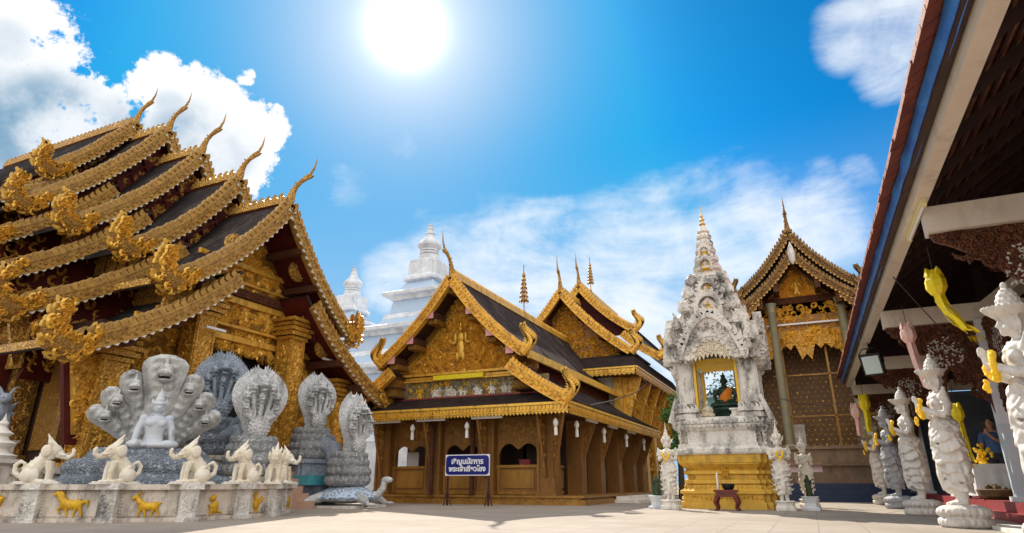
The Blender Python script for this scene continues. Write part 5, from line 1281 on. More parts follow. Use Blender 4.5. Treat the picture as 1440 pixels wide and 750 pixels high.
# blue tarpaulin gutter, its hooks, lamp and tube on the eave
mb = MB(); g = []
for i in range(140):
    y = 1.2 + i * .172; w = MN.noise(V((y * .9, 0, 0))) * .03; w2 = MN.noise(V((y * 2.3, 5, 0))) * .02; w3 = MN.noise(V((y * 1.4, 9, 3))) * .05
    g.append([V((1.565 + w2, y, 4.27 + w)), V((1.50 + w, y, 4.22 + w2)), V((1.455 + w2, y, 4.13 + w3)), V((1.475 + w * .6, y, 4.03 + w2)), V((1.54 + w2, y, 3.97 + w)), V((1.575, y, 4.02))])
mb.sheet(g); tag(mb.build('tarpaulin_gutter', TARP, None, recalc=False, org=(1.5, 12, 4)), 'long blue tarpaulin gutter slung under the terracotta eave on the right', 'tarpaulin')
tl = thing('tube_light', 'yellowed fluorescent tube light fixed under the cream eave beam', 'light', (1.70, 8.8, 3.8))
mb = MB(); mb.bb(1.66, 1.72, 8.2, 9.5, 3.79, 3.838); mb.build('housing', TUBEY, tl, smooth=False)
mb = MB(); mb.tube([(1.69, 8.25, 3.77), (1.69, 9.45, 3.77)], .018, 8); mb.build('tube', TUBEW, tl)
for y in (8.2, 9.46):
    mb = MB(); mb.bb(1.665, 1.715, y, y + .05, 3.745, 3.795); mb.build('tube_holder', TUBEY, tl, smooth=False)
fl = thing('floodlight', 'black framed floodlight hanging from the end of the cream eave beam', 'floodlight', (1.72, 17.3, 3.3))
mb = MB(); Mf = Matrix.Translation((1.72, 17.2, 3.32)) @ Matrix.Rotation(R(-24), 4, 'Z') @ Matrix.Rotation(R(18), 4, 'X')
mb.box((0, .07, 0), (.46, .14, .52), Mf); mb.box((0, .18, 0), (.36, .1, .40), Mf)
for i in range(6): mb.box((-.16 + .064 * i, .26, 0), (.02, .08, .36), Mf)
mb.build('housing', BLACKM, fl, smooth=False)
mb = MB(); mb.box((0, -.006, -.01), (.38, .012, .43), Mf); mb.build('lens', GLASSL, fl, smooth=False)
mb = MB(); mb.tube([Mf @ V(p) for p in ((-.25, .08, .0), (-.26, .08, .25), (-.15, .08, .38), (.15, .08, .38), (.26, .08, .25), (.25, .08, 0))], .018, 6); mb.tube([(1.72, 17.2, 3.66), (1.72, 17.2, 3.85)], .02, 6); mb.build('mounting_bracket', BLACKM, fl)
# ---------------------------------------------------------------- praying deity statues
def deity_parts(crown='beads', base=True):
    """standing figure with palms together, 2.5 m with its lotus base, facing -Y"""
    t = MB()
    # legs under the hem, feet
    for e in (-1, 1):
        t.tube([(e * .075, .02, .62), (e * .075, .02, .45), (e * .075, .02, .33)], [.085, .066, .060], 10)
        t.tube([(e * .075, .05, .33), (e * .085, -.06, .315), (e * .09, -.17, .30)], [.062, .055, .035], 8)
    # layered skirt: flaring pleated tiers
    z0 = .54; rq = random.Random(5); ks = len(t.v)
    for i in range(7):
        zt = z0 + .135 * i; r = (.195, .222, .225, .25, .25, .25, .22)[i]; cx, cy = rq.uniform(-.02, .02), rq.uniform(-.025, .025)
        def wob(a, k, i=i): return 1 + (.035 * sin(3 * a + i * 2.1) + .05 * sin(8 * a + i * 1.7) + .035 * sin(15 * a + i)) * (1.0, 1.0, .9, .6, .4, .3, .3)[k]
        t.lathe([(r * .80, zt - .03), (r * 1.05, zt - .045), (r * 1.06, zt - .01), (r * .96, zt + .05), (r * .84, zt + .11), (r * .78, zt + .17), (r * .6, zt + .2)], 48, Matrix.Translation((cx, cy, 0)), 1, .84, 0, wob)
        for k in range(3):                                          # swags of cloth
            a = k * 2 * pi / 6 + i * .8; t.tube([(r * 1.0 * cos(a + q), r * .84 * sin(a + q), zt + .03 + .09 * abs(q) / .5) for q in (-.5, -.25, 0, .25, .5)], [.012, .024, .034, .024, .012], 6)
    for p in t.v[ks:]:
        a = math.atan2(p.y, p.x); p.z += .035 * sin(2 * a + p.z * 7) + .022 * sin(5 * a + p.z * 12); q = 1 + .07 * MN.noise(V((cos(a) * 2.2, sin(a) * 2.2, p.z * 5))); p.x *= q; p.y *= q
    # front sash panel
    t.tube([(0, -.165, 1.42), (0, -.195, 1.2), (0, -.185, .95), (0, -.20, .72), (0, -.18, .50)], [.03, .035, .035, .04, .02], 8, None, ((1, 0, 0), 1.8))
    t.torus((0, 0, 1.475), .175, .032, 28, 8, None, 1, .78); t.torus((0, 0, 1.43), .19, .025, 28, 8, None, 1, .8)
    for k in range(12): a = k * pi / 6; t.ell((.20 * cos(a), .155 * sin(a), 1.452), .03, 6, 5)
    # torso
    t.lathe([(.17, 1.44), (.155, 1.52), (.16, 1.60), (.185, 1.70), (.205, 1.80), (.19, 1.87), (.12, 1.915), (.07, 1.94), (.062, 2.0)], 24, None, 1, .68)
    for e in (-1, 1): t.ell((e * .085, -.10, 1.765), (.075, .05, .06))
    # necklace collar and cross bands
    t.torus((0, 0, 0), .115, .022, 24, 8, Matrix.Translation((0, -.02, 1.89)) @ Matrix.Rotation(R(12), 4, 'X'), 1, .75); t.torus((0, 0, 0), .15, .016, 24, 8, Matrix.Translation((0, -.03, 1.86)) @ Matrix.Rotation(R(14), 4, 'X'), 1, .75)
    # shoulders with flame epaulettes, arms, hands palm to palm
    for e in (-1, 1):
        t.ell((e * .215, .0, 1.83), (.075, .075, .075))
        t.tube([(e * .215, 0, 1.84), (e * .265, .02, 1.70), (e * .275, -.02, 1.565)], [.068, .062, .052], 10)
        t.tube([(e * .275, -.02, 1.565), (e * .20, -.15, 1.60), (e * .09, -.255, 1.675), (e * .03, -.29, 1.72)], [.053, .05, .040, .03], 10)
        t.torus((0, 0, 0), .062, .016, 16, 6, Matrix.Translation((e * .25, .012, 1.74)) @ Matrix.Rotation(e * .3, 4, 'Y'))
        for k in range(4): t.ell((e * (.25 + .018 * k), .0, 1.87 + .028 * k), (.035 - .006 * k, .06 - .01 * k, .03))
        t.tube([(e * .028, -.29, 1.70), (e * .022, -.305, 1.76), (e * .018, -.315, 1.80)], [.030, .033, .028], 8, None, ((1, 0, 0), .55))
        for k, (dy, L_) in enumerate(((-.028, .085), (-.010, .10), (.009, .095), (.026, .075))):
            t.tube([(e * .016, -.315 + dy, 1.79), (e * .014, -.322 + dy * 1.1, 1.79 + L_ * .55), (e * .008, -.322 + dy * 1.0, 1.79 + L_)], [.0125, .0115, .008], 6)
        t.tube([(e * .02, -.285, 1.745), (e * .018, -.265, 1.79), (e * .012, -.262, 1.825)], [.014, .012, .008], 6)
    # head
    k0 = len(t.v)
    t.ell((0, -.005, 2.085), (.088, .103, .122), 16, 12)
    t.ell((0, -.05, 2.03), (.058, .055, .055)); t.ell((0, -.09, 1.995), (.026, .024, .022))
    t.tube([(0, -.098, 2.125), (0, -.115, 2.085), (0, -.128, 2.055)], [.012, .014, .020], 8); t.ell((.013, -.112, 2.05), (.012, .012, .010)); t.ell((-.013, -.112, 2.05), (.012, .012, .010))
    t.ell((0, -.106, 2.022), (.028, .014, .008)); t.ell((0, -.104, 2.008), (.022, .014, .008))
    for e in (-1, 1):
        t.tube([(e * .012, -.107, 2.112), (e * .040, -.103, 2.122), (e * .068, -.078, 2.108)], [.006, .008, .005], 6)
        t.ell((e * .037, -.092, 2.092), (.020, .014, .009)); t.ell((e * .05, -.07, 2.045), (.03, .03, .03))
        t.tube([(e * .092, .01, 2.13), (e * .102, .015, 2.08), (e * .098, .01, 2.02), (e * .095, .0, 1.97)], [.012, .022, .016, .014], 8)
    # crown
    t.torus((0, 0, 2.165), .098, .022, 28, 8, None, 1, 1.08)
    for k in range(28):
        a = 2 * pi * k / 28; up = .05 + .03 * abs(sin(a * 3.5)); t.tube([(.10 * cos(a), .108 * sin(a), 2.17), (.125 * cos(a), .135 * sin(a), 2.17 + up * .6), (.14 * cos(a), .15 * sin(a), 2.17 + up)], [.018, .016, .005], 5)
    if crown != 'beads':
        for e in (-1, 1):                                          # side wings of the crown
            for k in range(3): t.tube([(e * .10, .02 + .02 * k, 2.10 + .02 * k), (e * .15, .035 + .03 * k, 2.14 + .02 * k), (e * .18, .05 + .05 * k, 2.22 + .02 * k)], [.025, .022, .006], 6)
    if crown == 'beads':
        t.lathe([(.09, 2.135), (.105, 2.15), (.150, 2.195), (.166, 2.22), (.160, 2.23), (.12, 2.20), (.09, 2.21)], 28, Matrix.Translation((0, -.028, 0)), .92, 1.12)   # flaring brim
        for k in range(26): a = 2 * pi * k / 26; t.ell((.150 * cos(a), -.028 + .182 * sin(a), 2.23), (.014, .014, .016), 6, 4)
        t.lathe([(.085, 2.17), (.088, 2.22), (.082, 2.29), (.065, 2.36), (.03, 2.40)], 16)
        for j in range(5):
            rr = (.086, .088, .082, .066, .04)[j]; n = (14, 14, 12, 10, 6)[j]
            for k in range(n): a = 2 * pi * (k + j * .5) / n; t.ell((rr * cos(a), rr * sin(a), 2.205 + .043 * j), .022, 6, 5)
        t.ell((0, 0, 2.43), (.03, .03, .04))
    else:
        t.lathe([(.10, 2.16), (.105, 2.22), (.085, 2.25), (.09, 2.30), (.065, 2.33), (.07, 2.38), (.045, 2.42), (.045, 2.47), (.025, 2.52), (.018, 2.62), (.004, 2.74)], 18)
        for k in range(8): a = 2 * pi * k / 8; t.tube([(.09 * cos(a), .09 * sin(a), 2.2), (.115 * cos(a), .115 * sin(a), 2.27), (.10 * cos(a), .10 * sin(a), 2.34)], [.02, .016, .004], 5)
        for e in (-1, 1):                                          # flame frills on shoulders and skirt sides
            for k in range(5): t.tube([(e * .24, 0, 1.84 - k * .03), (e * (.31 + .01 * k), .0, 1.88 - k * .04), (e * (.33 + .012 * k), .0, 1.95 - k * .05)], [.03, .022, .005], 6)
            for k in range(6): t.tube([(e * .20, 0, .64 + .15 * k), (e * .275, 0, .62 + .15 * k), (e * .31, 0, .68 + .15 * k)], [.035, .025, .006], 6)
    for p in t.v[k0:]:
        if p.z > 1.93 and abs(p.x) < .22: p.x *= 1.12; p.y *= 1.12; p.z = 1.96 + (p.z - 1.96) * 1.12
    b = MB()
    b.lathe([(.30, 0), (.335, .03), (.335, .10), (.30, .13), (.28, .15), (.31, .17), (.34, .20), (.32, .26), (.26, .285), (.2, .30)], 32, None, 1, 1.0)
    for j, (z, dr) in enumerate(((.075, 0), (.205, 0))):
        for k in range(24):
            a = 2 * pi * (k + .5 * j) / 24; b.ell((.322 * cos(a), .322 * sin(a), z), (.026, .026, .055), 8, 6)
    if not base: b = MB(); b.stack(redent(1, .2), [(.30, 0), (.30, .12), (.26, .15), (.26, .24), (.30, .27), (.28, .30)])
    return fuse(t, .0125, 2, jit=.002, jf=30), fuse(b, .016, 2, jit=.006, jf=16)
_body, _base = deity_parts('beads')
def deity(label, x, y, rz, body, base, mat, group, s=1.):
    th = thing('deity_statue', label, 'statue', (0, 0, 0), group)
    body.build('figure', mat, th, angle=60); base.build('lotus_base', mat, th, angle=60)
    th.location = (x, y, 0); th.rotation_euler.z = rz; th.scale = (s, s, s)
    return th
RZ = -pi / 2                                                       # facing -X, towards the yard
d0 = deity('white praying deity statue cut by the right picture edge, the largest in its row', 2.04, 7.50, RZ, _body, _base, WHITE, 'praying statues along the open hall')
SX = [(11.5, 'white praying deity statue with a yellow garland, in front of the white pillar', None), (15.4, 'white praying deity statue under the pink hanging lantern', None),
      (19.2, 'grey praying deity statue, fourth in the row from the right', {WHITE: GREYS}), (22.8, 'smallest white praying deity statue at the far end of the row', None)]
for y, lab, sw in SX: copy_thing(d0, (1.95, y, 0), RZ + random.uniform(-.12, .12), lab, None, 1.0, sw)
_b2, _p2 = deity_parts('tall', False)
e0 = deity('white praying statue with tall pointed crown, left of the yellow shrine base', -3.2, 16.35, 0, _b2, _p2, PLASTW, 'praying statues at the shrine', .735)
copy_thing(e0, (-.62, 16.6, 0), .1, 'white praying statue with tall pointed crown, right of the yellow shrine base')
copy_thing(e0, (-.12, 19.2, 0), .5, 'white praying statue half hidden behind the right hand one at the shrine', None, .70)
def garland(label, x, y, rz, s=1., n=30, R_=.125, cz=1.69, front=-.25):
    mb = MB(); M_ = Matrix.Translation((x, y, 0)) @ Matrix.Rotation(rz, 4, 'Z') @ Matrix.Scale(s, 4); rr = random.Random(int(y * 100))
    for k in range(n):
        a = 2 * pi * k / n; mb.ell((R_ * cos(a), front - .03 * cos(a) ** 2, cz + R_ * 1.0 * sin(a)), rr.uniform(.030, .042), 7, 5, M_)
    for k in range(7): mb.ell((rr.uniform(-.02, .02), front - .08 - rr.uniform(0, .03), cz - R_ - .02 - .022 * k * .7), rr.uniform(.02, .03), 7, 5, M_)
    mb.jitter(.006, 40); o = mb.build('marigold_garland', MARIG, None, org=M_ @ V((0, front, cz)))
    return tag(o, label, 'garland', 'yellow garlands on the statues')
for y, lab in ((7.50, 'yellow flower garland on the hands of the statue cut by the right edge'), (11.5, 'yellow flower garland on the hands of the statue before the white pillar'), (15.4, 'yellow flower garland on the statue under the pink lantern'),
               (19.2, 'yellow flower garland on the hands of the grey statue'), (22.8, 'yellow flower garland on the smallest far statue in the row')): garland(lab, 2.04 if y < 8 else 1.95, y, RZ)
garland('small yellow garland on the statue left of the shrine base', -3.2, 16.35, 0, .735, 18, .10, 1.70, -.27)
garland('small yellow garland on the statue right of the shrine base', -.62, 16.6, .1, .735, 18, .10, 1.70, -.27)

# ---------------------------------------------------------------- many headed serpents
def naga_parts():
    """coiled serpent with a leaf shaped hood of heads, 2.4 m high, facing -Y"""
    co = MB()
    for i, (r, m, z) in enumerate(((.48, .16, .14), (.46, .15, .37), (.43, .14, .58), (.38, .13, .77))):
        co.torus((.03 * sin(i * 2), .02 * cos(i * 3), z), r, m, 32, 10, None, 1, .92, .85)
        for k in range(20):                                        # belly plates
            a = 2 * pi * k / 20; co.ell(((r + m * .62) * cos(a), (r + m * .62) * sin(a) * .92, z + .03), (.07, .07, .10), 6, 5)
    co.lathe([(.3, .0), (.3, .85)], 16)
    h = MB()
    NW = 23; NH = 26
    WT = ((0, .22), (.08, .20), (.2, .27), (.35, .42), (.48, .51), (.58, .525), (.68, .49), (.78, .40), (.88, .25), (.95, .12), (1, .01))
    def width(t):
        for (t0, w0), (t1, w1) in zip(WT[:-1], WT[1:]):
            if t <= t1: q = (t - t0) / (t1 - t0); return lerp(w0, w1, q)
        return .02
    rings = []
    for j in range(NH + 1):
        t = j / NH; w = width(t) + .004; z = .88 + 1.52 * t; ft = []; bk_ = []
        for i in range(NW + 1):
            q = -1 + 2 * i / NW; cy = -.12 * sin(pi * t) + .05 * t; k = max(0, 1 - q * q) ** .5
            ft.append(V((w * q, cy - .015 - .10 * k * (1.5 if t < .3 else 1), z))); bk_.append(V((w * q, cy + .03 + .10 * k, z)))
        rings.append(ft + bk_[::-1])
    h.loft(rings)
    # close the rim with a rope and teeth
    rim = [(width(j / 40), .88 + 1.52 * j / 40, -.12 * sin(pi * j / 40) + .05 * j / 40) for j in range(41)]
    for e in (-1, 1):
        h.tube([(e * (w + .004), y, z) for w, z, y in rim], .045, 8)
        for j in range(3, 40):
            w, z, y = rim[j]; w2, z2, _ = rim[min(40, j + 1)]; w0, z0_, _ = rim[j - 1]; dx, dz = w2 - w0, z2 - z0_; l = math.hypot(dx, dz) or 1; nx, nz = dz / l, -dx / l
            h.tube([(e * w, y, z), (e * (w + nx * .07), y, z + nz * .07 + .035), (e * (w + nx * .10), y, z + nz * .10 + .085)], [.038, .028, .006], 5)
    # necks and heads in relief
    heads = [(0, 2.04, 1.25), (-.21, 1.93, .85), (.21, 1.93, .85), (-.33, 1.73, .85), (.33, 1.73, .85), (-.33, 1.49, .75), (.33, 1.49, .75), (0, 1.70, .7)]
    for x, z, s in heads:
        h.tube([(x * .25, -.20, .98), (x * .55, -.30, 1.25), (x * .95, -.32, z - .22 * s), (x, -.28, z)], [.06, .05, .05, .06 * s], 8)
        h.ell((x, -.30, z + .02), (.105 * s, .10 * s, .12 * s)); h.ell((x, -.42, z - .035 * s), (.075 * s, .10 * s, .045 * s)); h.ell((x, -.39, z - .13 * s), (.062 * s, .08 * s, .028 * s))
        for e in (-1, 1):
            h.ell((x + e * .055 * s, -.39, z + .055 * s), .034 * s, 6, 5); h.ell((x + e * .03 * s, -.515, z - .02 * s), .016 * s, 6, 4); h.tube([(x + e * .06 * s, -.33, z + .09 * s), (x + e * .12 * s, -.28, z + .15 * s), (x + e * .13 * s, -.25, z + .23 * s)], [.025 * s, .02 * s, .004], 5)
        for k in range(3): h.tube([(x, -.30 + .03 * k, z + (.10 + .03 * k) * s), (x, -.31 + .03 * k, z + (.19 + .03 * k) * s), (x, -.27 + .02 * k, z + (.28 + .03 * k) * s)], [.035 * s, .028 * s, .004], 6)
    # belly plates on the throat and a round spiked boss
    for k in range(7): h.ell((0, -.235 - .01 * k, 1.22 + .09 * k), (.09, .04, .045), 8, 5)
    m = MB(); m.ell((0, -.30, 1.06), (.23, .14, .23), 16, 10)
    for j, (n, r) in enumerate(((1, 0), (7, .09), (13, .17), (18, .225))):
        for k in range(n): a = 2 * pi * k / n; m.tube([(r * cos(a), -.40 + r * .3, 1.06 + r * sin(a)), (r * 1.1 * cos(a), -.50 + r * .45, 1.06 + r * 1.1 * sin(a))], [.034, .008], 6)
    return fuse(co, .020, 1, jit=.005, jf=14), fuse(h, .0125, 1, jit=.004, jf=22), fuse(m, .018, 1)
_co, _ho, _bo = naga_parts()
def turtle(parent, x, y, z, rz):
    M = T(x, y, z, rz)
    t = MB()
    t.tube([(0, -.62, .22), (0, -.85, .25), (0, -.98, .42), (0, -1.0, .58)], [.12, .11, .09, .08], 10); t.ell((0, -1.08, .63), (.09, .16, .085)); t.ell((.05, -1.12, .68), .028, 6, 5); t.ell((-.05, -1.12, .68), .028, 6, 5)
    for e in (-1, 1):
        for yy, q in ((-.5, -.2), (.5, .2)):
            t.tube([(e * .45, yy, .2), (e * .68, yy + q, .14), (e * .80, yy + q * 1.5, .03)], [.14, .11, .10], 8); t.ell((e * .82, yy + q * 2 - .05, .03), (.12, .15, .04))
    t.ell((0, 0, .16), (.68, .74, .12))
    t.tube([(0, .6, .15), (0, .95, .1), (0, 1.1, .13)], [.09, .05, .01], 8)
    b = MB(); b.merge(fuse(t, .022, 2), M); b.build('turtle', NAGA, parent)
    s = MB(); s.lathe([(.70, .12), (.76, .16), (.78, .20), (.72, .26), (.60, .36), (.42, .46), (.40, .50)], 28, M, 1, 1.05)
    for k in range(18): a = 2 * pi * k / 18; s.ell((.74 * cos(a), .77 * sin(a), .18), (.09, .09, .05), 6, 5, M)
    s.build('turtle_shell', SHELLB, parent)
def naga(label, x, y, z, rz, mat, s=1., plinth=None, tail=None, turt=False):
    th = thing('serpent_statue', label, 'statue', (x, y, 0), 'many headed serpent statues')
    M = T(x, y, z, rz, s)
    for n, p in (('coils', _co), ('hood', _ho), ('chest_boss', _bo)):
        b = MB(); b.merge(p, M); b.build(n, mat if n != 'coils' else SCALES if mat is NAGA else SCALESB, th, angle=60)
    if plinth:
        b = MB(); b.stack(redent(1, .15), [(.62, 0), (.62, .1), (.56, .14), (.56, z - .12), (.64, z - .08), (.64, z + .02)], T(x, y, 0, rz)); b.build('plinth', plinth, th, smooth=False)
    if turt:
        b = MB(); b.bb(x - .75, x + .75, y - .75, y + .75, 0, .06); b.build('base_slab', PLASTW, th, smooth=False); turtle(th, x, y, .06, rz + .45)
    if tail:
        b = MB(); b.tube([V(p) for p in tail], [.24] + [.25] * (len(tail) - 2) + [.2], 12)
        for i in range(len(tail) - 1):
            p, q = V(tail[i]), V(tail[i + 1])
            for k in range(5): c = p.lerp(q, k / 5); leaf(b, lambda a, bb_, d: V((c.x + a, c.y + d, c.z + bb_)), 0, .2, .16, .12, pi / 2, -.03, .03)
        b.build('tail', NAGAB, th, angle=60)
    return th
FX = pi / 2                                                        # facing +X
naga('pale grey many headed serpent with a spiked chest boss, in front of the hall steps', -11.35, 10.75, .72, FX - .55, NAGA, 1.0, STONE, [(-11.75, 10.85, 1.25), (-11.9, 10.8, 1.75), (-12.2, 10.7, 1.6), (-12.5, 10.7, 1.35)])
naga('pale grey many headed serpent coiled on the back of a blue shelled turtle', -11.3, 14.1, .52, FX - .1, NAGA, 1.0, None, [(-11.7, 14.1, .95), (-11.9, 14.1, 1.5), (-12.2, 14.05, 1.65), (-12.5, 14.0, 1.5)], True)
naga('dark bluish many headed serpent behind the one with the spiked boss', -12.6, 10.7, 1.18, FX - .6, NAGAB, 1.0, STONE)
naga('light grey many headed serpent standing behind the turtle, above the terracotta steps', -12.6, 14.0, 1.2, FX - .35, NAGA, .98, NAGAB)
mb = MB(); mb.bb(-11.95, -13.2, 13.3, 14.7, .56, .80); o = mb.build('teal_base', TEALP, bpy.data.objects['serpent_statue.003'], smooth=False)

# the big seven headed serpent with the seated deity
def big_naga():
    X0, Y0 = -11.65, 8.5; rz = FX - .62
    th = thing('seven_headed_serpent', 'large grey serpent with seven fanned heads rising behind a seated crowned deity', 'statue', (X0, Y0, 0))
    M = T(X0, Y0, 0, rz)
    c = MB()
    for i, (r, m, z) in enumerate(((1.42, .24, .22), (1.34, .23, .55), (1.15, .22, .86), (.85, .20, 1.08))):
        c.torus((.05 * sin(i * 2), .1, z), r, m, 56, 10, None, 1, .72, .85)
        for k in range(64):
            a = 2 * pi * k / 64
            for q in (.15, .6): c.ell(((r + m * .78 * cos(q)) * cos(a + q * .08), (r + m * .78 * cos(q)) * sin(a + q * .08) * .72 + .1, z + m * .75 * sin(q) - .03), (.055, .055, .06), 6, 4)
    c.lathe([(1.2, 0), (1.0, .9), (.6, 1.2)], 24, None, 1, .7)
    b = MB(); b.merge(fuse(c, .03, 1), M); b.build('coils', SCALESB, th, angle=60)
    # seven hooded necks
    def neck(x1, z1, hw, hh, lean, s, name, yoff):
        n = MB(); N = 18; pts = []; 
        x0, z0 = x1 * .16, 1.18
        for j in range(N + 1):
            t = j / N; px = lerp(x0, x1, t ** 1.25) ; pz = lerp(z0, z1, t ** .85); pts.append((px, pz))
        g1 = []; rings = []
        for j in range(N + 1):
            t = j / N; px, pz = pts[j]; a, bq = pts[min(N, j + 1)], pts[max(0, j - 1)]; dx, dz = a[0] - bq[0], a[1] - bq[1]; l = math.hypot(dx, dz); nx, nz = dz / l, -dx / l
            w = lerp(.14, hw, max(0, min(1, t * 1.15)) ** 1.3) * (1 if t < .84 else math.sqrt(max(.02, 1 - ((t - .84) / .165) ** 2)))
            r1 = []; r2 = []
            for i in range(13):
                q = -1 + i / 6; k = math.sqrt(max(0, 1 - q * q)); rib = .02 * (1 if j % 2 else -1) * (abs(q) < .55)
                r1.append(V((px + nx * w * q, yoff - .03 - .09 * k * (1 - .45 * t) - rib + .10 * q * q * t, pz + nz * w * q))); r2.append(V((px + nx * w * q, yoff + .09 * k + .10 * q * q * t + .012, pz + nz * w * q)))
            g1.append(r1); rings.append(r1 + r2[::-1])
        n.loft(rings)
        for e in (0, 12): n.tube([r[e] + V((0, .012, 0)) for r in g1], [.03] * (N + 1), 6)
        # head lying against the hood
        hx, hz = lerp(pts[N - 5][0], pts[N - 4][0], .5), lerp(pts[N - 5][1], pts[N - 4][1], .5) + .02; y = yoff - .14
        q = s
        n.ell((hx, y - .02, hz + .04 * q), (.17 * q, .13 * q, .16 * q)); n.ell((hx, y - .13 * q, hz - .02 * q), (.15 * q, .15 * q, .075 * q)); n.ell((hx, y - .10 * q, hz - .17 * q), (.12 * q, .13 * q, .045 * q))
        for e in (-1, 1):
            n.ell((hx + e * .085 * q, y - .11 * q, hz + .09 * q), .048 * q, 8, 6); n.tube([(hx + e * .04 * q, y - .14 * q, hz + .15 * q), (hx + e * .11 * q, y - .12 * q, hz + .16 * q), (hx + e * .17 * q, y - .06 * q, hz + .11 * q)], [.022 * q, .028 * q, .012 * q], 6)
            n.ell((hx + e * .045 * q, y - .255 * q, hz + .02 * q), .024 * q, 6, 5)
            n.tube([(hx + e * .145 * q, y - .06 * q, hz - .02 * q), (hx + e * .15 * q, y - .03 * q, hz - .10 * q), (hx + e * .12 * q, y - .05 * q, hz - .17 * q)], [.035 * q, .04 * q, .03 * q], 6)
        for k in range(3): n.tube([(hx, y - .06 * q + .03 * k, hz + (.15 + .05 * k) * q), (hx, y - .03 + .02 * k, hz + (.24 + .05 * k) * q), (hx, y + .02, hz + (.31 + .05 * k) * q)], [.05 * q, .035 * q, .006], 6)
        f = fuse(n, .019, 1, jit=.004, jf=16); bb_ = MB(); bb_.merge(f, M); o = bb_.build('serpent_head', NAGAH, th, angle=60)
        mo = MB(); mo.ell((hx, y - .16 * q, hz - .105 * q), (.115 * q, .12 * q, .036 * q), 12, 6, M); mo.build('open_mouth', BLACK, o)
        te = MB()
        for k in range(6): te.ell((hx + (-.08 + .032 * k) * q, y - (.285 - .018 * abs(k - 2.5)) * q, hz - .085 * q), (.011 * q, .01 * q, .022 * q), 6, 4, M)
        te.build('teeth', NAGA, o)
    neck(0, 3.12, .42, 1, 0, .92, 'c', .16)
    for e in (-1, 1):
        neck(e * .65, 2.75, .205, 1, 0, .68, 'a', .26); neck(e * .98, 2.38, .185, 1, 0, .64, 'b', .36); neck(e * 1.19, 2.0, .17, 1, 0, .60, 'd', .46)
    # the seated deity before the hoods
    d = MB()
    d.ell((0, -.42, 1.32), (.48, .30, .11)); 
    for e in (-1, 1):
        d.ell((e * .34, -.52, 1.34), (.22, .17, .11)); d.tube([(e * .27, -.30, 1.92), (e * .36, -.33, 1.68), (e * .40, -.42, 1.40)], [.095, .08, .06], 10); d.ell((e * .40, -.48, 1.38), (.08, .10, .05)); d.ell((e * .265, -.30, 1.95), (.11, .1, .10))
        for k in range(4): d.tube([(e * (.36 + .025 * k), -.55, 1.36), (e * (.36 + .03 * k), -.62, 1.32)], [.018, .012], 5)
    d.lathe([(.26, 1.36), (.21, 1.48), (.20, 1.58), (.25, 1.76), (.28, 1.88), (.24, 1.97), (.12, 2.02), (.075, 2.06), (.075, 2.12)], 20, Matrix.Translation((0, -.30, 0)), 1, .68)
    for e in (-1, 1): d.ell((e * .11, -.44, 1.83), (.11, .06, .085))
    d.torus((0, -.32, 1.97), .15, .03, 20, 6, None, 1, .8)
    d.ell((0, -.32, 2.20), (.115, .125, .145)); d.ell((0, -.45, 2.19), (.022, .03, .035)); d.ell((0, -.43, 2.13), (.035, .02, .012)); 
    for e in (-1, 1): d.ell((e * .05, -.43, 2.225), (.025, .015, .011)); d.ell((e * .125, -.31, 2.17), (.02, .03, .06)); d.tube([(e * .1, -.3, 2.28), (e * .16, -.28, 2.36), (e * .15, -.27, 2.45)], [.04, .03, .005], 6)
    d.lathe([(.13, 2.27), (.14, 2.31), (.11, 2.35), (.115, 2.41), (.08, 2.45), (.075, 2.50), (.04, 2.56), (.01, 2.68)], 16, Matrix.Translation((0, -.32, 0)))
    bb_ = MB(); bb_.merge(fuse(d, .016, 2, jit=.003, jf=20), M @ Matrix.Translation((0, -.08, 1.20)) @ Matrix.Scale(.80, 4) @ Matrix.Translation((0, 0, -1.22))); bb_.build('seated_deity', BLUEW, th, angle=60)
    return th
big_naga()

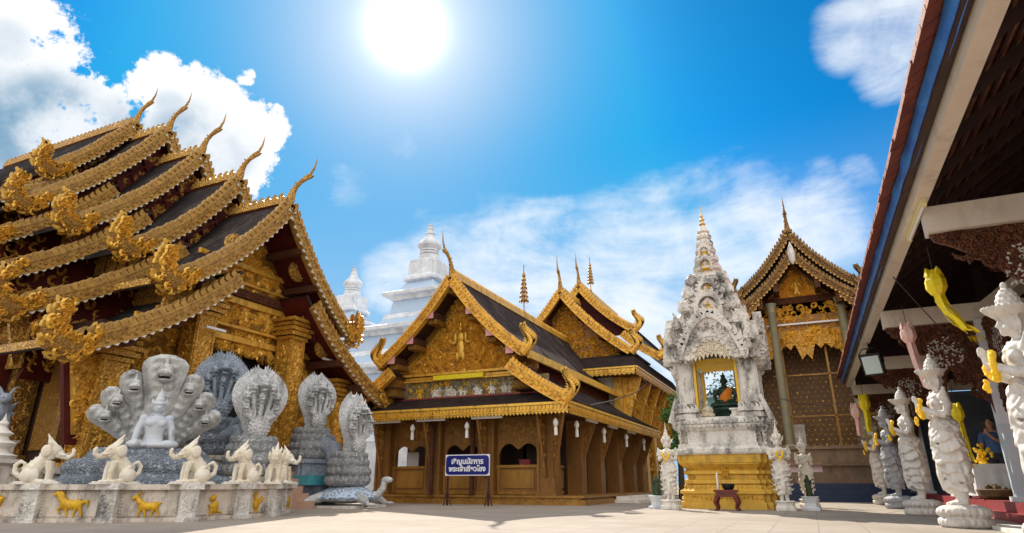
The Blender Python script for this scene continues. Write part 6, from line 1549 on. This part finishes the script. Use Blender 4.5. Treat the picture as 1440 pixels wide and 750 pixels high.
# ---------------------------------------------------------------- basin wall with gilded animals
def animal(kind):
    """gilded relief animal, about 0.5 long, in the plane (a along the wall, b up)"""
    t = MB(); E = lambda a, b, ra, rb, rd=.06: t.ell((a, 0, b), (ra, rd, rb), 10, 7); U = lambda pts, r: t.tube([(a, 0, b) for a, b in pts], r, 8)
    if kind in ('horse', 'goat', 'dog'):
        E(0, .24, .19, .085); E(.13, .25, .09, .095); E(-.13, .26, .09, .10)
        for x, k in ((-.15, -.02), (-.09, .03), (.12, -.03), (.17, .03)):
            up = .06 if kind == 'horse' and x == -.15 else 0
            U([(x, .20), (x + k - up, .12 + up * .6), (x + k * 1.6, .02 + up)], [.04, .026, .02])
        U([(-.17, .30), (-.22, .38), (-.25, .43)], [.065, .055, .045]); E(-.27, .44, .05, .045); E(-.32, .415, .05, .03)
        if kind == 'horse': U([(-.24, .49), (-.19, .44), (-.15, .36)], [.02, .035, .03]); U([(.20, .28), (.30, .30), (.31, .20)], [.03, .04, .01])
        elif kind == 'goat': U([(-.25, .48), (-.18, .53), (-.10, .50)], [.025, .02, .008]); U([(-.32, .38), (-.33, .32)], [.02, .006]); U([(.19, .30), (.27, .31)], [.03, .01])
        else: U([(.19, .30), (.28, .38)], [.03, .015]); E(-.23, .49, .025, .04)
    elif kind == 'monkey':
        E(.0, .2, .11, .15); E(-.07, .40, .075, .075); E(-.13, .38, .04, .04); U([(-.02, .28), (-.12, .2), (-.18, .26)], [.045, .035, .025]); U([(.02, .12), (-.1, .14), (-.09, .02)], [.06, .05, .03]); U([(.08, .1), (.2, .08), (.24, .02)], [.03, .022, .012]); E(-.03, .44, .03, .04)
    elif kind == 'rooster':
        E(0, .24, .10, .13); U([(-.02, .32), (-.05, .42), (-.04, .46)], [.06, .045, .04]); E(-.09, .45, .035, .02); U([(-.07, .49), (0, .52), (.03, .46)], [.02, .025, .012]); U([(.08, .26), (.18, .38), (.20, .28)], [.05, .05, .02]); U([(0, .14), (-.01, .02)], [.03, .02]); U([(.06, .14), (.06, .02)], [.03, .02])
    else:                                                           # coiled snake
        U([(.2, .05), (-.1, .05), (-.2, .14), (-.05, .22), (.12, .24), (.16, .34), (.02, .40), (-.12, .36)], [.02, .05, .055, .055, .055, .05, .045, .03]); E(-.15, .36, .06, .04)
    return fuse(t, .012, 2)
def basin():
    th = thing('basin_wall', 'low pale basin wall with piers and gilded animal reliefs, below the white elephant-lion figures', 'wall', (-11, 8, 0))
    P = [(-14.2, 5.4), (-12.85, 6.05), (-11.65, 6.6), (-10.52, 7.13), (-9.6, 7.85), (-9.6, 8.95), (-9.62, 9.75), (-10.3, 10.65), (-10.5, 11.25)]
    kinds = ['snake', 'snake', 'horse', 'goat', 'monkey', 'rooster', 'dog', 'dog']
    H = .585
    for i, (p, q) in enumerate(zip(P[:-1], P[1:])):
        p, q = V((*p, 0)), V((*q, 0)); d = (q - p); L = d.length; d.normalize(); n = V((d.y, -d.x, 0)); fr = lambda a, b, c, p=p, d=d, n=n: p + d * a + n * c + V((0, 0, b))
        mb = MB(); mb.prism([(0, 0), (L, 0), (L, .50), (0, .50)], -.16, 0, fr); mb.prism([(-.03, .50), (L + .03, .50), (L + .03, H), (-.03, H)], -.22, .07, fr); mb.prism([(-.03, 0), (L + .03, 0), (L + .03, .06), (-.03, .06)], -.2, .05, fr)
        w = mb.build('wall_section', STONE, th, smooth=False)
        b = MB()
        for k in range(int(L / .055)): b.ell((0, 0, 0), .017, 5, 4, Matrix.Translation(fr(.03 + .055 * k, .475, .008)))
        for e in (.16, L - .16):
            for k in range(8): b.ell((0, 0, 0), .022, 5, 4, Matrix.Translation(fr(e, .10 + .05 * k, .008)))
        b.prism([(.2, .09), (L - .2, .09), (L - .2, .10), (.2, .10)], 0, .02, fr); b.build('bead_moulding', STONE, w)
        a = animal(kinds[i]); sc_ = .88 if L > 1.2 else .75
        c = MB(); c.add([fr(L / 2 + v.x * sc_, .06 + v.z * sc_, .015 + v.y * sc_ * 1.0) for v in a.v], a.f); o = c.build('gilded_' + kinds[i], OCHRE, th, angle=60)
    for i, p in enumerate(P[1:-1]):
        p = V((*p, 0)); d = (V((*P[i + 2], 0)) - V((*P[i], 0))).normalized(); ang = math.atan2(d.y, d.x)
        mb = MB(); M = T(p.x, p.y, 0, ang); mb.box((0, -.0, .26), (.26, .26, .50), M); mb.box((0, 0, .03), (.32, .34, .07), M); mb.box((0, 0, H - .03), (.36, .42, .10), M)
        o = mb.build('pier', PLASTER, th, smooth=False)
        c = MB(); carve_area(c, lambda a, b, e: M @ V((a, -.13 - e, b)), lambda a, b: True, -.09, .09, .1, .45, 14, .05, .09, .02); c.build('pier_carving', PLASTER, o, angle=30)
    return P
BP = basin()

# ---------------------------------------------------------------- white elephant-lions on the piers
def elephant_lion():
    t = MB()                                                        # faces -Y, seated, 0.85 high
    t.tube([(0, .20, .17), (0, .12, .30), (0, .0, .45), (0, -.06, .58)], [.16, .16, .14, .10], 12)
    for e in (-1, 1):
        t.tube([(e * .085, -.11, .42), (e * .095, -.15, .22), (e * .095, -.15, .05)], [.075, .058, .05], 8); t.ell((e * .095, -.19, .035), (.06, .09, .04))
        t.ell((e * .14, .16, .15), (.10, .17, .15)); t.ell((e * .15, -.02, .04), (.06, .13, .045))
        t.tube([(e * .14, .1, .22), (e * .17, .15, .30), (e * .15, .24, .36)], [.05, .035, .008], 6)
    k0 = len(t.v)
    t.ell((0, -.17, .57), (.115, .13, .12)); t.ell((0, -.10, .50), (.12, .12, .12))
    t.tube([(0, -.25, .55), (0, -.33, .47), (0, -.41, .45), (0, -.47, .50), (0, -.48, .58), (0, -.45, .61)], [.072, .058, .045, .038, .032, .026], 10)
    t.ell((0, -.26, .47), (.06, .06, .03))
    for e in (-1, 1):
        t.tube([(e * .05, -.27, .51), (e * .075, -.37, .49), (e * .075, -.43, .545)], [.022, .017, .005], 6)
        t.ell((e * .135, -.09, .56), (.03, .085, .115)); t.ell((e * .07, -.265, .60), .022, 6, 5)
    for k, (y, z) in enumerate(((-.16, .67), (-.12, .72), (-.09, .76))): t.tube([(0, y, z - .06), (0, y + .01, z + .02), (0, y + .06, z + .12)], [.07 - .015 * k, .05 - .01 * k, .006], 7)
    for e in (-1, 1): t.tube([(e * .07, -.15, .65), (e * .09, -.12, .71), (e * .075, -.07, .77)], [.035, .025, .005], 6)
    for p in t.v[k0:]: p.y = (p.y + .12) * 1.15 - .07; p.x *= 1.15; p.z = (p.z - .52) * 1.12 + .58
    for k in range(5): t.tube([(0, .0 + .06 * k, .50 - .07 * k), (0, .07 + .06 * k, .53 - .07 * k), (0, .11 + .06 * k, .59 - .07 * k)], [.045, .03, .005], 6)
    t.tube([(0, .32, .12), (0, .44, .20), (0, .46, .34), (0, .38, .42), (0, .30, .38), (0, .32, .31)], [.05, .05, .045, .045, .035, .012], 8)
    for k in range(14): a = k * 2 * pi / 14; t.ell((.125 * sin(a), -.03 - .125 * cos(a), .47 + .02 * cos(a)), .022, 6, 5)
    for k in range(5): t.ell((.05 * (k - 2), -.155, .40 - .02 * (2 - abs(k - 2))), (.018, .018, .03), 6, 5)
    return fuse(t, .0125, 2, jit=.003, jf=26)
_lion = elephant_lion(); _plate = MB(); _plate.box((0, .02, .02), (.36, .74, .04)); _plate.box((0, .02, .0), (.42, .8, .03))
l0 = thing('elephant_lion', 'cream seated elephant-lion figure with raised trunk turned right, at the left end of the wall', 'figurine', (0, 0, 0), 'elephant-lion figures on the wall')
_lion.build('figure', CREAMS, l0, angle=60); _plate.build('base_plate', PLASTW, l0, smooth=False)
cam_dir = lambda x, y: math.atan2(y, x)
lions = [(1, 1.35, 'cream seated elephant-lion with trunk curling right, just left of the golden horse relief'), (2, -1.15, 'cream seated elephant-lion facing left, on the pier between the golden horse and goat reliefs'),
         (3, -1.25, 'cream seated elephant-lion figure facing left, right of the goat relief'), (4, -.9, 'slim cream elephant-lion figure facing left, right of the monkey relief'),
         (5, -.1, 'cream elephant-lion figure facing the viewer near the end of the wall'), (6, 1.0, 'cream elephant-lion figure at the very end of the wall, turned away to the right')]
first = True
for i, turn, lab in lions:
    x, y = BP[i + 1]; face = math.atan2(x, -y)
    rz = math.atan2(-y, -x) + pi / 2 + turn                          # 0 turn faces the courtyard viewer
    if first: l0.location = (x, y, .60); l0.scale = (.82,) * 3; l0.rotation_euler.z = rz; l0['label'] = lab; first = False
    else: copy_thing(l0, (x, y, .60), rz, lab)
copy_thing(l0, (BP[1][0], BP[1][1], .6), math.atan2(-6.05, 12.85) + pi / 2 + 2.4, 'cream elephant-lion figure cut off by the left picture edge')
# tiered ornament and dark figure at the left edge behind the wall
ur = thing('tiered_urn', 'small tiered white stucco ornament on a grey pedestal at the left edge behind the wall', 'ornament', (-13.5, 6.8, 0))
mb = MB(); mb.stack(redent(2, .12), [(.34, 0), (.34, .3), (.24, .36), (.22, .9), (.3, .95), (.3, 1.02)], T(-13.5, 6.8, 0)); mb.build('pedestal', STONE, ur, smooth=False)
mb = MB(); mb.lathe([(.30, 1.02), (.34, 1.08), (.20, 1.14), (.18, 1.2), (.26, 1.26), (.28, 1.30), (.15, 1.36), (.13, 1.42), (.2, 1.47), (.1, 1.54), (.06, 1.6), (.09, 1.65), (.03, 1.72), (.0, 1.85)], 14, T(-13.5, 6.8, 0)); mb.build('tiers', PLASTW, ur, angle=32)
mb = MB(); rr = random.Random(8); M = T(-14.4, 7.15, 1.5, 1.2)
mb.tube([(0, .2, 0), (0, .05, .25), (0, -.1, .45), (0, -.1, .62)], [.18, .17, .13, .10], 10); mb.ell((0, -.2, .68), (.12, .17, .11)); mb.tube([(.05, -.15, .75), (.12, -.05, .9), (.2, .05, .98)], [.04, .03, .005], 6); mb.tube([(-.05, -.15, .75), (-.12, -.05, .9), (-.2, .05, .98)], [.04, .03, .005], 6)
for e in (-1, 1): mb.tube([(e * .1, -.1, .35), (e * .13, -.2, .1), (e * .13, -.25, -.1)], [.07, .05, .05], 8)
for k in range(12): a = rr.uniform(0, 6.28); mb.tube([(.1 * cos(a), 0, .3 + .04 * k), (.2 * cos(a), .05, .36 + .04 * k), (.26 * cos(a), .08, .45 + .04 * k)], [.04, .03, .005], 6)
fz = MB(); fz.merge(fuse(mb, .02, 1), M); th = thing('dragon_figure', 'dark grey horned dragon figure at the left edge behind the white ornament', 'figurine', (-14.4, 7.15, 0)); fz.build('body', NAGAB, th)
mb = MB(); mb.stack(SQ, [(.3, 0), (.26, .1), (.26, 1.3), (.32, 1.4)], T(-14.4, 7.15, 0)); mb.build('pedestal', STONE, th, smooth=False)
# ---------------------------------------------------------------- sign before the pavilion
def text_mesh(s, size, mat, M, name, parent, thick=.004, bold=.008):
    cu = bpy.data.curves.new('lettering', 'FONT'); cu.body = s; cu.size = size; cu.align_x = 'CENTER'; cu.align_y = 'CENTER'; cu.extrude = thick; cu.offset = bold * .35
    o = bpy.data.objects.new('lettering', cu); COL.objects.link(o); dg = bpy.context.evaluated_depsgraph_get()
    me = bpy.data.meshes.new_from_object(o.evaluated_get(dg)); bpy.data.objects.remove(o); bpy.data.curves.remove(cu)
    b = MB(); b.add([v.co for v in me.vertices], [tuple(p.vertices) for p in me.polygons], M); bpy.data.meshes.remove(me)
    if not b.v: return None
    return b.build(name, mat, parent, smooth=False)
SXc, SY = -8.97, 16.5
sg = thing('sign', 'blue sign with white Thai lettering on thin brown posts before the teak pavilion', 'sign', (SXc, SY, 0))
Ms = Matrix.Translation((SXc, SY, 1.10)) @ Matrix.Rotation(R(2), 4, 'Z')
mb = MB(); mb.box((0, 0, 0), (1.42, .03, .58), Ms); mb.build('board', SIGNW, sg, smooth=False)
def rrect(w, h, r, n=5):
    o = []
    for cx, cy, a0 in ((w - r, h - r, 0), (-w + r, h - r, 90), (-w + r, -h + r, 180), (w - r, -h + r, 270)):
        for i in range(n + 1): a = R(a0 + 90 * i / n); o.append((cx + r * cos(a), cy + r * sin(a)))
    return o
mb = MB(); mb.prism(rrect(.69, .265, .10), -.020, -.0155, lambda a, b, d: Ms @ V((a, d, b))); mb.build('blue_panel', SIGNB, sg, smooth=False)
for s, z, sz in (('เชิญนมัสการ', .095, .205), ('พระเจ้าเขียวโขง', -.11, .195)):
    text_mesh(s, sz, SIGNW, Ms @ Matrix.Translation((0, -.0245, z)) @ Matrix.Rotation(pi / 2, 4, 'X'), 'lettering', sg, .003, .02)
for x in (-.64, .66):
    mb = MB(); p = Ms @ V((x, .03, 0)); mb.bb(p.x - .02, p.x + .02, p.y - .02, p.y + .02, 0, 1.3 if x > 0 else 1.2); mb.build('post', METAL, sg, smooth=False)
    mb = MB()
    for a in (0, 2.1, 4.2): mb.tube([(p.x, p.y, .45), (p.x + .06 * cos(a), p.y + .06 * sin(a), .22), (p.x + .12 * cos(a), p.y + .12 * sin(a), .0)], .018, 6)
    mb.build('foot', METAL, sg)

# ---------------------------------------------------------------- hanging paper lanterns
def small_lantern(label, x, y, z, group='white lanterns under the pavilion eave'):
    th = thing('paper_lantern', label, 'lantern', (0, 0, 0), group)
    mb = MB(); mb.lathe([(.02, .0), (.055, -.05), (.085, -.13), (.055, -.21), (.02, -.25)], 8); mb.build('lantern_body', WHITEP, th, smooth=False)
    mb = MB(); mb.lathe([(.045, -.25), (.05, -.3), (.055, -.48), (.05, -.49)], 8); mb.build('paper_tail', WHITEP, th, smooth=False)
    mb = MB(); mb.tube([(0, 0, .12), (0, 0, 0)], .006, 5); mb.build('cord', CABLE, th)
    th.location = (x, y, z); return th
ln0 = small_lantern('white paper lantern above the first window from the left of the teak pavilion', -11.57, 17.5, 2.42)
for x, y, lab in ((-9.56, 17.5, 'white paper lantern above the blue sign'), (-6.6, 17.5, 'white paper lantern at the corner of the pavilion eave'), (-6.3, 18.52, 'white paper lantern just round the corner on the side eave'),
                  (-6.3, 21.4, 'white paper lantern second along the side eave'), (-6.3, 24.4, 'white paper lantern third along the side eave'), (-6.3, 27.3, 'white paper lantern farthest along the side eave')):
    copy_thing(ln0, (x, y, 2.42), random.uniform(0, 1), lab)
def star_lantern(label, x, y, z, mat, tilt, s=1., tail=1.0):
    """faceted paper lantern with a long fringed tail"""
    th = thing('paper_lantern', label, 'lantern', (0, 0, 0), 'coloured lanterns under the open hall')
    b = MB(); b.lathe([(.02, .30), (.12, .20), (.17, .08), (.17, -.06), (.10, -.18), (.05, -.2)], 8); b.build('lantern_body', mat, th, smooth=False)
    e = MB()
    for k in range(4): a = k * pi / 2; e.add([(.03 * cos(a), .03 * sin(a), .28), (.16 * cos(a - .35), .16 * sin(a - .35), .16), (.13 * cos(a), .13 * sin(a), .33), (.16 * cos(a + .35), .16 * sin(a + .35), .16)], [(0, 1, 2), (0, 2, 3), (1, 3, 2), (0, 3, 1)])
    e.build('paper_points', mat, th, smooth=False)
    t = MB(); tx, ty = tilt
    for k in range(5):
        a = k * 2 * pi / 5; rr = random.Random(k); off = lambda q: (tx * q * q, ty * q * q)
        g = []
        for j in range(9):
            q = j / 8; o = off(q); w = .052 * (1 - .2 * q); r = .08 + .015 * sin(q * 7 + k)
            cx, cy, cz = r * cos(a) + o[0], r * sin(a) + o[1], -.18 - tail * q * (.85 + .15 * rr.random())
            g.append([V((cx - w * sin(a), cy + w * cos(a), cz)), V((cx + w * sin(a), cy - w * cos(a), cz))])
        t.sheet(g)
        o = off(1.0); ex, ey, ez = .08 * cos(a) + o[0], .08 * sin(a) + o[1], -.18 - tail
        for k2 in (-1, 0, 1): t.add([(ex + k2 * .03, ey, ez), (ex + k2 * .03 + .03, ey + .02, ez), (ex + k2 * .05 + tx * .2, ey + ty * .2, ez - .14)], [(0, 1, 2)])
    t.build('paper_tail', mat, th, smooth=False, recalc=False)
    c = MB(); c.tube([(0, 0, .75), (0, 0, .3)], .008, 5); c.build('cord', CABLE, th)
    th.location = (x, y, z); th.scale = (s,) * 3; th.rotation_euler.z = .4
    return th
star_lantern('bright yellow paper lantern with tail blown sideways, nearest under the cream eave', 1.92, 9.75, 3.16, YELP, (.30, -.22), .76, .8)
star_lantern('pale pink paper lantern with long tail hanging above the second full statue', 1.92, 12.7, 3.08, PINKP, (.12, -.16), .74, 1.25)
star_lantern('smaller yellow paper lantern hanging by the grey statue, far along the eave', 1.85, 22.6, 2.95, YELP, (.0, 0), 1.0, .75)
star_lantern('pale pink paper lantern pair hanging at the far end of the eave', 1.62, 23.2, 2.75, PINKP, (.0, 0), 1.0, .6)
star_lantern('yellow paper streamer lantern hanging low inside the hall behind the statue', 2.72, 14.6, 1.85, YELP, (.05, -.05), .7, 1.1)

# ---------------------------------------------------------------- things around the shrine
tb = thing('incense_table', 'small red lacquered table with incense pot before the yellow shrine base', 'table', (-1.86, 16.15, 0))
mb = MB(); mb.bb(-2.12, -1.60, 15.97, 16.33, .40, .46); mb.bb(-2.08, -1.64, 16.0, 16.3, .30, .40); mb.build('tabletop', REDWOOD, tb, smooth=False)
for ex in (-1, 1):
    for ey in (-1, 1):
        mb = MB(); mb.tube([(-1.86 + ex * .20, 16.15 + ey * .12, .32), (-1.86 + ex * .25, 16.15 + ey * .16, .18), (-1.86 + ex * .21, 16.15 + ey * .13, .07), (-1.86 + ex * .25, 16.15 + ey * .16, 0)], [.06, .05, .035, .04], 8); mb.build('leg', REDWOOD, tb)
mb = MB(); mb.lathe([(.10, .46), (.14, .52), (.15, .58), (.13, .60), (.12, .57)], 16, T(-1.80, 16.15, 0)); tag(mb.build('incense_pot', BLACKM, None, org=(-1.8, 16.15, .46)), 'round black incense pot on the small red table', 'pot')
mb = MB(); mb.lathe([(.025, .46), (.022, .82), (.004, .85)], 10, T(-2.03, 16.12, 0)); tag(mb.build('candle', PLASTW, None, org=(-2.03, 16.12, .46)), 'tall white candle standing on the small red table', 'candle')
def cactus(label, x, y, rz):
    th = thing('potted_cactus', label, 'plant', (0, 0, 0), 'potted cacti beside the shrine')
    mb = MB(); mb.stack(redent(1, .15), [(.20, 0), (.20, .05), (.14, .08), (.13, .16), (.17, .27), (.19, .30), (.16, .31), (.15, .27)]); mb.build('pot', STUPW, th, smooth=False)
    mb = MB()
    for k, (dx, h, r) in enumerate(((0, .52, .055), (.07, .38, .045), (-.06, .34, .045), (.02, .3, .04))):
        mb.tube([(dx, .03 * (k % 2), .27), (dx * 1.3, .03 * (k % 2), .27 + h * .6), (dx * 1.4, .02, .27 + h)], [r, r * 1.1, r * .5], 8)
    for k in range(40): a = random.uniform(0, 6.28); z = random.uniform(.3, .72); leaf(mb, lambda A, B, D: V((cos(a) * A - sin(a) * D, sin(a) * A + cos(a) * D, B)), .05, z, .06, .03, .6, -.006, .006)
    mb.build('cactus_stems', CACT, th); th.location = (x, y, 0); th.rotation_euler.z = rz; return th
c0 = cactus('dark cactus in a white pot left of the shrine, beside the left praying statue', -3.62, 16.75, 0)
copy_thing(c0, (-.08, 17.1, 0), 1.5, 'dark cactus in a white pot right of the shrine, before the brick terrace')
# bin on the pavilion side, behind the left pot
bn = thing('metal_bin', 'grey metal bin with hooped handle at the far end of the pavilion steps', 'bin', (-5.2, 25.6, 0))
mb = MB(); mb.lathe([(.24, 0), (.26, .02), (.26, .62), (.28, .65), (.25, .66)], 16, T(-5.2, 25.6, 0)); mb.build('body', GREYS, bn, angle=32)
mb = MB(); mb.tube([(-5.4, 25.6, .6), (-5.4, 25.6, 1.0), (-5.3, 25.6, 1.18), (-5.1, 25.6, 1.18), (-5.0, 25.6, 1.0), (-5.0, 25.6, .6)], .02, 6); mb.build('handle', BLACKM, bn)
# brown figures and jars inside the first window of the pavilion
mb = MB(); mb.bb(-12.65, -12.2, 18.9, 18.95, 1.1, 1.62); pf = mb.build('picture_frame', TUBEW, None, smooth=False, org=(-12.4, 18.9, 1.1)); tag(pf, 'framed picture standing inside the leftmost pavilion window', 'picture')
mb = MB(); mb.bb(-12.45, -12.24, 18.885, 18.9, 1.16, 1.56); mb.build('print', PHOTOW, pf, smooth=False).location = (0, 0, 0)
mb = MB(); mb.bb(-8.3, -7.95, 18.7, 18.95, 1.14, 1.28); mb.bb(-8.32, -7.93, 18.68, 18.97, 1.28, 1.31); tag(mb.build('donation_box', REDP, None, smooth=False, org=(-8.1, 18.8, 1.14)), 'small red box inside the right hand front window of the pavilion', 'box')

# ---------------------------------------------------------------- visitor and table inside the open hall
def visitor():
    x, y = 3.98, 18.2
    th = thing('person', 'person in dark blue shirt inside the open hall holding up a phone', 'person', (x, y, .3))
    M = T(x, y, .3, -.5)
    def sk(edges, pts, rad, root):
        me = bpy.data.meshes.new('body'); me.from_pydata(pts, edges, []); o = bpy.data.objects.new('body', me); COL.objects.link(o)
        md = o.modifiers.new('s', 'SKIN'); md.use_smooth_shade = True
        for i, r in enumerate(rad): me.skin_vertices[0].data[i].radius = (r, r * .9)
        me.skin_vertices[0].data[root].use_root = True
        o.modifiers.new('u', 'SUBSURF').levels = 2; o.modifiers['u'].render_levels = 2
        dg = bpy.context.evaluated_depsgraph_get(); nm = bpy.data.meshes.new_from_object(o.evaluated_get(dg)); bpy.data.objects.remove(o)
        r = MB(); r.v = [v.co.copy() for v in nm.vertices]; r.f = [tuple(p.vertices) for p in nm.polygons]; bpy.data.meshes.remove(nm); return r
    pts = [(0, 0, .95), (0, 0, 1.15), (0, 0, 1.35), (0, 0, 1.46), (0, -.01, 1.52), (.19, 0, 1.41), (.25, -.02, 1.14), (.08, -.26, 1.28), (.0, -.36, 1.42), (-.19, 0, 1.41), (-.25, -.0, 1.14), (-.27, -.1, .92), (.09, 0, .9), (.10, -.02, .5), (.10, .02, .08), (.11, -.14, .04), (-.09, 0, .9), (-.10, -.02, .5), (-.10, .02, .08), (-.11, -.14, .04)]
    ed = [(0, 1), (1, 2), (2, 3), (3, 4), (2, 5), (5, 6), (6, 7), (7, 8), (2, 9), (9, 10), (10, 11), (0, 12), (12, 13), (13, 14), (14, 15), (0, 16), (16, 17), (17, 18), (18, 19)]
    rad = [.145, .13, .14, .07, .055, .065, .046, .036, .028, .065, .046, .032, .09, .062, .045, .035, .09, .062, .045, .035]
    body = sk(ed, pts, rad, 0)
    hd = MB(); hd.ell((0, -.02, 1.62), (.075, .09, .115), 14, 10); hd.ell((0, -.105, 1.61), (.015, .02, .022)); hd.ell((0, -.095, 1.56), (.026, .014, .01))
    for e in (-1, 1): hd.ell((e * .078, 0, 1.615), (.014, .022, .032)); hd.ell((e * .03, -.098, 1.635), (.014, .01, .008))
    hd.tube([(.0, -.36, 1.42), (.0, -.385, 1.49)], [.034, .036], 8)
    for k in range(4): hd.tube([(-.028 + .019 * k, -.39, 1.50), (-.028 + .02 * k, -.415, 1.55), (-.026 + .02 * k, -.41, 1.585 - .012 * abs(k - 1.5))], [.0105, .0095, .008], 6)
    hd.tube([(.03, -.38, 1.46), (.05, -.41, 1.50), (.045, -.43, 1.535)], [.012, .011, .008], 6)
    body.merge(hd); bo = fuse(body, .013, 1); b = MB(); b.merge(bo, M); b.build('body', SKIN, th, angle=60)
    s = MB(); s.lathe([(.155, .92), (.16, 1.0), (.152, 1.15), (.165, 1.3), (.16, 1.38), (.09, 1.44), (.065, 1.455)], 18, M, 1.12, .82)
    for e, q in ((1, (.245, -.02, 1.2)), (-1, (-.25, 0, 1.2))): s.tube([(e * .15, 0, 1.40), (e * .21, 0, 1.36), q], [.085, .08, .072], 10, M)
    s.build('shirt', SHIRT, th)
    s = MB(); s.lathe([(.13, .82), (.155, .88), (.16, .95), (.15, .97)], 18, M, 1.1, .85)
    for e in (-1, 1): s.tube([(e * .085, 0, .9), (e * .1, -.02, .5), (e * .1, .02, .1)], [.11, .085, .07], 10, M)
    s.build('trousers', TROUS, th)
    h = MB(); h.ell((0, .01, 1.655), (.084, .092, .095), 14, 10, M); h.build('hair', HAIR, th)
    ph = MB(); Mp = M @ Matrix.Translation((0, -.435, 1.56)) @ Matrix.Rotation(.2, 4, 'X'); ph.box((0, 0, 0), (.075, .009, .15), Mp); tag(ph.build('phone', BLACKM, None, smooth=False, org=Mp @ V((0, 0, 0))), 'black phone held up by the person inside the open hall', 'phone')
visitor()
ot = thing('offering_table', 'table under a white cloth inside the open hall, with flowers on top', 'table', (3.42, 16.8, .3))
mb = MB(); g = []
for j in range(9):
    t = j / 8; row = []
    for i in range(49):
        a = 2 * pi * i / 48; c_, s_ = cos(a), sin(a); q = max(abs(c_), abs(s_)); w = .36 + .05 * t * (1 + .5 * sin(a * 11)); row.append(V((3.42 + w * c_ / q ** .8, 16.8 + (w + .25) * s_ / q ** .8, .98 - .62 * t)))
    g.append(row)
mb.sheet(g); mb.add(g[0][:-1], [tuple(range(48))]); mb.build('white_cloth', CLOTHW, ot)
mb = MB()
for ex in (-1, 1):
    for ey in (-1, 1): mb.bb(3.42 + ex * .3 - .02, 3.42 + ex * .3 + .02, 16.8 + ey * .5 - .02, 16.8 + ey * .5 + .02, .3, .96)
loose(mb, 'leg', METAL, ot, smooth=False)
mb = MB(); rr = random.Random(2)
for k in range(40): mb.ell((3.36 + rr.gauss(0, .07), 16.6 + rr.gauss(0, .08), 1.16 + rr.gauss(0, .09)), rr.uniform(.025, .045), 7, 5)
mb.lathe([(.05, .98), (.08, 1.05), (.05, 1.12)], 10, T(3.36, 16.6, 0)); tag(mb.build('flower_bunch', MARIG, None, org=(3.36, 16.6, .98)), 'bunch of yellow flowers on the cloth covered table in the open hall', 'flowers')
mb = MB(); mb.lathe([(.22, .3), (.30, .36), (.33, .48), (.30, .50), (.26, .42)], 18, T(3.28, 15.75, 0)); 
for k in range(24): a = rr.uniform(0, 6.28); q = rr.uniform(0, .26); mb.ell((3.28 + q * cos(a), 15.75 + q * sin(a), .5 + rr.uniform(-.03, .05)), .05, 6, 5)
tag(mb.build('offering_basket', BASKET, None, org=(3.28, 15.75, .3)), 'dark wicker basket on the floor below the cloth covered table', 'basket')
# turquoise roofed shed seen through the niche
sh = thing('turquoise_shed', 'turquoise metal sided shed far behind, seen through the niche beside the Buddha', 'shed', (-3.9, 43, 0))
mb = MB(); mb.bb(-6.0, -2.2, 43, 47, 0, 6.0); mb.build('sheet_wall', TURQ, sh, smooth=False)
mb = MB(); mb.prism([(42.6, 5.9), (47.5, 6.5), (47.5, 6.6), (42.6, 6.02)], -6.2, -2.0, lambda a, b, d: V((d, a, b))); mb.build('roof', STUPW, sh, smooth=False)
# cables
def cable(label, pts, r=.02):
    mb = MB(); mb.tube(pts, r, 5); tag(mb.build('cable', CABLE, None, org=pts[0]), label, 'cable')
cable('thin cable slung from the pavilion roof edge up to the taller hall', [(-6.3, 19.5, 2.95), (-5.9, 21.5, 3.35), (-5.6, 23.5, 3.85), (-5.6, 25.5, 4.45), (-6.1, 27, 5.0)], .018)
cable('thin cable sagging from the shrine across to the old hall pillar', [(-.8, 18.6, 2.9), (.0, 22, 3.0), (.9, 25, 3.2), (1.9, 27.5, 3.6)], .012)
cable('thin cable running from the eave beam down to the hall pillar', [(1.7, 11.5, 3.84), (2.3, 12.4, 3.2), (3.2, 13.8, 2.5)], .010)

# ---------------------------------------------------------------- trees between the buildings
def tree(name, label, x, y, h, r, mat, seed, n=2600, ls=.13):
    th = thing(name, label, 'tree', (x, y, 0)); rr = random.Random(seed)
    t = MB(); t.tube([(x, y, 0), (x + .05, y, h * .3), (x - .04, y + .05, h * .6), (x, y, h * .9)], [.14, .11, .08, .03], 10)
    tips = []
    for k in range(9):
        a = rr.uniform(0, 6.28); z = h * rr.uniform(.35, .75); q = r * rr.uniform(.5, .9); e = V((x + q * cos(a), y + q * sin(a), z + rr.uniform(.2, .8) * r)); t.tube([(x, y, z), ((x + e.x) / 2, (y + e.y) / 2, (z + e.z) / 2 + .1), e], [.06, .04, .015], 6); tips.append(e)
    tips += [V((x, y, h * .95))]; t.build('trunk', BARK, th)
    lf = MB()
    for i in range(n):
        c = rr.choice(tips) + V((rr.gauss(0, 1), rr.gauss(0, 1), rr.gauss(0, .8))) * r * .28
        d = V((rr.gauss(0, 1), rr.gauss(0, 1), rr.gauss(0, .7))).normalized(); s_ = d.orthogonal().normalized(); l = ls * rr.uniform(.7, 1.3)
        lf.add([c, c + d * l * .5 + s_ * l * .3, c + d * l, c + d * l * .5 - s_ * l * .3], [(0, 1, 2, 3)])
    lf.build('crown', mat, th, smooth=False, recalc=False)
tree('leafy_tree', 'small green leafy tree between the pavilion end and the white shrine', -4.75, 26.6, 4.1, .62, LEAFM, 3, 1500)
tree('leafy_tree', 'dark green tree far behind the turquoise shed, beyond the shrine', -4.2, 52, 7.6, 3.0, LEAFD, 9, 3000, .3)
